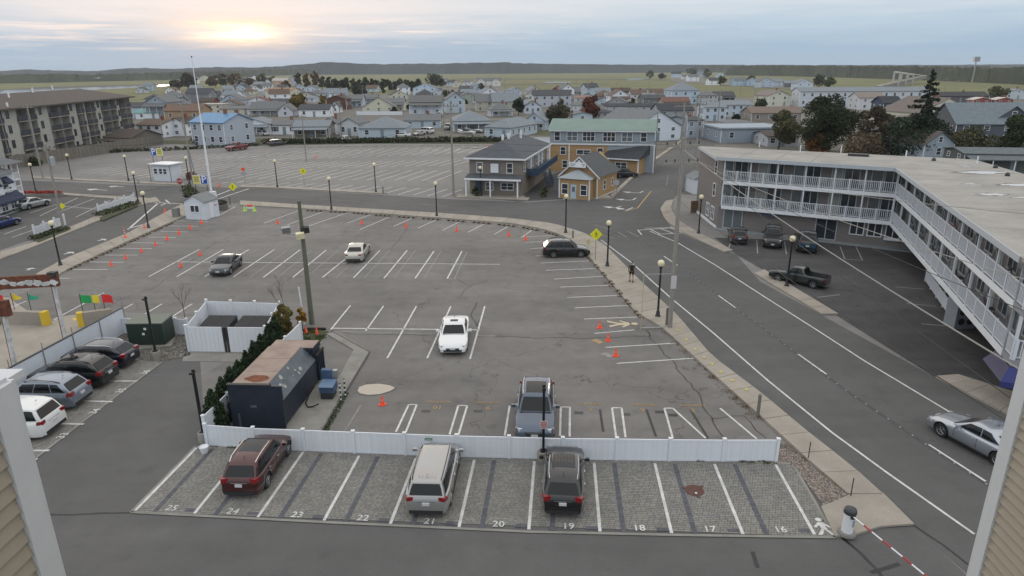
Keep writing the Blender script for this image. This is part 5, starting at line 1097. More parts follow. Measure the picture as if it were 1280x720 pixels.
H_(188, 172, 30, 156, 149, 9, -12, 'gs', WH, BROWN, 'white two-storey house with brown roof and outside stairs', st=2, wins=3)
H_(222, 170, 22, 154, 147, 7, -8, 'gf', WH, DBROWN, 'white house with small gabled bay, left of the blue-roofed house', st=2, wins=1)
H_(150, 185, 36, 172, 161, 9, -18, 'gs', (.155, .14, .12), DBROWN, 'low dark brown building with gable end at the corner of the back lot', wins=2, sidew=1)
# --- second row
H_(474, 143, 38, 134, 121, 10, 6, 'gf', CRM, GREY, 'tall cream house with long gable behind a white fence', st=2, wins=3)
H_(492, 139, 26, 128, 122, 8, 4, 'gs', CRM, GREY, 'cream wing with small balcony right of the tall cream house', st=2, wins=3)
H_(533, 144, 40, 127.5, 119, 9, 3, 'gs', (.55, .62, .72), (.13, .13, .13), 'tall white and blue box-like house with a grey roof', st=2, wins=3)
H_(531, 119, 28, 110, 104, 9, -3, 'gf', (.48, .58, .70), BGREY, 'pale blue house with balconies behind the tall white and blue one', st=2, wins=3)
H_(393, 146, 36, 137, 130, 8, 0, 'gs', WH, DGREY, 'white cottage with dark roof and corner porch, right of the yellow tree', wins=3)
H_(334, 145, 38, 136, 127, 8, 2, 'gs', PALE, GREY, 'long pale bungalow with grey roof left of the yellow tree', wins=4)
H_(357, 146, 16, 139, 130, 9, 4, 'gf', PALE, GREY, 'small pale gable joined to the long bungalow', wins=1)
H_(352, 135, 26, 129, 123, 8, 2, 'gs', PALE, DGREY, 'grey-roofed cottage behind the long pale bungalow', wins=2)
H_(350, 127, 33, 113, 109.5, 9, -6, 'gs', CRM, (.30, .19, .12), 'large cream two-storey house with a small round-topped dormer', st=2, wins=4)
H_(350, 109, 19, 101, 97.5, 8, -12, 'gs', (.50, .36, .27), (.42, .38, .36), 'peach three-storey house far back under the sun glow', st=2, wins=3)
H_(366, 107, 13, 99, 95, 8, 0, 'gf', (.40, .44, .50), GREY, 'far grey gabled house right of the peach one', st=2, wins=2)
H_(421, 137, 24, 124, 119, 8, -4, 'gf', (.10, .045, .035), DBROWN, 'dark red barn-like house', wins=1)
H_(418, 124, 28, 116, 110, 8, -4, 'gs', (.34, .40, .46), BGREY, 'blue-grey house with white gable behind the dark red one', wins=3)
H_(419, 141, 10, 134, 127, 6, 0, 'gf', WH, DGREY, 'tiny white gabled cottage before the dark red barn-like house', wins=1)
H_(443, 134, 20, 124, 118, 8, 2, 'gs', (.42, .50, .62), GREY, 'pale blue house right of the dark red one', st=2, wins=3)
H_(462, 129, 18, 122, 117, 8, 4, 'gs', PALE, GREY, 'white house with brick chimney left of the tall cream house', wins=2, chim=True)
H_(322, 132, 24, 126, 121, 8, 4, 'gf', WH, (.14, .06, .045), 'white gable with dark red roof', wins=2)
H_(301, 143, 46, 136, 132, 8, 3, 'gs', CRM, GREY, 'long cream bungalow right of the blue-roofed house', wins=4)
H_(264, 142, 26, 131, 129, 8, -4, 'flat', CRM, (.40, .38, .34), 'cream flat-roofed two-storey block behind the blue-roofed house', st=2, wins=3)
H_(289, 134, 24, 125, 118, 9, -4, 'gf', (.38, .44, .53), GREY, 'pale blue-grey gabled house behind the flagpole', st=1, wins=2)
H_(289, 121, 24, 117, 112.5, 8, -4, 'gf', (.44, .40, .46), (.2, .17, .18), 'lilac-tinted low gabled house in the far row', wins=2)
H_(229, 151, 42, 138.5, 129.5, 8, -6, 'gs', TAN, (.16, .10, .07), 'tan house with brown roof behind the flagpole', wins=3)
H_(244, 149, 14, 139, 131, 8, -6, 'gf', TAN, (.16, .10, .07), 'tan gabled wing right of the tan house', wins=1)
H_(198, 149, 26, 128, 119.5, 10, -8, 'gf', (.30, .35, .42), GREY, 'blue-grey tall gabled house behind the condominium end', st=2, wins=2)
H_(216, 138, 16, 126, 121, 8, -5, 'gs', (.30, .32, .35), DGREY, 'dark-roofed house behind the blue-grey gabled one', wins=2)
H_(170, 148, 34, 134, 127.5, 8, -8, 'gs', (.42, .50, .58), DGREY, 'low pale house with dark roof behind the condominium end', wins=3)
H_(185, 149, 28, 141, 136, 5, -8, 'gs', WH, (.16, .32, .31), 'small white house with teal roof', wins=2)
H_(248, 129, 28, 117, 110, 8, -6, 'gs', (.20, .21, .23), DGREY, 'dark grey two-storey house standing up from the marsh edge', st=2, wins=3)
H_(257, 136, 18, 127, 122, 7, -4, 'gs', (.16, .05, .04), DBROWN, 'small dark red house below the dark grey one', wins=2)
H_(225, 132, 12, 126, 121, 6, -4, 'gf', PALE, GREY, 'small pale gable left of the dark grey house', wins=1)
H_(633, 139, 34, 127, 115.5, 10, 8, 'gs', (.38, .38, .32), BGREY, 'yellow-grey two-storey house with balcony, left of the dark green tree', st=2, wins=3)
H_(606, 139, 22, 127, 117, 9, 5, 'gs', (.42, .40, .33), GREY, 'beige two-storey house with grey balcony', st=2, wins=2)
H_(666, 142, 20, 133, 126, 8, 0, 'gf', (.52, .58, .68), (.08, .11, .10), 'white-blue gabled cottage right of the dark green tree', wins=3)
H_(667, 127, 16, 118, 112, 9, 3, 'gf', (.52, .53, .50), GREY, 'pale gabled house left of the long grey one', st=1, wins=2)
H_(690, 134, 46, 119, 112, 9, 1, 'gs', (.44, .47, .53), DGREY, 'long pale grey two-storey house with a small white gable', st=2, wins=5)
H_(685, 129, 11, 126, 120.5, 2, 1, 'gf', WH, GREY, 'small white gabled porch of the long grey house', wins=1, door=False)
H_(697, 116, 13, 111.5, 107, 7, -5, 'gf', (.16, .035, .03), (.12, .03, .03), 'far red barn at the edge of the marsh', wins=1)
H_(727, 137, 17, 122, 119, 8, -4, 'gs', (.5, .5, .48), (.24, .15, .12), 'pale house with orange-brown roof beside the red tree', st=2, wins=2)
H_(768, 149, 60, 144, 138, 11, -6, 'gs', (.40, .42, .45), (.035, .038, .045), 'long low building with near-black roof and skylights', wins=8, cat='building')
H_(786, 140, 62, 136, 129, 9, -6, 'gs', (.40, .42, .45), (.035, .038, .045), 'second long near-black roofed building behind the first', wins=7, cat='building')
H_(770, 130, 27, 122, 116, 8, -4, 'gs', (.42, .37, .34), BGREY, 'pinkish house with grey roof behind the near-black roofs', wins=3)
H_(774, 121, 27, 114, 109.5, 8, -3, 'gs', (.13, .05, .045), DBROWN, 'far dark red long house on the marsh edge', wins=4)
H_(818, 132, 28, 123, 118, 9, 6, 'gs', (.16, .165, .17), DGREY, 'dark grey house left of the light blue tall house', wins=3)
H_(845, 138, 32, 127, 121, 9, 0, 'gs', (.30, .25, .22), (.15, .075, .06), 'house with brown-red roof before the light blue tall house', wins=3)
H_(845, 146, 42, 138, 129, 11, 2, 'gs', (.30, .33, .37), (.038, .042, .05), 'near-black roofed house right of the big white gable', wins=3)
H_(856, 131, 34, 113, 103, 12, 6, 'hip', (.42, .52, .62), BGREY, 'tall light blue house with grey hip roof rising above the town', st=2, wins=3)
H_(885, 131, 22, 119, 113, 9, 0, 'hip', (.42, .44, .47), GREY, 'grey-white two-storey house right of the tall light blue one', st=2, wins=4)
H_(906, 129, 22, 120, 114, 9, 0, 'gs', (.09, .09, .10), DGREY, 'dark house behind the utility poles of the side street', wins=3)
H_(893, 151, 26, 134, 127, 9, 0, 'gs', (.46, .54, .64), BGREY, 'blue-white two-storey house on the bend of the side street', st=2, wins=3)
H_(921, 146, 32, 131, 125, 10, 0, 'gs', (.44, .52, .62), BGREY, 'blue-white two-storey house farther right of the street bend', st=2, wins=4)
H_(822, 176, 66, 158, 138, 18, 24, 'gf', (.62, .68, .76), (.16, .17, .18), 'big white gable-fronted building on the side street', st=2, wins=3, cat='building')
H_(868, 172, 22, 150, 145, 9, 20, 'gs', (.35, .40, .46), DGREY, 'grey-blue shopfront with upper deck at the side street corner', st=2, wins=2, cat='building')
# --- far clusters
fc = [(555, 104, 9, 'white'), (563, 107, 10, 'blue-white'), (573, 109, 11, 'cream'), (584, 107, 10, 'white'), (594, 112, 12, 'pale blue'), (580, 116, 13, 'light blue'), (597, 119, 14, 'pale blue'), (612, 118, 13, 'grey'), (568, 125, 15, 'grey-green'), (585, 127, 17, 'green-grey')]
cl = dict(white=WH, cream=CRM, grey=PALE); cl['blue-white'] = (.5, .58, .68); cl['pale blue'] = (.42, .5, .6); cl['light blue'] = (.38, .5, .62); cl['grey-green'] = (.38, .42, .38); cl['green-grey'] = (.32, .36, .32); cl['dark'] = (.12, .12, .13); cl['tan'] = TAN; cl['slate'] = (.14, .17, .20)
where = ['first', 'second', 'third', 'fourth', 'fifth', 'sixth', 'seventh', 'eighth', 'ninth', 'tenth', 'eleventh', 'twelfth', 'thirteenth']
def far(tab, lab, dep=9):
    for i, (x, y, w, c) in enumerate(tab):
        H_(x, y, w, y-w*.42, y-w*.70, dep, random.uniform(-20, 20), random.choice(['gf', 'gs', 'gs']), cl[c], random.choice([GREY, BGREY, DGREY]), '%s %s, %s' % (c, 'house', lab % where[i]), st=1+(w > 12), wins=2, sidew=1, door=False)
far(fc, '%s of the cluster beyond the tall white and blue house')
H_(611, 107.5, 29, 101, 97, 9, 0, 'gs', (.62, .62, .60), GREY, 'far white house with twin front gables at the marsh edge', st=2, wins=4)
for x in (601, 620): H_(x, 107.8, 8, 101.4, 97.6, 3, 0, 'gf', (.62, .62, .60), GREY, ('left' if x < 610 else 'right')+' front gable of the far white twin-gabled house', wins=1, door=False, sidew=0)
far([(845, 97, 11, 'blue-white'), (857, 99, 8, 'white'), (867, 101.5, 13, 'white'), (877, 97, 11, 'grey'), (893, 106, 13, 'white'), (900, 97, 9, 'blue-white'), (925, 107, 15, 'light blue'), (941, 107, 14, 'light blue'), (958, 109, 17, 'pale blue'), (970, 108, 14, 'pale blue'), (987, 109, 12, 'dark'), (1005, 112, 19, 'blue-white')], '%s from the left in the far marsh-edge row at right')
far([(240, 104, 11, 'white'), (256, 101, 10, 'cream'), (300, 105, 12, 'grey'), (312, 108, 11, 'cream'), (322, 111, 13, 'tan'), (332, 104, 10, 'white'), (388, 115, 12, 'blue-white'), (372, 116, 11, 'white'), (277, 104, 9, 'tan'), (312, 100, 9, 'white')], '%s in the hazy far cluster under the sun')
far([(387, 128, 12, 'grey'), (555, 136, 12, 'grey'), (703, 124, 14, 'pale blue'), (735, 128, 16, 'pale blue'), (645, 119, 14, 'pale blue'), (622, 123, 13, 'blue-white'), (752, 122, 18, 'grey'), (810, 126, 14, 'pale blue'), (650, 130, 12, 'grey'), (755, 131, 14, 'pale blue')], '%s small filler cottage in the crowded middle of town')
# --- right side of town
H_(973, 133, 28, 119.5, 113, 12, 12, 'gf', (.56, .56, .48), (.19, .16, .15), 'cream two-storey house with gable facing the marsh', st=2, wins=2, sidew=2)
H_(970, 152, 58, 141, 133, 10, 0, 'gs', (.25, .22, .20), (.17, .125, .105), 'long low house with faded brown roof before the olive tree', wins=4)
H_(925, 164, 34, 157, 149, 9, 0, 'hip', (.40, .42, .44), GREY, 'small grey hip-roofed house before the flat block', wins=2)
H_(940, 178, 76, 161, 158, 12, 4, 'flat', (.26, .31, .37), (.30, .35, .40), 'flat-roofed blue-grey block behind the motel roof', wins=3, cat='building')
H_(978, 183, 36, 172, 163, 9, 0, 'gs', (.45, .47, .5), DBROWN, 'white cottage with brown roof under the olive tree', wins=3)
H_(1080, 133, 140, 114, 108.5, 11, -3, 'gs', (.52, .56, .62), BGREY, 'long white balconied hotel block with blue-grey roof', st=2, wins=16, sidew=2, cat='hotel', name='hotel')
H_(1019, 131, 17, 116.5, 109, 12, -14, 'gf', (.54, .58, .64), BGREY, 'white gabled end block of the long balconied hotel', st=2, wins=2, cat='hotel', name='hotel')
H_(1088, 137, 28, 122, 115, 9, 0, 'gs', (.55, .56, .58), (.22, .18, .16), 'white house with brown roof in front of the long hotel', st=2, wins=2)
H_(1113, 150, 20, 129, 120, 8, 0, 'gs', (.028, .048, .095), (.03, .034, .04), 'dark blue two-storey house beside the conifer', st=2, wins=2)
H_(1108, 152, 38, 119, 116.5, 9, 0, 'flat', (.50, .44, .40), (.40, .36, .33), 'pale pinkish flat-roofed block behind the dark blue house', st=3, wins=2) if 0 else None
H_(1180, 160, 66, 141, 122, 16, 10, 'gf', (.60, .60, .50), (.15, .125, .115), 'large cream gabled house right of the conifer', st=1, wins=1, sidew=3)
H_(1141, 164, 70, 150, 144, 9, -3, 'gs', (.50, .48, .42), (.17, .14, .125), 'long cream bungalow with brown roof behind the dark juniper', wins=3)
H_(1200, 128, 58, 120, 114.5, 10, 0, 'gs', (.10, .10, .12), (.035, .038, .045), 'long near-black roofed building beyond the cream gabled house', wins=5)
for x in (1227, 1255): H_(x, 131, 18, 125.5, 121.5, 5, 0, 'gf', (.25, .06, .05), (.5, .45, .42), ('left' if x < 1240 else 'right')+' red gabled dormer-like house with white trim', wins=2, door=False)
H_(1272, 124, 30, 116, 111, 9, 6, 'gf', (.50, .56, .62), BGREY, 'white-blue house at the far right edge', wins=3)
H_(1240, 190, 78, 155, 128, 12, -6, 'gs', (.085, .10, .125), (.15, .18, .205), 'large slate-blue house with grey roofs at the right', st=3, wins=4, sidew=3)
H_(1258, 189, 30, 148, 132, 4, -6, 'gf', (.085, .10, .125), (.15, .18, .205), 'projecting gabled bay of the large slate-blue house', st=3, wins=1, sidew=0, door=False)
H_(1171, 201, 38, 180, 164, 10, 14, 'gf', (.30, .36, .42), (.09, .08, .078), 'grey-blue gabled cottage between the dark trees behind the motel', st=1, wins=1, door=False)
H_(1243, 218, 62, 192, 184, 8, -10, 'gs', (.09, .105, .10), (.11, .13, .14), 'dark green-grey annex beside the motel roof', st=2, wins=2)
H_(1188, 167, 14, 158, 152, 8, 0, 'gf', (.34, .38, .42), BGREY, 'small grey gabled entry left of the slate-blue house', wins=1)
H_(1112, 172, 22, 160, 152, 8, 8, 'gf', (.45, .47, .48), (.15, .125, .115), 'pale gabled cottage behind the brown bush', wins=1)
# far white sheds on the marsh horizon
for x, y, w in ((82, 102, 10), (118, 101.5, 8), (5, 103.5, 7), (690, 89.6, 22), (708, 89.6, 14), (755, 89.6, 9), (772, 89.7, 12), (680, 89.3, 9)):
    p = g(x, y); D = dist(p); tag(MB().bx(-w*D/F/2, w*D/F/2, 0, 12, 0, 6).build('shed', M_WHITE, loc=p), 'distant white shed at the foot of the woods, %s' % {82: 'second from left', 118: 'third from left', 5: 'leftmost', 690: 'widest of the middle row', 708: 'right of the widest', 755: 'small one right of centre', 772: 'rightmost of the row', 680: 'small one left of the widest'}[x], 'shed')
LUSE = {}
def LBL(t): LUSE[t] = LUSE.get(t, -1)+1; return t+(', %s from the left' % where[LUSE[t]+0] if LUSE[t] else ', leftmost')
# filler cottages crowding the gaps between the named ones
rf2 = random.Random(44); spots = [(o.location.x, o.location.y) for o in COL.objects if o.get('category') in ('house', 'building', 'hotel')]; fl = []
for _ in range(4000):
    x = rf2.uniform(165, 850); y = rf2.uniform(113 if x < 500 else 118, 152); q = g(x, y)
    if len(fl) >= 58: break
    if 300 < x < 620 and y > 147 or x > 780 and y > 138: continue
    if all(math.hypot(q.x-a, q.y-b_) > 13.5 for a, b_ in spots): spots.append((q.x, q.y)); fl.append((x, y))
fl.sort(); cols_ = [(WH, 'white'), (PALE, 'pale grey'), (LB, 'light blue'), (CRM, 'cream'), (WH, 'white'), ((.30, .32, .34), 'grey')]
for i, (x, y) in enumerate(fl):
    c, n_ = cols_[i % 6]; D = dist(g(x, y)); hpx = 3.0*F/D; st_ = 1+(i % 4 == 2); band = int((x-160)//70)
    H_(x, y, rf2.uniform(7.5, 10.5)*F/D, y-hpx*st_*.93, y-hpx*(st_+.72)-1, rf2.uniform(7, 9.5), rf2.uniform(-18, 22), rf2.choice(['gf', 'gs', 'hip']), c, rf2.choice([GREY, BGREY, DGREY, BROWN]), LBL('%s %s cottage %s, %s row' % ('two-storey' if st_ > 1 else 'small', n_, ('behind the condominium end', 'around the flagpole top', 'below the sun glow', 'left of the yellow tree', 'beside the cream house', 'around the tall white-blue house', 'left of the red autumn tree', 'behind the teal roof', 'behind the near-black roofs', 'by the light blue tall house')[min(9, band)], 'near' if y > 138 else 'middle' if y > 125 else 'far')), st=st_, wins=2+(i % 3 == 0), sidew=2)
# ================================================================ TEAL-ROOFED + ORANGE STOREFRONTS
M_OR = siding('ochre', (.36, .232, .112)); M_GB = siding('greyblue', (.26, .305, .34))
pt = g(757, 212); b0, b1 = g(688, 208), g(815, 214)
def bld(name, label, cat, a, b_):
    d = (b_-a); o = thing(name, label, cat, (a.x, a.y, 0), math.atan2(d.y, d.x)); return o, d.length
o, w = bld('shop_building', 'two-storey ochre and grey-blue building with long teal roof', 'building', g(687, 213), g(816, 216))
ht = hat(687, 213, 162); hm = hat(687, 213, 179.5); dp = 11; hr = rowz(g(751, 214.5)+Vector((0, dp/2, 0)), 148.5)
MB().bx(0, w*.56, 0, dp, -.2, hm).build('lower_wall', M_OR, o); MB().bx(w*.56, w, .01, dp, -.2, hm).build('lower_wall', M_GB, o); MB().add([(0, 0, hm), (0, dp, hm), (0, dp, ht), (0, dp/2, hr-.1), (0, 0, ht), (w, 0, hm), (w, dp, hm), (w, dp, ht), (w, dp/2, hr-.1), (w, 0, ht)], [(4, 3, 2, 1, 0), (5, 6, 7, 8, 9), (0, 5, 9, 4), (2, 7, 6, 1)]).build('upper_wall', M_GB, o)
rm = roofmesh(w, dp, ht, hr, 'gs', .4, .12); rm.v = [(x+w/2, y, z) for x, y, z in rm.v]; rm.build('roof', mat('teal_metal_roof', (.13, .205, .18), .5, var=.10, scale=.5), o)
MB().bx(-.2, w+.2, -.12, -.02, hm-.12, hm+.10).build('band', M_WHITE, o); MB().bx(-.15, w+.15, -.5, -.38, ht-.22, ht-.08).build('gutter', M_WHITE, o)
zz = (hm+ht)/2+.1
for x, ww, sp in ((.06, .9, 1), (.205, 1.7, 2), (.365, 2.0, 3), (.56, 2.0, 3), (.73, 1.7, 2), (.885, .9, 1)): window(o, (w*x+.2, -.01, zz), ww, 1.45, 0, split=sp, lit=sp == 2)
for x, ww, z in ((.13, .85, 2.6+.9), (.33, 2.3, 3.3), (.49, .9, 3.4), (.15, .8, 1.2)): window(o, (w*x, -.02, z), ww, 1.2 if ww < 2 else .7, 0, split=2 if ww > 2 else 1)
for x, y0 in ((w*.19, 0), (w*.0, 0), (w, 0)): MB().bx(x-.1, x+.1, -.1, .02, 0, hm-.12).build('corner_board', M_WHITE, o)
for i in range(2): window(o, (w+.01, 3+i*4, zz), 1.0, 1.4, R(90))
# low ochre wing with dark shingle roof
o, w = bld('shop_building', 'low ochre shop wing with charcoal roof in front of the teal-roofed building', 'building', g(755, 216), g(797, 219))
he = hat(755, 216, 196.5); MB().bx(0, w, 0, 6, -.2, he).build('wall', M_OR, o); MB().add([(-.5, -.5, he), (w+.3, -.5, he), (w+.9, 4.5, he+2.5), (.9, 4.5, he+2.5), (-.5, -.5, he-.15), (w+.3, -.5, he-.15), (w+.9, 4.5, he+.6), (.9, 4.5, he+.6)], [(0, 1, 2, 3), (0, 4, 5, 1), (1, 5, 6, 2), (2, 6, 7, 3), (3, 7, 4, 0)]).build('roof', shingle('charcoal', (.045, .048, .055)), o)
MB().bx(-.5, w+.3, -.6, -.5, he-.2, he-.02).build('fascia', M_WHITE, o); window(o, (w*.5, -.01, he*.52), 2.0, 1.1, 0, split=2); MB().bx(w-.1, w+.1, -.1, .02, 0, he).build('corner_board', M_WHITE, o)
tag(MB().bx(0, 2.3, -.05, .05, 0, 1.9).build('garden_fence', mat('pinkish_fence', (.32, .26, .22), .8), loc=g(790, 214), rz=.2), 'beige board fence right of the low ochre wing', 'fence')
# small orange office
A, B_ = g(697, 247), g(741, 251); C_ = g(769, 238)
o, w = bld('small_office', 'small ochre office with hipped grey porch roof and pale blue door', 'building', A, B_)
he = hat(741, 251, 222); hr = hat(720, 240, 190); d2 = 6.5
q = (C_-B_); ang = math.atan2(q.y, q.x)-math.atan2((B_-A).y, (B_-A).x); dp = q.length*math.sin(ang)
MB().add([(0, 1.6, -.1), (w, 1.6, -.1), (w, 1.6, he), (w/2, 1.6, hr-.15), (0, 1.6, he), (0, dp, -.1), (w, dp, -.1), (w, dp, he), (w/2, dp, hr-.15), (0, dp, he)], [(0, 1, 2, 3, 4), (9, 8, 7, 6, 5), (1, 6, 7, 2), (5, 0, 4, 9), (2, 7, 8, 3), (4, 3, 8, 9)]).build('wall', M_OR, o)
MB().bx(.25, w-.55, 0, 1.6, -.1, he-.35).build('porch_wall', M_OR, o)
SH = shingle('slate', (.085, .09, .095)); rm = MB().add([(-.5, 1.2, he-.15), (w+.5, 1.2, he-.15), (w+.5, dp+.4, he-.15), (-.5, dp+.4, he-.15), (w/2, 1.2, hr), (w/2, dp-1.5, hr), (-.5, 1.2, he-.3), (w+.5, 1.2, he-.3), (w/2, 1.2, hr-.15)], [(0, 4, 5, 3), (1, 2, 5, 4), (2, 3, 5), (0, 6, 8, 4), (4, 8, 7, 1)]); rm.build('roof', SH, o)
mb = MB()
for s in (-1, 1): a = Vector((w/2, 1.12, hr-.05)); b_ = Vector((w/2+s*(w/2+.5), 1.12, he-.2)); mb.add([a, b_, b_-Vector((0, 0, .24)), a-Vector((0, 0, .24))], [(0, 1, 2, 3)] if s > 0 else [(3, 2, 1, 0)]); mb.add([a-Vector((0, .06, 0)), b_-Vector((0, .06, 0)), b_, a], [(0, 1, 2, 3)]); 
mb.build('rake_board', M_WHITE, o)
MB().add([(-.0, -.35, he-.35), (w-.3, -.35, he-.35), (w-.3, 1.6, he-.35), (0, 1.6, he-.35), (w/2-.3, 1.3, he+.75), (w/2, 1.3, he+.75)], [(0, 1, 5, 4), (1, 2, 5), (3, 0, 4), (2, 3, 4, 5), (3, 2, 1, 0)]).build('porch_roof', mat('pale_grey_roof', (.30, .33, .36), .7, var=.08), o)
for x in (w*.19, w*.72): window(o, (x+.1, -.02, he*.42), .85, 1.35, 0)
dr = MB().bx(w*.455-.42, w*.455+.42, -.07, .0, .02, 2.0).build('door', mat('pale_blue_door', (.38, .50, .58), .5), o); MB().bx(w*.455-.2, w*.455+.2, -.08, -.07, 1.0, 1.7).build('door_pane', M_WGLASS2, dr); MB().tube((w*.455+.33, -.1, 1), (w*.455+.33, -.07, 1.0), .04).build('handle', M_DARK, dr)
for x in (.25, w-.55, w-.05): MB().bx(x-.08, x+.08, -.06 if x < w-.3 else 1.52, .04 if x < w-.3 else 1.62, 0, he-.38).build('corner_board', M_WHITE, o)
MB().bx(w-.02, w+.06, 1.6, dp, -.1, .15).build('base_board', M_WHITE, o); window(o, (w+.01, 1.6+(dp-1.6)*.35, he*.5), .8, 1.2, R(90)); window(o, (w+.01, 1.6+(dp-1.6)*.75, he*.5), .6, 1.0, R(90))
gb = MB().add([(w*.36, .9, hr-1.55), (w*.64, .9, hr-1.55), (w*.5, .9, hr-.55), (w*.36, 2.4, hr-1.3), (w*.64, 2.4, hr-1.3), (w*.5, 2.8, hr-.5)], [(0, 1, 2), (0, 2, 5, 3), (1, 4, 5, 2)]).build('dormer', M_WHITE, o)
for i, (x0, x1, t) in enumerate(((w*.24, w*.47, 'OPEN'), (w*.48, w*.70, 'RENTALS'))): s = MB().bx(x0, x1, .95, 1.0, hr-1.55, hr-.85).build('sign_board', M_WHITE, o); scribble(s, ((x0+x1)/2, .94, hr-1.2), (x1-x0)*.7, .4, 2, mat('sign_navy_ink', (.10, .13, .18), .5))
# grey-brown two-storey building with blue stairs
A, B_ = g(583, 246), g(649, 248.5); Cq = g(700, 220)
o, w = bld('shop_building', 'grey-brown two-storey building with hip roof, porch and blue outside stairs', 'building', A, B_)
M_GBN = siding('greybrown', (.205, .18, .155)); he = hat(583, 246, 198.5); hf = hat(583, 246, 220.5); dp = 21
MB().bx(0, w, 1.8, dp, -.1, he).build('wall', M_GBN, o); rm = roofmesh(w, dp-1.8, he, he+2.0, 'hip', .6, .16); rm.v = [(x+w/2, y+1.8, z) for x, y, z in rm.v]; rm.build('roof', shingle('slate2', (.080, .086, .098)), o)
fb = MB().bx(-.62, w+.62, 1.18, 1.24, he-.22, he+.02); fb.bx(w+.6, w+.66, 1.2, dp+.6, he-.22, he+.02); fb.build('fascia', M_WHITE, o)
window(o, (w*.20, 1.79, he*.74), .75, 1.3, 0, split=1, lit=True); window(o, (w*.77, 1.79, he*.74), .75, 1.3, 0); s = MB().bx(w*.40, w*.57, 1.70, 1.78, he*.60, he*.86).build('sign_board', mat('sign_frame_blue', (.10, .14, .25), .5), o); MB().bx(w*.41, w*.56, 1.68, 1.70, he*.61, he*.85).build('sign_face', M_WHITE, s)
MB().add([(-.2, -.2, hf-.25), (w+.3, -.2, hf-.25), (w+.3, 1.8, hf+.15), (-.2, 1.8, hf+.15), (-.2, -.2, hf-.4), (w+.3, -.2, hf-.4), (w+.3, 1.8, hf), (-.2, 1.8, hf)], [(0, 1, 2, 3), (0, 4, 5, 1), (1, 5, 6, 2), (3, 7, 4, 0)]).build('porch_roof', shingle('slate2', (1, 1, 1)), o); MB().bx(-.2, w+.3, -.27, -.2, hf-.45, hf-.2).build('porch_fascia', M_WHITE, o)
for x in (0, w*.46, w*.97): MB().bx(x-.09, x+.09, -.12, .06, 0, hf-.4).build('porch_post', M_WHITE, o)
MB().bx(w*.12, w*.24, 1.72, 1.79, .1, 2.1).build('door', mat('deep_blue_door', (.03, .06, .10), .5), o); window(o, (w*.72, 1.79, 1.35), 1.7, .9, 0, split=2); window(o, (w*.38, 1.79, 1.3), 1.0, 1.0, 0, lit=True)
MB().bx(-.3, w+.5, -.5, 1.8, -.1, .12).build('porch_floor', M_CONC, o)
MBL = mat('blue_painted_timber', (.025, .055, .11), .6, var=.15); MB().bx(w, w+1.7, 4.6, dp+1, he*.48, he*.48+.15).build('balcony_floor', MBL, o)
rb = MB(); rb.bx(w+1.62, w+1.70, 4.6, dp+1, he*.48+.9, he*.48+1.0); rb.bx(w+.0, w+1.7, 4.6, 4.68, he*.48+.9, he*.48+1.0)
for i in range(60): y = 4.6+i*(dp-3.6)/60; rb.bx(w+1.64, w+1.68, y, y+.17, he*.48+.1, he*.48+.92)
for i in range(9): rb.bx(w+.05+i*.18, w+.2+i*.18, 4.62, 4.66, he*.48+.1, he*.48+.92)
rb.build('balcony_railing', MBL, o, kind='stuff')
st_ = MB()
for i in range(13): t = i/13; st_.bx(w+1.75, w+2.75, 8+i*.3-.15, 8+i*.3+.15, he*.48*(1-t)+.0, he*.48*(1-t)+.06)
st_.add([(w+2.75, 7.8, he*.48), (w+2.75, 7.8, he*.48+.9), (w+2.75, 12, .9), (w+2.75, 12, 0), (w+2.80, 7.8, he*.48), (w+2.80, 7.8, he*.48+.9), (w+2.80, 12, .9), (w+2.80, 12, 0)], [(0, 1, 2, 3), (4, 7, 6, 5), (1, 5, 6, 2)]); st_.build('stairs', MBL, o)
for i in range(6): window(o, (w+.01, 3.4+i*2.9, he*.74), .8, 1.2, R(90), lit=i % 2 == 0)
for i in (1, 3, 4): MB().bx(w-.01, w+.05, 4.6+i*2.9, 5.5+i*2.9, he*.5, he*.5+2).build('door', M_WHITE, o)
for x, y in ((w*.45, 7), (w*.5, 9), (w*.6, 14)): MB().bx(x, x+.3, y, y+.3, he+1.2, he+2.7).build('roof_vent', M_WHITE, o)
# ================================================================ CONDOMINIUM at left
B_ = g(170, 172); he = hat(170, 172, 120.5); d = g(2, 137.5, he)-g(168, 121, he); d.z = 0; A = B_+d.normalized()*(d.length+16); d = (B_-A)
o = thing('condominium', 'long four-storey grey condominium with brown roof and stacked dark balconies', 'building', (A.x, A.y, 0), math.atan2(d.y, d.x)); w = d.length; dp = 17
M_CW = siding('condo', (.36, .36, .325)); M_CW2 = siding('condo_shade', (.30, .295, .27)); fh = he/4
segs = []; x = w; pat = []
edges_px = [(170, 150), (145, 127.5), (121, 96), (88, 63), (50, 23), (8, -30)]
def along(pxx):
    lo, hi = 0, w
    for _ in range(30):
        m = (lo+hi)/2; q = A+d.normalized()*m; qq = Vector((q.x, q.y, -HC+he*.7)); u = 640+F*qq.dot(rt)/qq.dot(fwd)
        if u < pxx: lo = m
        else: hi = m
    return (lo+hi)/2
bays_ = [(150, 168), (127, 146), (108, 120), (97, 106), (62, 87), (23, 47), (-2, 6), (-25, -12)]
last = w; mb = MB(); 
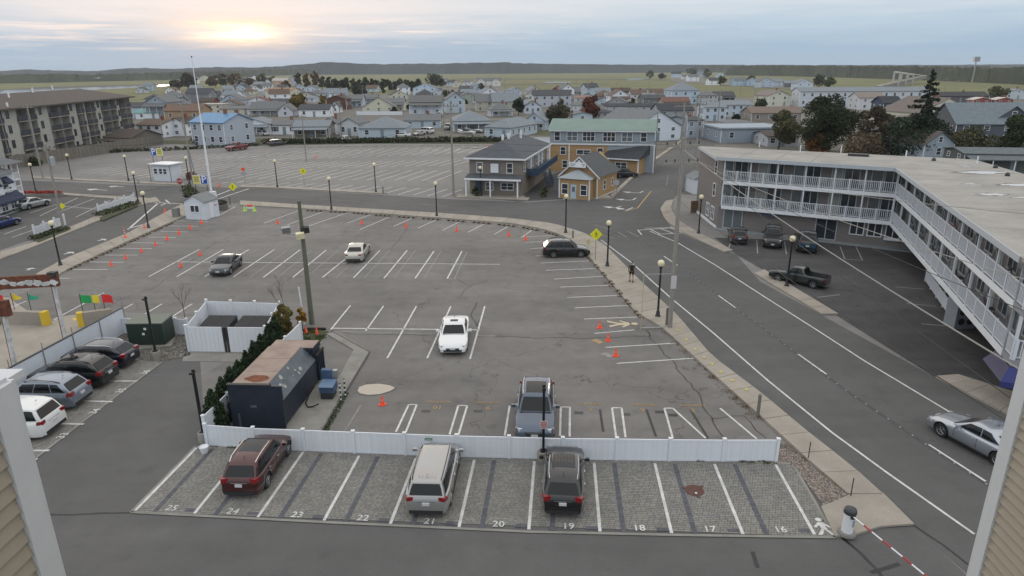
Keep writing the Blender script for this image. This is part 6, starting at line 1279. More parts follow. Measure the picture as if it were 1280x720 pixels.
for i, (a, b_) in enumerate(bays_):
    x0, x1 = along(a), along(b_)
    mb.bx(x1, last, (.0 if i % 2 else 0), dp, -.2, he); last = x0
    # recessed balcony bay
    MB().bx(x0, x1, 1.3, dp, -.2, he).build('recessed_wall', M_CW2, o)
    for s in range(4):
        z = s*fh; MB().bx(x0, x1, -.25, 2, z-.10, z+.06).build('balcony_floor', M_CONC, o)
        MB().bx(x0+.06, x1-.06, -.2, -.15, z+.15, z+1.05).build('balcony_railing', mat('dark_blue_railing', (.028, .032, .045), .6), o)
        MB().bx((x0+x1)/2-.06, (x0+x1)/2+.06, -.22, 2, z, z+fh).build('divider', M_CW2, o)
        for q in (.25, .75): window(o, (x0+(x1-x0)*q, 1.29, z+1.3), 1.3, 2.0, 0, split=2, vert=True)
mb.bx(0, last, 0, dp, -.2, he); mb.build('wall', M_CW, o)
for a in (148.5, 124, 90.5, 87.5-35, 12, 3): 
    xx = along(a)
    for s in range(4): window(o, (xx, -.01, s*fh+1.55), .9, 1.3, 0, frame=M_TRIM)
rm = MB().add([(-1, -1.2, he), (w+1, -1.2, he), (w+1, dp+1, he), (-1, dp+1, he), (6, dp*.5, he+2.2), (w-7, dp*.5, he+2.2), (-1, -1.2, he-.3), (w+1, -1.2, he-.3), (w+1, dp+1, he-.3), (-1, dp+1, he-.3)], [(0, 1, 5, 4), (1, 2, 5), (2, 3, 4, 5), (3, 0, 4), (0, 6, 7, 1), (1, 7, 8, 2), (3, 9, 6, 0)]); rm.build('roof', shingle('condo', (.082, .068, .060)), o)
for a, y in ((15, 3), (52, 5), (91, 7), (118, 8), (15, 0)): xx = along(a); MB().tube((xx, y, he+y*.3), (xx, y, he+y*.3+1.0), .18).build('roof_vent', M_WHITE, o)
# board fence below it
a, b_ = g(14, 211), g(192, 182.5); m = b_-a; o = thing('board_fence', 'long weathered grey board fence along the left side of the back lot', 'fence', a, math.atan2(m.y, m.x)); n = 36
for i in range(n): MB().bx(m.length*i/n+.03, m.length*(i+1)/n-.03, -.04, .04, 0, 2.3+.03*(i % 3)).build('fence_panel', mat('weathered_boards', (.17, .155, .135), .9, var=.2, scale=1.2, stretch=(3, 3, .3)), o)
# ================================================================ BLUE-AWNING INN at the left edge
A, B_ = g(-60, 292), g(26, 263); C_ = g(41, 251)
M_IN = siding('inn_white', (.60, .64, .70)); AW = mat('navy_awning', (.018, .028, .07), .7)
o, w = bld('inn', 'white inn with navy awnings and flower boxes at the left edge', 'building', A, B_); he = hat(26, 262, 214); 
MB().bx(0, w, 0, 9, -.1, he).build('wall', M_IN, o)
MB().add([(-.3, -.5, he), (w+.4, -.5, he), (w+.4, 9, he), (-.3, 9, he), (0, 4.5, he+2), (w-3, 4.5, he+2)], [(0, 1, 5, 4), (1, 2, 5), (2, 3, 4, 5), (3, 0, 4), (3, 2, 1, 0)]).build('roof', shingle('inn', (.12, .13, .14)), o)
for x, z, ww in ((w-1.9, he*.78, 1.3), (w-4.3, he*.76, 1.3), (w-6.7, he*.76, 1.3)):
    window(o, (x, -.01, z-.2), 1.0, 1.1, 0); MB().add([(x-ww/2, -.02, z+.75), (x+ww/2, -.02, z+.75), (x+ww/2, -.75, z+.1), (x-ww/2, -.75, z+.1), (x-ww/2, -.75, z-.12), (x+ww/2, -.75, z-.12)], [(0, 3, 2, 1), (3, 4, 5, 2), (0, 4, 3), (1, 2, 5)]).build('awning', AW, o)
z = he*.36; MB().add([(w-9, -.02, z+.9), (w+.1, -.02, z+.9), (w+.1, -1.0, z), (w-9, -1.0, z), (w-9, -1.0, z-.25), (w+.1, -1.0, z-.25)], [(0, 3, 2, 1), (3, 4, 5, 2), (0, 4, 3), (1, 2, 5)]).build('awning', AW, o)
for i in range(4): window(o, (w-1.1-i*1.9, -.01, z-.75), 1.1, 1.0, 0, split=2); MB().bx(w-1.8-i*1.9, w-.4-i*1.9, -.35, -.06, z-1.55, z-1.32).build('flower_box', mat('flower_box_green', (.05, .07, .05), .8), o)
MB().bx(w-9, w+.05, -.06, -.01, he*.56, he*.6).build('belt_course', M_WHITE, o)
oval = MB().lathe([(.5, -.05), (.55, -.02), (.5, .0)], (0, 0, 0), 18, 'y').build('oval_sign', M_WHITE, o, loc=(w-3.1, -.12, he*.55)); window(o, (w-1.3, -.01, he*.56+.2), .9, .5, 0)
# porch tower to the right
p0 = w+.1; M_P = M_WHITE
for z in (he*.0, he*.40, he*.74): MB().bx(p0, p0+2.8, .8, 6, z-.08, z+.12).build('gallery_floor', M_P, o)
for x in (p0+.1, p0+1.4, p0+2.7): MB().bx(x-.07, x+.07, .8, .95, 0, he+.9).build('gallery_post', M_P, o)
for z in (he*.40, he*.74):
    rb = MB(); rb.bx(p0, p0+2.8, .82, .88, z+.85, z+.93)
    for i in range(16): rb.bx(p0+.1+i*.17, p0+.14+i*.17, .83, .87, z+.12, z+.86)
    rb.build('gallery_railing', M_P, o, kind='stuff')
MB().bx(p0, p0+2.7, 4, 6, 0, he+.9).build('gallery_wall', M_IN, o)
MB().add([(p0-1, .2, he+.9), (p0+3.3, .2, he+.9), (p0+3.3, 6.5, he+.9), (p0-1, 6.5, he+.9), (p0-.5, 6.5, he+2.8), (p0+.8, 6.5, he+2.8)], [(0, 1, 5, 4), (1, 2, 5), (3, 0, 4), (3, 2, 1, 0), (2, 3, 4, 5)]).build('gallery_roof', shingle('inn', (1, 1, 1)), o)
# flower planter by the inn
pl = thing('flower_planter', 'long planter of red flowers beside the inn', 'planter', g(52, 246)); MB().box((0, 0, .25), (5.6, .9, .5), .12).build('box', M_CONC2, pl)
# ================================================================ THE GREY MOTEL (L-shape) at right
M_MW = siding('motel', (.19, .172, .168)); M_DK = mat('motel_deck', (.26, .27, .29), .7, var=.08); M_RAIL = mat('railing_white', (.62, .65, .70), .5)
M_RF = mat('motel_roof_membrane', (.31, .295, .275), .9, var=.18, scale=.35, fine=.06); M_CURT = mat('curtain', (.28, .30, .27), .9)
Z1, Z2, ZR = 2.85, 5.55, 7.95
PL, PC, PR = Vector((23.0, 72.4)), Vector((36.9, 63.8)), Vector((26.1, 32.7))
d1 = (PC-PL).normalized(); n1 = Vector((-d1.y, d1.x)); d2 = (PR-PC).normalized(); n2 = Vector((-d2.y, d2.x))  # n points into the building
mo = thing('motel', 'grey L-shaped three-storey motel with white balcony railings and flat roof', 'motel', (PL.x, PL.y, 0)); O2 = PL.copy()
SB = 1.5
W0 = PL-d1*.55+n1*SB; WC = None
# intersection of wall lines
def isect(a, da, b_, db):
    den = da.x*db.y-da.y*db.x; t = ((b_.x-a.x)*db.y-(b_.y-a.y)*db.x)/den; return a+da*t
WC = isect(PL+n1*SB, d1, PC+n2*SB, d2); WE = PR+n2*SB
BK0 = Vector((23.2, 83.0)); BKC = Vector((47.3, 69.3)); BKE = Vector((39.6, 31.0))
LE = PR+d2*0.2
def lp(P): return [(p.x-O2.x, p.y-O2.y) for p in P]
MB().prism(lp([W0, WC, BKC, BK0]), Z1-.3, ZR-.1).build('wall', M_MW, mo); MB().prism(lp([WC+d2*.01, WE+d2*0, BKE, BKC]), Z1-.3, ZR-.1).build('wall', M_MW, mo)
# ground floor: wing 1 flush wall near the deck line, wing 2 deeper with car port
G0, GC = PL-d1*.55+n1*.9, isect(PL+n1*.9, d1, PC+n2*6, d2)
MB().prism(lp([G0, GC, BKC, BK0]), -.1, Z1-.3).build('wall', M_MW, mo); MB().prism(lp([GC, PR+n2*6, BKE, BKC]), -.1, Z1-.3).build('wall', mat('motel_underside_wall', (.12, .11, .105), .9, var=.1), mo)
MB().prism(lp([G0-n1*.9, GC-n1*.9, GC, G0]), -.05, .12).build('walkway', mat('pale_walkway', (.24, .265, .28), .8, var=.1), mo)
def deck(z, th=.35):
    MB().prism(lp([PL, PC, WC+n1*.0, PL+n1*SB]), z-th, z).build('deck', M_DK, mo); MB().prism(lp([PC, PR, WE, WC]), z-th, z-.003).build('deck', M_DK, mo)
for z in (Z1, Z2): deck(z)
for z in (Z1, Z2):
    for a, b_ in ((PL, PC), (PC, PR)):
        d = (b_-a).normalized(); n = Vector((d.y, -d.x))*.04; MB().prism(lp([a+n, b_+n, b_-n*.5, a-n*.5]), z-.36, z+.02).build('deck_fascia', M_WHITE, mo)
rp = [PL-d1*.9-n1*.35, isect(PL-n1*.35, d1, PC-n2*.35, d2), PR-n2*.35+d2*.4, BKE+d2*.4, BKC+n1*.3+n2*.3, BK0-d1*.35+n1*.3]
MB().prism(lp(rp), ZR-.12, ZR+.10).build('roof', M_RF, mo)
for a, b_ in ((rp[0], rp[1]), (rp[1], rp[2]), (rp[0], rp[5])):
    d = (b_-a).normalized(); n = Vector((d.y, -d.x))*.05*(1 if a is not rp[0] or b_ is rp[1] else -1); MB().prism(lp([a+n, b_+n, b_, a]), ZR-.22, ZR+.14).build('roof_fascia', mat('roof_edge_grey', (.42, .46, .50), .5), mo)
def bay_side(A, B_, nb, n, z, hrail=1.05, posttop=None, wing=1):
    d = (B_-A); l = d.length; d.normalize(); rz = math.atan2(d.y, d.x)
    for i in range(nb+1):
        p = A+d*(l*i/nb)-n*0+n*.06; q = (p.x-O2.x, p.y-O2.y)
        full = (i % 2 == 0)
        MB().box((*q, (z+(posttop if full else z+hrail+.08))/2), (.13, .13, (posttop if full else z+hrail+.08)-z), rz).build('balcony_post', M_RAIL, mo)
        if i < nb:
            a = p+d*.07; b2 = A+d*(l*(i+1)/nb)+n*.06-d*.07; m = (a+b2)/2-O2; L_ = (b2-a).length
            r_ = MB(); r_.box((m.x, m.y, z+hrail), (L_, .07, .06), rz); r_.box((m.x, m.y, z+.12), (L_, .05, .05), rz); rr = r_.build('railing', M_RAIL, mo)
            k = int(L_/(.165)); bl = MB()
            for j in range(k): c = a.lerp(b2, (j+.5)/k)-O2; bl.box((c.x, c.y, z+.58), (.05, .03, .88), rz)
            bl.build('balusters', M_RAIL, rr, kind='stuff')
for z, zt in ((Z1, Z2-.35), (Z2, ZR-.12)):
    bay_side(PL, PC, 12, n1, z, 1.05, zt); bay_side(PC, PR, 18, n2, z, 1.05, zt)
    a, b_ = PL+n1*.06, PL+n1*SB; c = (a+b_)/2-O2; MB().box((c.x, c.y, z+.55), ((b_-a).length, .05, 1.0), math.atan2(n1.y, n1.x)).build('end_panel', M_RAIL, mo)
# street end, railing turning right from PR
de = n2
for z, zt in ((Z1, Z2-.35), (Z2, ZR-.12)):
    E1_ = PR+n2*10; MB().prism(lp([PR-d2*0+d2*.02, E1_+d2*.02, E1_+d2*1.4, PR+d2*1.4]), z-.35, z-.001).build('deck', M_DK, mo)
    A_ = PR+d2*1.35; bay_side(A_, A_+n2*9, 4, -d2, z, 1.05, zt); bay_side(PR, A_, 1, n2, z, 1.05, zt)
MB().prism(lp([PR-n2*.3+d2*.2, PR+n2*10+d2*.2, PR+n2*10+d2*1.7, PR-n2*.3+d2*1.7]), ZR-.12, ZR+.09).build('roof', M_RF, mo)
# doors, sliding glass, curtains, air conditioners
def opening(A, B_, n, t, z, w, h, nm='window', split=2, glass=None, off=.0, fr=None, vert=True):
    d = (B_-A).normalized(); p = A.lerp(B_, t)-O2; window(mo, (p.x-n.x*(.02+off), p.y-n.y*(.02+off), z), w, h, math.atan2(d.y, d.x), split=split, glass=glass, vert=vert, frame=fr or M_MWF)
M_MWF = mat('motel_frame', (.42, .45, .47), .5)
for z in (Z1, Z2):
    for k in range(5):
        t = (k+.45)/5; opening(W0, WC, n1, t-.055, z+1.05, .9, 2.0, split=1, glass=M_CURT if k % 2 else M_WGLASS2); opening(W0, WC, n1, t+.02, z+1.05, 1.3, 2.0, glass=M_WGLASS)
        MB().box((*(W0.lerp(WC, t+.075)-n1*.1-O2), z+.6), (.7, .2, .4), math.atan2(d1.y, d1.x)).build('air_conditioner', M_STEEL, mo)
    for k in range(8):
        t = (k+.45)/8; opening(WC, WE, n2, t-.035, z+1.05, 1.0, 2.0, split=1, glass=M_WGLASS2 if k % 2 else M_CURT); opening(WC, WE, n2, t+.03, z+1.1, 1.5, 1.6, glass=M_WGLASS)
        MB().box((*(WC.lerp(WE, t+.075)-n2*.12-O2), z+1.9-.9), (.7, .25, .4), math.atan2(d2.y, d2.x)).build('air_conditioner', M_STEEL, mo)
for t, w_ in ((.075, 1.9), (.49, 1.9)): opening(G0, GC, n1, t, 1.25, w_, 2.0, glass=M_WGLASS2 if t < .2 else M_WGLASS)
for t in (.615, .685, .755): opening(G0, GC, n1, t, 1.75, 1.15, 1.35, fr=M_WHITE); 
MB().box((*(G0.lerp(GC, .755)-n1*.16-O2), .92), (1.4, .22, .2), math.atan2(d1.y, d1.x)).build('window_box', M_WHITE, mo)
c = G0.lerp(GC, .855)-n1*.05-O2; dr = MB().box((c.x, c.y, 1.15), (1.0, .08, 2.1), math.atan2(d1.y, d1.x)).build('door', mat('slate_blue_door', (.09, .14, .19), .5), mo); c2 = c-n1*.06; MB().box((c2.x, c2.y, 1.65), (.55, .03, .6), math.atan2(d1.y, d1.x)).build('door_pane', M_WGLASS2, dr)
opening(GC, PR+n2*6, n2, .03, 1.6, 1.5, 1.1, fr=M_WHITE)
# side windows on the left end wall
le = (BK0-W0).normalized(); lo_ = Vector((-le.y, le.x))
for z in (1.4, 3.9, 6.5):
    for t in ((.25,) if z > 2 else (.2, .42)): p = W0.lerp(BK0, t) if z > 2 else G0.lerp(BK0, t); p = p-O2; window(mo, (p.x+lo_.x*.03, p.y+lo_.y*.03, z), .8 if z > 2 else 1.0, 1.35, math.atan2(-le.y, -le.x), split=1 if z > 2 else 2, frame=M_WHITE)
gl = (BK0-G0).normalized(); c = (G0+BK0)/2-O2+Vector((-gl.y, gl.x))*.06; MB().box((c.x, c.y, .12), ((BK0-G0).length, .1, .35), math.atan2(gl.y, gl.x)).build('base_board', M_WHITE, mo)
# oval sign on the ground floor wall
c = G0.lerp(GC, .245)-n1*.1-O2; sg = MB().lathe([(.0, -.04), (.95, -.04), (1.0, 0), (.95, .03)], (0, 0, 0), 26, 'y').build('oval_sign', mat('sign_steel_grey', (.10, .11, .13), .4), mo, loc=(c.x, c.y, 2.2), rz=math.atan2(d1.y, d1.x)); sg.scale = (1, 1, .42)
scribble(mo, (c.x-n1.x*.1, c.y-n1.y*.1, 2.2), 1.1, .32, 1, mat('sign_blue', (.10, .16, .30), .5), math.atan2(d1.y, d1.x))
# awning at the street corner
AWB = mat('royal_blue_awning', (.028, .035, .16), .7); 
a, b_, c = PR-d2*.8-n2*.05, PR+d2*1.45-n2*.05, PR+d2*1.45+n2*9; o1 = -n2*.5
MB().add([(*(a-O2), Z1-.38), (*(b_-O2), Z1-.38), (*(b_+o1+d2*.7-O2), Z1-.95), (*(a+o1-O2), Z1-.95)], [(0, 1, 2, 3), (3, 2, 1, 0)]).build('awning', mat('lilac_grey_awning', (.16, .15, .24), .7), mo)
MB().add([(*(b_-O2), Z1-.38), (*(c-O2), Z1-.38), (*(c+d2*1.1-O2), Z1-.95), (*(b_+o1+d2*.7-O2), Z1-.95), (*(c+d2*1.1-O2), Z1-1.25), (*(b_+o1+d2*.7-O2), Z1-1.25)], [(0, 1, 2, 3), (3, 2, 4, 5)]).build('awning', AWB, mo)
# enclosure under wing 2: white slatted fence and box
a, b_ = g(1156, 352), g(1195, 410); m = b_-a
o = thing('slatted_enclosure', 'white slatted fence enclosing bikes under the motel wing', 'fence', a, math.atan2(m.y, m.x)); l = m.length
for i in range(6): MB().bx(0, l, -.03, .03, .15+i*.16, .27+i*.16).build('slat', M_RAIL, o)
for i in range(6): MB().bx(l*i/5-.04, l*i/5+.04, -.05, .05, 0, 2.5 if i % 2 == 0 else 1.9).build('post', M_RAIL, o)
MB().bx(0, l, -.02, .02, 1.8, 1.88).build('top_rail', M_RAIL, o)
p = g(1204, 411); o = thing('vent_cabinet', 'grey cabinet with four round fans under the motel wing', 'cabinet', p, .1); MB().bx(-.75, .75, -.05, 1, 0, 2.1).build('body', mat('cabinet_grey', (.24, .26, .29), .6), o)
for x in (-.32, .32):
    for z in (.55, 1.25): MB().lathe([(.17, -.04), (.24, -.02), (.24, 0)], (x, -.06, z), 14, 'y').build('fan', M_TRIM, o)
# roof vents, skylight hatch and puddles
def onroof(a, b_): return g(a, b_, ZR+.10)
for i, (a, b_) in enumerate(((949, 184), (1000, 190), (1051, 191), (1132, 197), (1221, 205))): q = onroof(a, b_); tag(MB().tube(q, q+Vector((0, 0, .75)), .06).build('vent_pipe', M_WHITE), 'white vent pipe on the motel roof, %s from the left' % where[i], 'vent pipe')
for i, (a, b_) in enumerate(((1167, 201), (1259, 220), (1244, 210))): q = onroof(a, b_); tag(MB().lathe([(.2, 0), (.2, .15), (.1, .3)], q, 10).build('roof_vent', M_DARK), 'small black dome vent on the motel roof, %s from the left' % ('first', 'third', 'second')[i], 'vent')
q = onroof(1073, 195); tag(MB().box(q+Vector((0, 0, .12)), (2.0, .9, .24), math.atan2(d1.y, d1.x)).build('roof_hatch', M_DARK), 'low black hatch on the motel roof', 'roof hatch')
def blot(c, rx, ry, z, m, nm, par=None, seed=0):
    rnd = random.Random(seed); P = [(c.x+math.cos(i*.314)*rx*rnd.uniform(.6, 1.2), c.y+math.sin(i*.314)*ry*rnd.uniform(.6, 1.2)) for i in range(20)]
    return sheet(nm, P, m, z, par) 
M_RW = mat('roof_water', (.34, .36, .35), .05, spec=1)
for i, (a, b_, rx, ry) in enumerate(((1228, 215.5, 2.0, .8), (1203, 206.5, .7, .3), (1208, 208.7, .45, .25), (1275, 231, 1.6, .6), (1241, 243, 1.0, .5), (1211, 229.8, .5, .25), (1220, 231.5, .5, .2), (1276, 247, .6, .25))):
    q = onroof(a, b_); o = blot(q, rx, ry, ZR+.105, M_RW, 'puddle', None, i); blot(q, rx*1.35, ry*1.5, ZR+.102, mat('wet_roof', (.12, .11, .10), .6), 'wet_patch', None, i+40)
for t in (.08, .3, .5): a = rp[0].lerp(rp[1], t+.05); b2 = a+n1*11; pathstrip([a, b2], .06, ZR+.104).build('roof_seam', mat('seam', (.14, .13, .12), .8), mo, loc=(-O2.x, -O2.y, 0))
for t in (.2, .4, .6, .8): a = PC.lerp(PR, t); b2 = a+n2*11.2; pathstrip([a, b2], .06, ZR+.104).build('roof_seam', MATS['seam'], mo, loc=(-O2.x, -O2.y, 0))
# balcony chairs
def chair(p, rz, z, col, label):
    o = thing('balcony_chair', label, 'chair', (p.x, p.y, z), rz); m = mat('chair_'+label[:4], col, .6)
    MB().box((0, 0, .42), (.5, .5, .05)).build('seat', m, o); MB().box((0, .27, .75), (.5, .05, .6), M=Matrix.Rotation(-.2, 3, 'X')).build('backrest', m, o)
    for x in (-.22, .22):
        for y in (-.22, .22): MB().tube((x, y, 0), (x, y, .42), .02, n=4).build('leg', M_DARK, o)
for i, t in enumerate((.16, .55, .9)):
    chair(PC.lerp(PR, t)+n2*.9, 1.2, Z2, (.22, .05, .03) if i < 2 else (.05, .05, .06), ('Red', 'Rust', 'Black')[i]+' chair on the upper balcony of the motel wing, %s from the corner' % where[i])
for i, t in enumerate((.2, .42, .62, .82)): chair(PC.lerp(PR, t)+n2*.9, 1.2, Z1, (.05, .05, .06), 'dark chair on the lower balcony of the motel wing, %s from the corner' % where[i])
# ================================================================ NEAR HOUSE WALLS (either side of the viewer)
M_SID = mat('tan_clapboard', (.33, .285, .23), .7, var=.05, scale=3, stretch=(1, 1, .3)); M_CB = mat('corner_board_white', (.56, .57, .60), .55, var=.04, scale=2)
def nearwall(px_edge, depth, side, vpx, label, expo, tw, ztop, top=None):
    # corner stands where the sight line through px_edge meets the given horizontal depth
    r = ray(*px_edge); t = depth/r.y; c = Vector((r.x*t, r.y*t)); zc = HC+r.z*t
    v = ray(vpx, 84); dr_ = -Vector((v.x, v.y)).normalized()   # from corner back toward the viewer
    o = thing('house_wall', label, 'wall', (c.x, c.y, 0)); z0 = zc-4; nrm = Vector((dr_.y, -dr_.x))*side   # toward the open side
    rz = math.atan2(dr_.y, dr_.x); L_ = depth+2.0
    m = dr_*(tw/2)+nrm*.02; MB().box((m.x, m.y, (z0+ztop)/2), (tw, .05, ztop-z0), rz).build('corner_board', M_CB, o)
    m = -dr_*.02-nrm*(.3); MB().box((m.x, m.y, (z0+ztop)/2), (.05, .66, ztop-z0), rz).build('return_board', M_CB, o)
    k = int((ztop-z0)/expo); me = None
    for i in range(k):
        z = z0+i*expo; s = L_-tw
        if me is None:
            a = Vector((0, 0, 0)); n = nrm; P = []
            for tt, off, zz in ((0, .034, 0), (0, .004, expo), (s, .034, 0), (s, .004, expo), (0, .0, 0), (s, .0, 0)): q = dr_*(tw+tt)+n*off; P.append((q.x, q.y, zz))
            b = MB().add(P, [(0, 2, 3, 1), (4, 5, 2, 0)]).build('siding_board', M_SID, o); me = b; b.location.z = z
        else: inst(me, 'siding_board', o, loc=(0, 0, z))
    m = dr_*(L_/2)-nrm*.10; MB().box((m.x, m.y, (z0+ztop)/2), (L_, .18, ztop-z0), rz).build('wall_core', M_TRIM, o); MB().box((m.x, m.y, ztop+.015), (L_+.02, .2, .03), rz).build('cap', M_CB, o)
    return o
nearwall((1235, 640), 6.3, 1, 707, 'tan clapboard house wall with pale corner board at the right edge', .115, .16, HC+2)
rr_ = ray(24, 541); nearwall((51, 640), 4.4, -1, 655, 'tan clapboard house wall with pale corner board at the lower left', .13, .20, HC+rr_.z/rr_.y*4.4+.42)
# white panelled bay above it at the far left
r = ray(21, 470); t = 7.5/r.y; c = Vector((r.x*t, r.y*t)); z1 = HC+r.z*t; v = ray(640, 84); dr_ = -Vector((v.x, v.y)).normalized()
o = thing('bay_wall', 'white panelled bay of the near house at the left edge', 'wall', (c.x, c.y, 0)); M_BW = mat('bay_white', (.62, .64, .66), .6, var=.03)
for i in range(12):
    z = z1-.50*(i+1); P = []
    if i > 3: break
    for tt, off, zz in ((0, .03, z+.012), (0, .0, z+.50), (3, .03, z+.012), (3, .0, z+.50), (0, -.03, z+.012), (3, -.03, z+.012)): q = dr_*tt+Vector((1, 0))*(off-(z1-zz)*.16); P.append((q.x, q.y, zz))
    MB().add(P, [(0, 2, 3, 1), (4, 5, 2, 0)]).build('panel_board', M_BW, o)
MB().add([(-2.5, -3, z1-2), (-.37, -3, z1-2), (-.37, 0, z1-2), (-2.5, 0, z1-2), (-2.5, -3, z1-.02), (-.05, -3, z1-.02), (-.05, 0, z1-.02), (-2.5, 0, z1-.02)], [(0, 3, 2, 1), (4, 5, 6, 7), (0, 1, 5, 4), (1, 2, 6, 5), (2, 3, 7, 6), (3, 0, 4, 7)]).build('bay_core', M_BW, o); MB().bx(-2.6, .06, -3, .06, z1-.02, z1+.07).build('cap', M_CB, o)
# ================================================================ SIGNS, BOOTHS, POLES
def psign(o, x, z, y, w=.9, h=.95, yellow_left=False):
    B1, Y1 = mat('sign_blue_p', (.015, .07, .33), .4), mat('sign_yellow', (.62, .55, .10), .4)
    xs = (x-w/2, x+w/2); order = [(Y1, ''), (B1, 'P')] if yellow_left else [(B1, 'P'), (Y1, '')]
    for k, (m, s) in enumerate(order):
        xc = xs[k]; b = MB().bx(xc-w/2+.02, xc+w/2-.02, y-.04, y, z-h/2, z+h/2).build('sign_panel', M_WHITE, o); MB().bx(xc-w/2+.07, xc+w/2-.07, y-.05, y-.04, z-h/2+.05, z+h/2-.05).build('sign_face', m, b)
        if s: text(b, s, (xc, y-.06, z), h*1.1, M_WHITE, flat=False, rx=R(90), name='sign_letter')
        else:
            scribble(b, (xc, y-.055, z+h*.05), w*.62, h*.62, 3, mat('sign_navy_ink', (.10, .13, .18), .5))
# white booth
A, B_ = g(233, 274), g(257.5, 275); m = B_-A; o = thing('parking_booth', 'small white gabled parking booth with double window', 'booth', A, math.atan2(m.y, m.x)); w = m.length; h = hat(245, 275, 253); hr = h+.75; D_ = 2.8
MB().add([(0, 0, 0), (w, 0, 0), (w, 0, h), (w/2, 0, hr), (0, 0, h), (0, D_, 0), (w, D_, 0), (w, D_, h), (w/2, D_, hr), (0, D_, h)], [(0, 1, 2, 3, 4), (9, 8, 7, 6, 5), (1, 6, 7, 2), (5, 0, 4, 9)]).build('wall', M_IN, o)
rm = roofmesh(w, D_, h, hr+.08, 'gf', .12, .08); rm.v = [(x+w/2, y, z) for x, y, z in rm.v]; rm.build('roof', shingle('booth', (.20, .21, .215)), o); window(o, (w*.52, -.02, h*.62), 1.1, .75, 0, split=2, vert=True)
MB().bx(w-.01, w+.05, .9, 1.7, .05, 1.95).build('door', M_WHITE, o); s = MB().bx(w+.0, w+.03, 1.9, 2.5, 1.3, 1.6).build('notice', M_WHITE, o)
MB().bx(w+.03, w+.034, 1.95, 2.45, 1.38, 1.52).build('notice_text', mat('notice_red', (.4, .04, .05), .5), s)
p = g(256, 262); ps = thing('parking_sign', 'yellow and blue parking sign above the white booth', 'sign', p)
for x in (-.75, .75): MB().tube((x, .05, 0), (x, .05, 4.2), .04).build('pole', M_DARK, ps)
psign(ps, 0, 3.9, 0, .95, 1.15, True)
c = g(221, 272); tag(MB().bx(-.35, .35, -.35, .35, 0, 1.2).build('waste_bin', mat('bin_grey', (.20, .20, .19), .8), loc=c), 'grey square waste bin left of the white booth', 'bin')
# ticket kiosk
A, B_ = g(191, 226), g(215, 227); m = B_-A; o = thing('ticket_kiosk', 'white ticket kiosk with windows at the edge of the back lot', 'kiosk', A, math.atan2(m.y, m.x)); w = m.length; h = 2.7
MB().bx(.3, w, 0, 2.4, 0, h).build('wall', M_IN, o); MB().bx(0, w+.4, -.5, 2.8, h, h+.15).build('roof', M_WHITE, o)
for x in (.9, 1.9, 2.7): window(o, (x, -.02, 1.6), .6, .8, 0, frame=M_WHITE)
for x in (.05, w+.3): MB().tube((x, -.4, 0), (x, -.4, h), .04).build('canopy_post', M_DARK, o)
c = g(214, 223); tag(MB().bx(-.4, .5, -.3, .3, .2, 1.3).build('cooler', M_WHITE, loc=c+Vector((.9, 0, 0))), 'white box beside the ticket kiosk', 'box')
p = g(201, 222); ps = thing('parking_sign', 'blue and yellow parking sign over the ticket kiosk', 'sign', p)
for x in (-.8, .8): MB().tube((x, .05, 0), (x, .05, 4.6), .04).build('pole', M_DARK, ps)
psign(ps, 0, 4.3, 0, 1.05, 1.25)
# flagpole
p = g(266, 252); o = thing('flagpole', 'tall white flagpole rising above the horizon beside the booth', 'flagpole', p); H0 = hat(266, 252, 72)
top = Vector((0, 0, H0)); MB().tube((0, 0, 0), top*.62, .17, .11, 10).tube(top*.62, top, .08, .05, 8).build('pole', M_WHITE, o, 50); MB().lathe([(.05, 0), (.12, .1), (.05, .2)], top, 8).build('finial', M_DARK, o); MB().bx(-.3, .5, -.25, .4, 0, 1.4).build('base_box', M_WHITE, o)
# pedestrian signs
def dsign(p, h, label, s=.42, fig=True):
    o = thing('warning_sign', label, 'sign', p); MB().tube((0, 0, 0), (0, 0, h), .03).build('post', M_STEEL, o)
    Y = mat('sign_fluor_yellow', (.72, .70, .02), .5); pl = MB().add([(0, -.05, h-s*1.4), (s*1.4, -.05, h), (0, -.05, h+s*1.4), (-s*1.4, -.05, h), (0, -.02, h-s*1.4), (s*1.4, -.02, h), (0, -.02, h+s*1.4), (-s*1.4, -.02, h)], [(0, 1, 2, 3), (7, 6, 5, 4), (0, 4, 5, 1), (1, 5, 6, 2), (2, 6, 7, 3), (3, 7, 4, 0)]).build('plate', Y, o)
    if fig:
        k = s*.9; parts = [[(math.cos(i*.785)*.1, .62+math.sin(i*.785)*.1) for i in range(8)], [(-.1, .48), (.12, .48), (.1, .05), (-.08, .05)], [(-.08, .08), (.05, .08), (-.18, -.6), (-.3, -.6)], [(0, .08), (.1, .08), (.34, -.55), (.2, -.58)], [(.08, .46), (.12, .36), (.36, .1), (.3, .04)], [(-.08, .46), (-.1, .34), (-.34, .1), (-.38, .2)]]
        mb = MB()
        for P in parts: mb.add([(x*k, -.056, h+y*k) for x, y in P], [tuple(range(len(P)))])
        mb.build('walking_figure', M_TRIM, pl)
dsign(g(744, 327), hat(744, 327, 293)+.0, 'yellow pedestrian crossing sign by the black SUV'); dsign(g(294, 256), hat(294, 256, 233.5), 'yellow pedestrian sign between booth and barricade', .42); dsign(g(381, 235), hat(381, 235, 214), 'yellow pedestrian sign across the street, left of the globe lamp', .42)
dsign(g(82, 277), 1.9, 'small yellow sign by the white picket fence and leaning pole', .28, False)
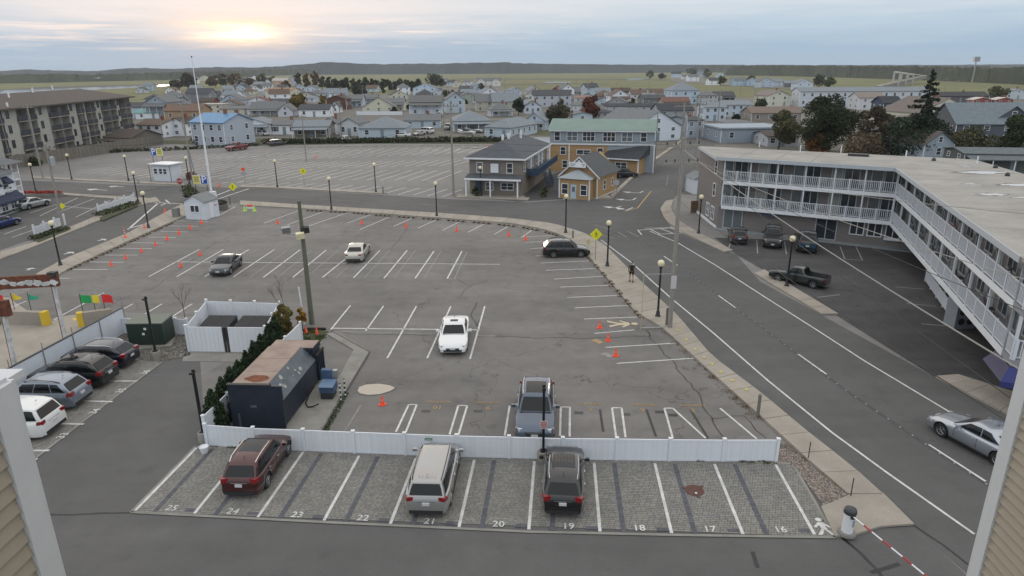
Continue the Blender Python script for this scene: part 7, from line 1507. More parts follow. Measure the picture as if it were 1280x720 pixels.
p = g(229, 255); o = thing('stop_sign', 'red stop sign behind the shrub at the booth', 'sign', p); MB().tube((0, 0, 0), (0, 0, 3.4), .03).build('post', M_STEEL, o); s = MB().lathe([(.42, -.05), (.42, 0)], (0, 0, 0), 8, 'y').build('plate', mat('stop_red', (.35, .03, .03), .5), o, loc=(0, 0, 3.1)); text(o, 'STOP', (0, -.08, 3.1), .30, M_WHITE, flat=False, rx=R(90), name='lettering')
p = g(770, 250); o = thing('street_sign', 'back of an octagonal grey sign by the small office', 'sign', p); MB().tube((0, 0, 0), (0, 0, 2.6), .03).build('post', M_STEEL, o); MB().lathe([(.40, -.05), (.40, 0)], (0, 0, 0), 8, 'y').build('plate', mat('sign_back', (.34, .36, .37), .5), o, loc=(0, 0, 2.4))
p = g(176, 244); o = thing('street_sign', 'small grey sign plate behind the left kerb lamp', 'sign', p); MB().tube((0, 0, 0), (0, 0, 2.4), .03).build('post', M_STEEL, o); MB().bx(-.2, .2, -.05, -.02, 1.8, 2.4).build('plate', MATS['sign_back'], o)
p = g(307, 232); o = thing('street_sign', 'orange and grey work sign on a post right of the flagpole', 'sign', p); MB().tube((0, 0, 0), (0, 0, 2.8), .035).build('post', M_STEEL, o); MB().bx(-.5, .4, -.05, -.02, 1.7, 2.1).build('plate', MATS['sign_back'], o); MB().bx(-.3, .2, -.08, -.05, 2.3, 2.8).build('orange_plate', M_ORANGE, o)
# hydrant
p = g(735, 307, .1); o = thing('fire_hydrant', 'pale yellow fire hydrant on the pavement behind the black SUV', 'hydrant', p); HY = mat('hydrant_yellow', (.50, .46, .25), .5)
MB().lathe([(.2, 0), (.2, .06), (.13, .1), (.13, .6), (.17, .64), (.12, .8), (.04, .88)], n=12).build('barrel', HY, o, 40); MB().tube((-.26, 0, .48), (.26, 0, .48), .07).tube((0, -.22, .45), (0, 0, .45), .09).build('nozzle', HY, o)
for i, (a, b_, h_) in enumerate(((716, 299, .9), (833, 408, 1.35), (947, 521, 1.25), (288, 256, 1.1), (479, 242, 1.0))):
    p = g(a, b_); tag(MB().lathe([(.09, 0), (.09, h_), (.05, h_+.05)], p, 8).build('bollard', mat('bollard_wood_grey', (.16, .15, .14), .8)), ('short grey post on the pavement behind the black SUV', 'grey steel post at the foot of the big utility pole', 'rusty blue-grey post at the near end of the roadside pavement', 'dark post beside the yellow sign at the booth', 'short wooden post at the edge of the back lot')[i], 'post')
# yellow discs along the pavement
for i, (a, b_) in enumerate(((847, 413), (858, 425), (869, 437), (880, 447.5), (890, 455.5), (901, 465.5), (915.5, 476), (933, 487.5))):
    p = g(a, b_, .14); tag(MB().lathe([(.09, 0), (.08, .06), (.03, .09)], p, 10).build('yellow_marker', mat('marker_yellow', (.62, .50, .12), .5)), 'small yellow dome marker on the pavement, %s from the utility pole' % where[i], 'marker', 'yellow dome markers along the pavement')
# gate post rail by the pole
o = thing('pipe_barrier', 'thin pipe barrier post with low arm at the big utility pole', 'barrier', g(801, 412)); a0 = g(801, 412); q = g(829, 411)-a0; MB().tube((0, 0, 0), (0, 0, hat(801, 412, 342)), .025).build('post', mat('pale_yellow_pipe', (.45, .42, .25), .5), o); MB().tube((0, 0, .12), (q.x, q.y, .12), .04).build('low_rail', M_STEEL, o)
zt = hat(801, 412, 343); MB().tube((0, 0, zt), (1.9, .1, zt), .02).build('arm', M_STEEL, o)
q = g(867, 243); o = thing('garden_shed', 'white shed with small window between the side street poles and the motel', 'shed', q, .15); MB().bx(0, 2.6, 0, 3, 0, 2.2).build('wall', M_IN, o); MB().add([(-.2, -.2, 2.2), (2.8, -.2, 2.2), (2.8, 3.2, 2.2), (-.2, 3.2, 2.2), (1.3, -.2, 3.0), (1.3, 3.2, 3.0)], [(0, 4, 5, 3), (1, 2, 5, 4), (0, 1, 4), (2, 3, 5)]).build('roof', shingle('booth', (1, 1, 1)), o); window(o, (1.6, -.02, 1.4), .8, .6, 0)
q = g(863, 266); o = thing('board_fence', 'brown board fence below the white shed beside the motel', 'fence', q, .05)
for i in range(9): MB().bx(i*.28, i*.28+.26, -.03, .03, 0, 1.5).build('fence_board', mat('brown_boards', (.14, .085, .045), .9, var=.3, scale=2), o)
# ---------------- utility poles
def pole(p, h, label, r=.15, arms=(), lean=(0, 0), mtl=None, trans=False, boxes=()):
    o = thing('utility_pole', label, 'utility pole', p); top = Vector((lean[0], lean[1], h)); MB().tube((0, 0, 0), top, r, r*.62, 10).build('pole', mtl or M_WOOD, o, 50)
    for ai, (z, w, rz) in enumerate(arms): c = top*((h-.5-1.1*ai)/h); MB().box(c, (w, .12, .14), rz).build('crossarm', M_WOOD, o); ib = MB(); [ib.box(c+Matrix.Rotation(rz, 3, 'Z')@Vector((w*t, 0, .16)), (.08, .08, .2)) for t in (-.45, -.2, .2, .45)]; ib.build('insulators', M_DARK, o, kind='stuff')
    if trans: c = top*.80; MB().lathe([(.25, 0), (.25, .9), (.1, 1.0)], c+Vector((.4, 0, -.4)), 12).build('transformer', mat('transformer_grey', (.32, .35, .38), .5), o, 40)
    return o, Vector(p)+top
bp, BT_ = pole(g(837, 411), hat(837, 411, 172), 'big weathered utility pole on the pavement at the road', .17, ((11.6, 2.4, .2), (12.4, 2.4, .2)), lean=(0, 0)); 
MB().bx(-.18, .18, -.24, -.18, 3.0, 3.9).build('notice_plate', mat('pale_notice', (.55, .50, .52), .5), bp)
gp, GT = pole(g(390, 405), hat(390, 405, 251), 'leaning greenish wooden pole with floodlights in the main lot', .19, lean=(0, 0), mtl=M_WOOD2)
for x, y, m, k in ((-.62, -.1, M_STEEL, 0), (.65, -.1, M_DARK, 1), (.38, -.35, M_GLOBE, 2)):
    MB().box((-.42+x, y, 6.9-.35*(k == 2)), (.55, .3, .42), .3, Matrix.Rotation(.3, 3, 'X')).build('floodlight', m, gp)
MB().tube((-1.0, -.05, 6.6), (.2, -.05, 6.6), .04).build('bracket', M_STEEL, gp)
MB().tube((-.5, -.1, 0), (-.62, -.1, 2.8), .05).build('riser', M_WHITE, gp)
p2, T2 = pole(g(567, 245), hat(567, 245, 128), 'plain wooden utility pole on the kerb left of the grey-brown building', .16, ((12.5, 2, 0),))
p3, T3 = pole(g(242, 232), hat(242, 232, 128), 'pair of grey poles behind the booth, wooden one', .16, ((13, 2.2, .1),), lean=(0, 0))
tag(MB().tube(g(247, 231), g(247, 231)+Vector((-1.0, 0, 10)), .09).build('steel_pole', M_STEEL), 'thin steel pole right beside the wooden one behind the booth', 'pole')
p4, T4 = pole(g(80, 288), hat(80, 288, 180), 'leaning wooden pole at the white picket fence, left lot', .16, ((9.3, 1.8, .3),), lean=(0, 0), trans=True)
p5, T5 = pole(g(54, 223), hat(54, 223, 130), 'leaning pole across the street at the left', .16, ((13, 1.8, .3),), lean=(0, 0))
p6, T6 = pole(g(383, 201), hat(383, 201, 143), 'light pole standing in the middle of the back lot', .13, ((9.5, 1.4, 0),)); p7, T7 = pole(g(205, 180), hat(205, 180, 138), 'dark pole behind the back lot near the white house', .14)
p8, T8 = pole(g(427, 170), hat(427, 170, 125), 'pale pole between the cottages behind the back lot', .15, ((10, 1.5, 0),))
p9, T9 = pole(g(848, 236), hat(848, 236, 128), 'utility pole at the motel side of the side street, with crossarms', .2, ((15, 3, .2), (16.5, 3, .2)), trans=True); p10, T10 = pole(g(853, 238), hat(853, 238, 176), 'grey steel pole beside the crossarmed utility pole', .22, mtl=M_STEEL)
p11, T11 = pole(g(868, 218), hat(868, 218, 118), 'farther utility pole along the side street with tangled wires', .17, ((17, 3, .2), (18.5, 2.6, .2)), trans=True); p12, T12 = pole(g(896, 166), hat(896, 166, 112), 'utility pole on the bend of the side street', .17, ((14, 3, .1),), trans=True)
p13, T13 = pole(g(712, 172+20), hat(712, 192, 136), 'thin pole left of the teal roof', .12); p14, T14 = pole(g(818, 215), hat(818, 215, 140), 'dark pole at the corner of the teal-roofed building', .13)
p15, T15 = pole(g(555, 165), hat(555, 165, 122), 'pale utility pole with transformer behind the boats', .16, ((10, 2, 0),), trans=True)
farp = [(399, 128, 97), (454, 127, 106), (475, 121, 98), (492, 124, 105), (560, 128, 108), (631, 116, 100), (720, 118, 100), (734, 121, 100), (770, 120, 101), (810, 128, 101), (925, 120, 104), (942, 140, 110), (1180, 120, 98), (697, 125, 108), (297, 128, 104), (322, 132, 108), (600, 118, 106), (1105, 118, 97), (1195, 116, 100)]
ORD2 = where+['fourteenth', 'fifteenth', 'sixteenth', 'seventeenth', 'eighteenth', 'nineteenth']
sx_ = sorted(f[0] for f in farp)
for a, b_, c in farp:
    q = g(a, b_); h_ = hat(a, b_, c); tag(MB().tube(q, q+Vector((0, 0, h_)), .16, .1, 6).box(q+Vector((0, 0, h_-.6)), (1.8, .12, .12)).build('utility_pole', M_WOOD), 'distant utility pole in town, %s from the left' % ORD2[sx_.index(a)], 'utility pole')
# telecom mast and bridge at right
q = g(1215, 103); tag(MB().tube(q, q+Vector((0, 0, hat(1215, 103, 71))), .9, .5, 6).box(q+Vector((0, 0, hat(1215, 103, 74))), (6, 3, 5)).build('radio_mast', M_STEEL), 'distant radio mast above the woods', 'mast')
bz = thing('bridge', 'distant pale bridge with gantry towers crossing the marsh', 'bridge', g(1130, 107)); p0, p1 = g(1096, 112)-g(1130, 107), g(1155, 103)-g(1130, 107)
MB().tube(p0+Vector((0, 0, 1)), p1+Vector((0, 0, 6)), 2.5, 2.5, 4).build('deck', M_CONC2, bz)
for t in (.25, .4, .55): c = p0.lerp(p1, t); MB().tube(c, c+Vector((0, 0, 15-8*t)), .8).tube(c+Vector((5, 0, 0)), c+Vector((5, 0, 15-8*t)), .8).tube(c+Vector((0, 0, 14-8*t)), c+Vector((5, 0, 14-8*t)), .7).build('tower', mat('bridge_pale', (.40, .40, .38), .7), bz)
MB().tube(p0.lerp(p1, .25)+Vector((0, 0, 13)), p1+Vector((0, 0, 7)), .5).build('truss', MATS['bridge_pale'], bz)
# wires
def wire(a, b_, sag, label, r=.024, m=None, n=22):
    pts = [a.lerp(b_, i/n)-Vector((0, 0, sag*4*(i/n)*(1-i/n))) for i in range(n+1)]; return tag(MB().path(pts, r, 4).build('overhead_wire', m or M_TRIM), label, 'wire')
M_PW = mat('pale_cable', (.30, .29, .27), .6)
def at(px_, py_, dep): r = ray(px_, py_); t = dep/r.y; return Vector((r.x*t, r.y*t, HC+r.z*t))
wire(at(848, 182, 76), at(1285, 468, 24), .5, 'thick pale cable sagging over the motel lot to the lower right', .035, M_PW)
wire(at(850, 186, 76), at(1330, 545, 16), .4, 'dark cable over the road below the thick pale one', .018)
wire(at(845, 248, 74), at(1330, 572, 13.5), .3, 'dark wire crossing above the road and silver coupe', .015); wire(at(880, 205, 80), at(1290, 268, 26), .6, 'thin pale wire crossing the upper balcony', .02, M_PW)
wire(at(852, 190, 76), at(1290, 352, 25), .7, 'pale wire crossing the motel wing', .022, M_PW); wire(at(852, 188, 76), at(1290, 392, 24), .7, 'dark wire crossing the lower balcony of the motel wing', .016)
wire(at(575, 175, 93), at(846, 180, 74), .5, 'wire from the plain pole to the big pole, upper', .02); wire(at(575, 184, 93), at(846, 186, 74), .5, 'wire from the plain pole to the big pole, lower', .02)
wire(at(640, 168, 100), at(846, 176, 74), .6, 'topmost wire passing before the teal-roofed building', .018)
wire(at(53, 168, 110), at(70, 200, 78), .6, 'wire between the two leaning poles at left', .02); wire(at(60, 175, 110), at(240, 170, 100), 1.2, 'wire from the leaning poles toward the booth poles', .02)
wire(at(-5, 243, 66), at(300, 205, 120), 2.0, 'low wire carrying dark boxes at the left street', .02); wire(at(240, 170, 100), at(567, 150, 95), 2.2, 'long sagging wire over the back lot', .014)
for a, b_, d_ in ((866, 150, 100), (868, 158, 100)): wire(at(a, b_-10, 98), at(846, 178, 76), .4, 'short wire among the side street poles, %s' % ('upper' if b_ < 155 else 'lower'), .02)
wire(at(896, 125, 190), at(868, 130, 100), .6, 'wire from the street bend pole to the tangled pole', .02)
# ---------------- rusty sign frame, flags, barriers
M_RST = mat('rusty_steel', (.13, .045, .025), .9, var=.45, scale=4); M_PEEL = mat('peeling_white_paint', (.50, .50, .50), .8, var=.3, scale=3)
rf_ = thing('rusty_sign_frame', 'rusty empty sign frame with peeling white paint on slanting posts', 'sign frame', g(83, 428)); o3 = Vector(rf_.location)
tp = at(66, 352, o3.y) - o3; pb = Vector((0, 0, 0))
MB().tube(pb, tp, .12, .12, 4).build('post', M_PEEL, rf_); MB().tube(pb+Vector((-.1, -.02, 0)), tp+Vector((-.1, -.02, 0)), .07, .07, 4).build('post_edge', M_RST, rf_)
q = at(20, 463, o3.y-5)-o3; q2 = at(2, 380, o3.y-5)-o3; MB().tube(q, q2, .13, .13, 4).build('post', M_PEEL, rf_); MB().tube(q+Vector((-.1, -.02, 0)), q2+Vector((-.1, -.02, 0)), .07, .07, 4).build('post_edge', M_RST, rf_)
b0 = at(-40, 353, o3.y-1.0)-o3; b1 = at(74, 353, o3.y)-o3; mm = (b0+b1)/2; dd = b1-b0; rzz = math.atan2(dd.y, dd.x)
MB().box(mm, (dd.length, .25, .80), rzz).build('beam', M_RST, rf_); 
rnd = random.Random(4)
for i in range(11):
    c = b0.lerp(b1, (i+.5)/11)+Vector((0, -.14, rnd.uniform(-.05, .05))); P = [c+Matrix.Rotation(rzz, 3, 'Z')@Vector((math.cos(a*.7)*rnd.uniform(.18, .34), -.0-.002*i, math.sin(a*.7)*rnd.uniform(.12, .26))) for a in range(9)]; MB().add(P, [tuple(range(9))]).build('paint_flake', M_PEEL, rf_)
MB().box(at(66, 343, o3.y)-o3, (.5, .4, .35)).build('lamp_box', M_DARK, rf_); MB().box(at(3, 385, o3.y-5)-o3, (.8, .3, .95)).build('lower_box', M_RST, rf_)
for i, (a, b_, c, nm) in enumerate(((1, 394, (.65, .03, .03), 'red'), (22, 390, (.75, .62, .04), 'yellow'), (42, 388, (.03, .38, .24), 'teal'), (106, 388, (.02, .35, .10), 'green'), (122, 389, (.75, .62, .04), 'yellow'), (134, 388, (.70, .03, .04), 'red'))):
    p = g(a, b_+12); o = thing('pennant_flag', '%s flag on a thin stick %s' % (nm, ('at the left edge beside the rusty frame', 'left of the slanting post, second flag', 'just left of the slanting rusty post', 'right of the slanting post, first flag', 'between the green and the far red flag', 'rightmost of the flags')[i]), 'flag', p, 0, 'coloured flags at the yard')
    h_ = hat(a, b_+12, 366+(i > 2)*1); MB().tube((0, 0, 0), (0, 0, h_), .025, n=5).build('stick', M_DARK, o)
    V = []; nx, nz = 6, 4; tri = nm in ('yellow', 'teal') and i != 4
    for u in range(nx+1):
        for v in range(nz+1): t = u/nx; hh = .55*(1-.75*t) if tri else .6; V.append((t*(.72 if nm != 'yellow' or i == 1 else .42), math.sin(t*5+i)*.09, h_-.05-(v/nz)*hh-(.12*t if not tri else t*.25)))
    MB().add(V, [(u*(nz+1)+v, (u+1)*(nz+1)+v, (u+1)*(nz+1)+v+1, u*(nz+1)+v+1) for u in range(nx) for v in range(nz)]).build('cloth', mat('flag_'+nm, c, .7), o, True)
YB = mat('yellow_barrier_paint', (.62, .42, .03), .6)
for (a, b_, c, d), yl, l in (((-25, 403, 56, 406), 1, 'concrete barrier with yellow right end'), ((106, 407, 142, 402), 0, 'concrete barrier with yellow left end')):
    A, B_ = g(a, b_), g(c, d); m = B_-A; o = thing('concrete_barrier', l+' in the yard', 'barrier', A, math.atan2(m.y, m.x)); L_ = m.length; h_ = 1.0; MB().bx(0, L_, -.2, .2, 0, h_).build('block', M_CONC, o); x = L_-.02 if yl else -.35; MB().bx(x, x+.37, -.24, .24, 0, h_+.03).build('painted_end', YB, o)
arrow(yard, (107, 395), (91, 401), .5, YB)
# left white picket fences
vinyl_fence('farther white picket fence between street and left lot', px([(124, 268), (134, 264.5), (146, 260.5), (157, 256.5), (169, 252.5)]), 1.25, pick=True); vinyl_fence('nearer white picket fence between street and left lot', px([(44, 296), (57, 291), (70, 286), (82, 281.5)]), 1.25, pick=True)
vinyl_fence('white fence of the tall cream house behind the back lot', px([(446, 144), (470, 144), (487, 144), (503, 144)]), 1.5); vinyl_fence('short white fence left of the teal-roofed building', px([(663, 178), (675, 178.5), (687, 179)]), 1.3)
slab('grass_verge', [(124, 272), (172, 254), (172, 257), (128, 275.5)], M_SCRUB, .18, 0); slab('grass_verge', [(42, 300), (84, 285), (88, 287), (48, 303)], M_SCRUB, .15, 0)
# planters
for a, b_, l in ((240, 224, 'dark red'), (277, 262, 'grey')):
    p = g(a, b_); o = thing('planter', l+' planter with low plants near the booth', 'planter', p); MB().lathe([(.8, 0), (.9, .7), (.8, .72)], n=14).build('tub', mat('tub_'+l, (.12, .04, .035) if l != 'grey' else (.16, .16, .15), .8), o, 40)
# ================================================================ TREES
def leafmat(name, col, var=.45):
    m = bpy.data.materials.new(name); m.use_nodes = True; t = m.node_tree; b = t.nodes['Principled BSDF']; b.inputs['Roughness'].default_value = .75; b.inputs['Specular IOR Level'].default_value = .2
    a = t.nodes.new('ShaderNodeAttribute'); a.attribute_name = 'tone'; s = t.nodes.new('ShaderNodeVectorMath'); s.operation = 'SCALE'; s.inputs[0].default_value = col
    t.links.new(a.outputs['Fac'], s.inputs['Scale']); t.links.new(s.outputs[0], b.inputs['Base Color']); return m
LM = {}
def lm(col):
    k = '%02d_%02d_%02d' % tuple(int(c*200) for c in col)
    if k not in LM: LM[k] = leafmat('foliage_'+k, col)
    return LM[k]
def leaves(clumps, n, s, m, name, parent, seed=1, flat=False):
    """clumps: (x,y,z, rx,ry,rz); n leaf faces spread through them; tone varies leaf by leaf and clump by clump"""
    rnd = np.random.RandomState(seed); k = len(clumps); cl = np.array(clumps, float); wts = (cl[:, 3]*cl[:, 4]*cl[:, 5])**.67; idx = rnd.choice(k, n, p=wts/wts.sum()); d = rnd.normal(size=(n, 3)); d /= np.linalg.norm(d, axis=1)[:, None]
    r = rnd.uniform(.45, 1.05, n)**.6; c = cl[idx, :3]+d*cl[idx, 3:]*r[:, None]
    u = rnd.normal(size=(n, 3)); u /= np.linalg.norm(u, axis=1)[:, None]; v = np.cross(u, rnd.normal(size=(n, 3))); v /= np.linalg.norm(v, axis=1)[:, None]
    sz = s*rnd.uniform(.6, 1.5, n)[:, None]; V = np.stack([c-u*sz, c-v*sz*.6, c+u*sz, c+v*sz*.6], 1).reshape(-1, 3)
    me = bpy.data.meshes.new(name); me.from_pydata(V.tolist(), [], np.arange(n*4).reshape(-1, 4).tolist()); me.materials.append(m)
    ct = rnd.uniform(.65, 1.35, k); tone = np.clip(ct[idx]*rnd.uniform(.6, 1.5, n), .25, 2.2); at_ = me.attributes.new('tone', 'FLOAT', 'FACE'); at_.data.foreach_set('value', tone.astype('f'))
    o = bpy.data.objects.new(name, me); COL.objects.link(o); o.parent = parent; return o
def clumpset(h0, h1, rad, n, seed, shape='round'):
    rnd = random.Random(seed); out = []
    for i in range(n):
        t = (i+.5)/n; z = h0+(h1-h0)*t; prof = math.sin(math.pi*min(1, max(.05, t*.85+.12)))**.6 if shape == 'round' else (1-t)**.8+.06
        a = rnd.uniform(0, 6.283); q = rnd.uniform(.35, .75)*rad*prof; s = rad*rnd.uniform(.26, .46)*(.55+.45*prof); out.append((math.cos(a)*q, math.sin(a)*q, z, s, s, s*rnd.uniform(.65, .9)))
    return out
def tree(px_, by, wpx, trow, col, label, dens=1.0, shape='round', bare=.25, nm='tree', cat='tree', seed=None, low=.22, limbs=5):
    p = g(px_, by); D = dist(p); rad = wpx*D/F/2; h = max(1.5, hat(px_, by, trow)); seed = seed or int(px_*7+by); rnd = random.Random(seed)
    o = thing(nm, label, cat, p); tr = MB(); tr.tube((0, 0, -.1), (rnd.uniform(-.05, .05)*h, 0, h*.55), max(.06, h*.028), max(.03, h*.014), 7)
    for i in range(limbs):
        a = rnd.uniform(0, 6.28); z = h*rnd.uniform(.18, .5); e = Vector((math.cos(a)*rad*.7, math.sin(a)*rad*.7, z+h*rnd.uniform(.2, .38))); tr.tube((0, 0, z), e*.55+Vector((0, 0, z*.35)), h*.012, h*.008, 5).tube(e*.55+Vector((0, 0, z*.35)), e, h*.008, h*.003, 4)
    tr.build('trunk', mat('bark', (.07, .055, .042), .95, var=.2), o)
    px_sz = D/F; n = int(min(16000, max(700, (wpx*abs(by-trow))*3.0*dens))); s = max(.10, min(.8, 1.1*px_sz))
    cl = clumpset(h*low, h*.93, rad, max(8, int(14*dens)), seed, shape); leaves(cl, n, s, lm(col), 'crown', o, seed); return o
G1, G2, OLV, DKG, ORG, REDT, YEL, TANB = (.042, .056, .026), (.060, .076, .034), (.092, .092, .044), (.026, .038, .022), (.16, .075, .028), (.11, .035, .022), (.17, .125, .035), (.16, .125, .08)
tree(1028, 190, 72, 121, (.036, .048, .022), 'large round dark green tree behind the motel roof', 2.2); tree(1019, 190, 36, 165, ORG, 'rusty orange bush at the foot of the large round tree', 1.2, low=.05)
tree(973, 186, 44, 138, OLV, 'olive brown tree left of the large round dark tree', .7); tree(1085, 183, 50, 134, (.070, .056, .034), 'reddish brown thinning tree right of the large round dark tree', .7)
tree(1078, 192, 62, 170, TANB, 'pale tan bush behind the motel roof', 1.4, low=.03, nm='bush', cat='bush'); tree(1137, 196, 70, 144, DKG, 'dark juniper-like tree below the tall conifer', 1.7, low=.05)
tree(1212, 194, 62, 162, OLV, 'olive shrubby tree before the slate-blue house', .9, low=.08); tree(1266, 205, 46, 145, G1, 'dark tree at the right edge above the motel roof', 1.4, low=.1); tree(1283, 212, 36, 178, G2, 'green bush at the far right edge', 1.1, low=.05)
tree(1245, 125, 24, 109, OLV, 'far olive tree right of the long black roof', .8); tree(742, 150, 34, 120, REDT, 'dark red autumn tree in the middle of town', 1.2); tree(697, 160, 42, 132, (.06, .055, .032), 'dark olive tree behind the teal roof', 1.0); tree(648, 144, 17, 122, (.028, .045, .03), 'dark green tree beside the yellow-grey house', 1.4)
tree(376, 141, 24, 116, YEL, 'yellow autumn tree before the large cream house', 1.0, low=.1); tree(404, 134, 11, 119, YEL, 'small yellowish tree left of the dark red house', .9); tree(235, 112, 22, 92, (.055, .045, .035), 'large round dark tree at the marsh edge near the river', 1.3)
tree(221, 113, 14, 100, (.05, .05, .035), 'small dark tree left of the large round one by the river', 1); tree(240, 252, 32, 232, (.075, .085, .045), 'loose grey-green shrub left of the white booth', .35, low=.25); tree(450, 121, 22, 107, (.05, .055, .04), 'round green tree behind the pale blue house', 1.2)
tree(541, 108, 24, 93, (.05, .062, .03), 'green tree above the pale blue balconied house', 1.2); tree(553, 108, 11, 100, (.045, .055, .04), 'dark green tree among the far white houses', 1); tree(601, 116, 9, 104, (.07, .08, .035), 'small bright green tree before the twin-gabled house', 1); tree(557, 121, 13, 113, OLV, 'low olive tree right of the pale blue balconied house', 1, low=.05)
tree(812, 99, 10, 87, G2, 'left tree of the far right-hand row', 1); tree(828, 99, 12, 92, G1, 'second tree of the far right-hand row', 1); tree(865, 99, 18, 85, G2, 'tallest tree of the far right-hand row', 1); tree(884, 97, 14, 86, G2, 'tree right of the tallest in the far row', 1); tree(901, 107, 12, 95, OLV, 'tree beside the white house in the far row', 1)
tree(937, 102, 12, 95, G1, 'dark tree among the far pale blue houses', 1); tree(1024, 108, 18, 94, G1, 'dark tree left of the long hotel', 1.1); tree(1036, 109, 16, 97, G2, 'lighter tree left of the long hotel', 1); tree(950, 136, 16, 124, G1, 'dark green bush left of the cream two-storey house', 1.2); tree(903, 150, 12, 141, DKG, 'dark bush on the bend of the side street', 1.2, low=.05, nm='bush', cat='bush'); tree(920, 152, 12, 143, DKG, 'second dark bush right of the bend', 1.2, low=.05, nm='bush', cat='bush')
for i, (x, y, w, t) in enumerate(((270, 110, 16, 94), (282, 108, 20, 93), (296, 108, 18, 92), (312, 109, 14, 97), (328, 108, 14, 92), (342, 106, 12, 95), (358, 112, 12, 101), (374, 110, 11, 91), (385, 112, 12, 90), (394, 112, 12, 88), (403, 112, 10, 95), (262, 108, 10, 98), (350, 120, 10, 111))):
    tree(x, y, w, t, ((.11, .07, .045), (.075, .07, .045), (.13, .08, .04))[i % 3], 'reddish hazy tree under the sun glow, %s from the left' % where[[262, 270, 282, 296, 312, 328, 342, 350, 358, 374, 385, 394, 403].index(x)], 1.0)
for i in range(16):
    x = 412+i*7.4; tree(x, 112+(i > 12)*1, 11, 96+(i % 3)*1.8+(i > 8)*2, (.038, .048, .030) if i % 4 else (.055, .06, .035), 'green tree in the long hedge-like row on the marsh, %s from the left' % ORD2[i], 1.2, low=.05)
rt3 = random.Random(8); AREA = ('behind the condominium end', 'around the flagpole top', 'below the sun glow', 'left of the yellow tree', 'beside the cream house', 'around the tall white-blue house', 'left of the red autumn tree', 'behind the teal roof', 'behind the near-black roofs', 'by the light blue tall house')
for i in range(44):
    x = rt3.uniform(170, 850); y = rt3.uniform(114, 158 if x < 300 else 146); k = 3.2*F/dist(g(x, y)); w_ = k*rt3.uniform(.6, 1.3)
    tree(x, y, w_, y-k*rt3.uniform(.6, 1.2), rt3.choice([G1, G2, OLV, (.075, .055, .038), DKG]), LBL('%s garden %s %s, %s row' % (('dark', 'mid-green', 'olive', 'brownish')[i % 4], 'tree' if i % 2 else 'shrub', AREA[min(9, int((x-160)//70))], 'near' if y > 138 else 'middle' if y > 125 else 'far')), .8, low=.08, seed=900+i, limbs=2)
# conifer
def conifer(px_, by, trow, w, col, label):
    p = g(px_, by); h = hat(px_, by, trow); D = dist(p); rad = w*D/F/2; o = thing('conifer', label, 'tree', p); rnd = random.Random(12); MB().tube((0, 0, 0), (0, 0, h*.97), h*.02, h*.004, 7).build('trunk', mat('bark', (1, 1, 1)), o); cl = []
    for i in range(34):
        t = i/34; z = h*(.28+.70*t); r = rad*(1.02-t)**.8*rnd.uniform(.55, 1.1); a = i*2.4+rnd.uniform(-.3, .3)
        for q in (.35, .75): cl.append((math.cos(a)*r*q, math.sin(a)*r*q, z-.05*r*q, r*.30+.12, r*.30+.12, .22+.2*(1-t)))
    leaves(cl, 3600, .22, lm(col), 'crown', o, 5); return o
conifer(1147, 196, 83, 44, (.020, .030, .020), 'tall ragged conifer rising above the horizon behind the motel')
# arborvitae row
AV = [(271, 538, 492), (283, 522, 474), (293, 508, 462), (303, 498, 450), (313, 486, 437), (322, 474, 424), (331, 462, 416), (340, 447, 404), (347, 436, 401)]
for i, (x, b_, t) in enumerate(AV):
    p = g(x, b_); h = min(3.6, max(2.4, hat(x, b_, t))); o = thing('arborvitae', 'dark conical arborvitae in the hedge row by the container, %s from the near end' % where[i], 'shrub', p, 0, 'arborvitae along the white fence'); rnd = random.Random(i)
    MB().lathe([(.08, 0), (.07, h*.4), (.02, h*.8)], n=6).build('trunk', mat('bark', (1, 1, 1)), o); cl = []
    for k in range(16): z = h*(.10+.86*k/16); r = .60*(1-(k/16)**1.9)+.05; a = k*2.4; cl.append((math.cos(a)*r*.15, math.sin(a)*r*.15, z, r*.9, r*.9, h*.085)); 
    leaves(cl, 5200, .065, lm((.028, .046, .022)), 'foliage', o, i+3)
# mixed bush and bare branches at the pole
tree(357, 424, 27, 380, (.15, .125, .045), 'leafy bush with yellow leaves behind the white fence end', 1.4, low=.15, nm='bush', cat='bush'); tree(378, 412, 15, 384, (.30, .17, .03), 'yellow-leaved shrub beside the green wooden pole', .35, low=.3, nm='bush', cat='bush')
def bare(px_, by, trow, w, label):
    p = g(px_, by); h = hat(px_, by, trow); o = thing('bare_tree', label, 'tree', p); rnd = random.Random(int(px_)); mb = MB()
    def br(a, d, l, r, k):
        b_ = a+d*l; mb.tube(a, b_, r, r*.6, 4, False)
        if k: 
            for _ in range(3): br(a.lerp(b_, rnd.uniform(.55, 1)), (d+Vector((rnd.uniform(-.5, .5)*w, rnd.uniform(-.5, .5)*w, rnd.uniform(-.05, .35)))).normalized(), l*rnd.uniform(.5, .75), r*.55, k-1)
    br(Vector((0, 0, 0)), Vector((0, 0, 1)), h*.42, .035, 4); mb.build('trunk', mat('grey_bark', (.14, .12, .10), .9), o)
bare(232, 402, 338, .8, 'slender bare young tree by the dumpster enclosure'); bare(361, 418, 345, .8, 'bare twiggy sapling left of the green wooden pole')
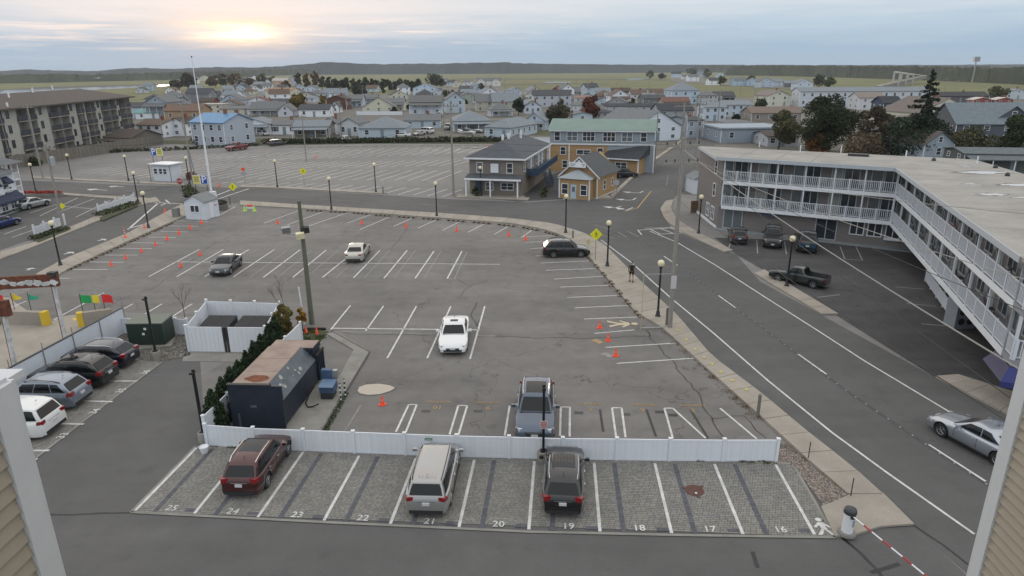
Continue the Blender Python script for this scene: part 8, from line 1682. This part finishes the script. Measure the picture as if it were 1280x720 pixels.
# hedge along the back lot, shrubs
cl = []
rnd = random.Random(21)
for i in range(150): t = i/150; p = g(332+t*300, 181.5-3*t-1.5); cl.append((p.x, p.y, .5, 1.3, .9, rnd.uniform(.5, 1.1)))
for i in range(60): t = i/60; p = g(60+t*265, 195-14*t if t < .5 else 188-(t-.5)*14+1); cl.append((p.x, p.y, .3, 1.4, .9, rnd.uniform(.25, .6)))
h_o = leaves(cl, 9000, .22, lm((.040, .046, .024)), 'weedy_hedge', None, 8); h_o['kind'] = 'stuff'
for i, (x, y, w, t) in enumerate(((108, 193, 26, 182), (45, 207, 14, 196), (126, 176, 34, 160), (140, 183, 12, 172), (290, 178, 40, 166), (252, 180, 26, 172), (595, 246, 9, 233), (680, 246, 12, 238))):
    tree(x, y, w, t, (.045, .040, .026) if i in (2, 4, 5) else G2, ('low green shrub before the condominium, right one', 'low green shrub before the condominium, left one', 'brown-green tree before the end of the condominium', 'green shrub beside the low dark brown building', 'brown thicket right of the blue-roofed house', 'brown thicket below the blue-roofed house', 'small shrub by the porch of the grey-brown building', 'shrub under the blue outside stairs')[i], 1.0, low=.05, nm='shrub', cat='shrub')
cl = [(g(52+i*.9, 246-.05*i).x, g(52+i*.9, 246).y, .65, .35, .35, .22) for i in range(-14, 15, 2)]
f_ = leaves([(x, 0, .68, .45, .4, .22) for x in np.linspace(-2.6, 2.6, 10)], 900, .09, lm((.35, .03, .02)), 'flowers', bpy.data.objects['flower_planter'], 3)
for i, o in enumerate([q for q in bpy.data.objects if q.name.startswith('planter')]): leaves([(0, 0, .9, .8, .8, .35)], 400, .10, lm((.16, .05, .03) if i == 0 else (.07, .07, .05)), 'plants', o, 4+i)
rnd = random.Random(3); cl = [(*g(124+i*3.2, 271-i*1.02).xy, .3, .8, .4, .35) for i in range(15)]+[(*g(44+i*3, 300-i*1.05).xy, .25, .7, .4, .25) for i in range(13)]
o = leaves(cl, 1600, .12, lm((.055, .065, .03)), 'verge_weeds', None, 6); o['kind'] = 'stuff'
cl = [(*g(385+rnd.uniform(-10, 18), 425+rnd.uniform(-12, 8)).xy, .05, .3, .3, .08) for i in range(16)]+[(*g(405+i*2.0, 540-i*3.6).xy, .03, .22, .22, .06) for i in range(14)]; o = leaves(cl, 2200, .05, lm((.06, .085, .03)), 'grass_tufts', None, 6); o['kind'] = 'stuff'
rnd = random.Random(31); cl = []
for i in range(90):
    t = rnd.random(); a, b_ = g(262, 558.5), g(970, 578.5); q = a.lerp(b_, t); s = rnd.uniform(.05, .13); cl.append((q.x, q.y+rnd.uniform(-.12, .02), .04, s*1.8, s*.6, s*.6))
o = leaves(cl, 2600, .035, lm((.075, .08, .035)), 'fence_weeds', None, 16); o['kind'] = 'stuff'
# leaf litter and grit blown against the pavement edge and the kerb
cl = []
for (x0, y0, x1, y1) in ((835, 412, 940, 512), (760, 352, 822, 402), (985, 556, 1058, 622), (880, 452, 960, 530)):
    for i in range(26): t = rnd.random(); q = g(x0+(x1-x0)*t-6, y0+(y1-y0)*t); cl.append((q.x+rnd.uniform(-.2, .2), q.y, .03, rnd.uniform(.1, .35), rnd.uniform(.1, .3), .02))
o = leaves(cl, 2400, .03, lm((.16, .10, .055)), 'leaf_litter', None, 17); o['kind'] = 'stuff'
# ================================================================ PERSON walking
p = g(789, 352, .14); P0 = thing('person', 'person in black vest and shorts with backpack walking away on the pavement', 'person', p, R(-8))
def skin(name, verts, edges, radii, m, parent, sub=2, root=0):
    me = bpy.data.meshes.new(name); me.from_pydata(verts, edges, []); me.materials.append(m); o = bpy.data.objects.new(name, me); COL.objects.link(o); o.parent = parent
    md = o.modifiers.new('skin', 'SKIN'); 
    for i, r in enumerate(radii): me.skin_vertices[0].data[i].radius = (r, r) if not isinstance(r, tuple) else r
    for i in range(len(verts)): me.skin_vertices[0].data[i].use_root = i == root
    md.use_smooth_shade = True; s = o.modifiers.new('sub', 'SUBSURF'); s.levels = sub; s.render_levels = sub; return o
def ensure_skin(me):
    bm = bmesh.new(); bm.from_mesh(me); bm.verts.layers.skin.verify(); bm.to_mesh(me); bm.free()
_sk = skin
def skin(name, verts, edges, radii, m, parent, sub=2, root=0):
    me = bpy.data.meshes.new(name); me.from_pydata(verts, edges, []); me.materials.append(m); ensure_skin(me); o = bpy.data.objects.new(name, me); COL.objects.link(o); o.parent = parent
    for i, r in enumerate(radii): me.skin_vertices[0].data[i].radius = r if isinstance(r, tuple) else (r, r); me.skin_vertices[0].data[i].use_root = (i == root)
    md = o.modifiers.new('skin', 'SKIN'); md.use_smooth_shade = True; s = o.modifiers.new('sub', 'SUBSURF'); s.levels = sub; s.render_levels = sub; return o
SK = mat('skin', (.30, .17, .12), .6); CL = mat('black_clothes', (.012, .012, .014), .85); GR = mat('grey_shirt', (.10, .10, .11), .85)
V = [(0, 0, .94), (0, 0, 1.12), (0, .02, 1.36), (0, .02, 1.50), (0, .04, 1.58), (0, .05, 1.68), (-.10, 0, .90), (-.12, .14, .52), (-.12, .02, .10), (-.12, .14, .05), (.10, 0, .90), (.12, -.04, .50), (.12, -.30, .20), (.12, -.22, .08), (-.20, .01, 1.42), (-.27, -.04, 1.16), (-.26, .10, .94), (-.26, .13, .86), (.20, .01, 1.42), (.27, .02, 1.16), (.25, .20, 1.02), (.25, .26, .97)]
Eg = [(0, 1), (1, 2), (2, 3), (3, 4), (4, 5), (0, 6), (6, 7), (7, 8), (8, 9), (0, 10), (10, 11), (11, 12), (12, 13), (2, 14), (14, 15), (15, 16), (16, 17), (2, 18), (18, 19), (19, 20), (20, 21)]
rd = [(.15, .11), (.13, .10), (.16, .11), .06, .085, .09, .095, .062, .042, .045, .095, .062, .042, .045, .065, .045, .034, .03, .065, .045, .034, .03]
skin('body', V, Eg, rd, SK, P0); 
skin('shirt', [(0, 0, .98), (0, 0, 1.14), (0, .02, 1.37), (0, .02, 1.46), (-.21, .01, 1.41), (-.26, -.02, 1.26), (.21, .01, 1.41), (.26, .02, 1.26)], [(0, 1), (1, 2), (2, 3), (2, 4), (4, 5), (2, 6), (6, 7)], [(.17, .13), (.155, .125), (.185, .135), .07, .082, .065, .082, .065], GR, P0)
skin('shorts', [(0, 0, .98), (-.10, 0, .88), (-.12, .10, .62), (.10, 0, .88), (.12, -.03, .60)], [(0, 1), (1, 2), (0, 3), (3, 4)], [(.165, .125), .125, .10, .125, .10], CL, P0)
MB().box((0, -.17, 1.24), (.30, .18, .44)).build('backpack', CL, P0); skin('hair', [(0, .03, 1.70), (0, .02, 1.77)], [(0, 1)], [.10, .07], CL, P0)
for x, y, z in ((-.12, .10, .04), (.12, -.26, .10)): MB().box((x, y, z), (.10, .27, .09)).build('shoe', CL, P0)
f = MB()
for s in (-1, 1):
    hx, hy, hz = (.26*s, .14 if s < 0 else .27, .84 if s < 0 else .95); f2 = MB().box((hx, hy, hz), (.035, .08, .08))
    for k in range(4): f2.tube((hx, hy-.03+k*.02, hz-.03), (hx-.01*s, hy-.02+k*.021, hz-.105+abs(k-1.5)*.008), .009, .007, 5)
    f2.tube((hx, hy+.04, hz+.01), (hx-.02*s, hy+.075, hz-.035), .010, .008, 5); f2.build('hand', SK, P0)
# ================================================================ HAZE
hz = MB().bx(-3800, 3800, -40, 4200, -1.6, 62).build('haze', mat('haze', (1, 1, 1)))
hz['kind'] = 'stuff'; hm_ = hz.data.materials[0]; t = hm_.node_tree
for n in list(t.nodes):
    if n.type != 'OUTPUT_MATERIAL': t.nodes.remove(n)
vp = t.nodes.new('ShaderNodeVolumePrincipled'); vp.inputs['Color'].default_value = (.86, .92, 1, 1); vp.inputs['Density'].default_value = .00009; vp.inputs['Anisotropy'].default_value = .2
t.links.new(vp.outputs[0], [n for n in t.nodes if n.type == 'OUTPUT_MATERIAL'][0].inputs['Volume'])
C.cycles.volume_step_rate = 10; C.cycles.volume_max_steps = 8
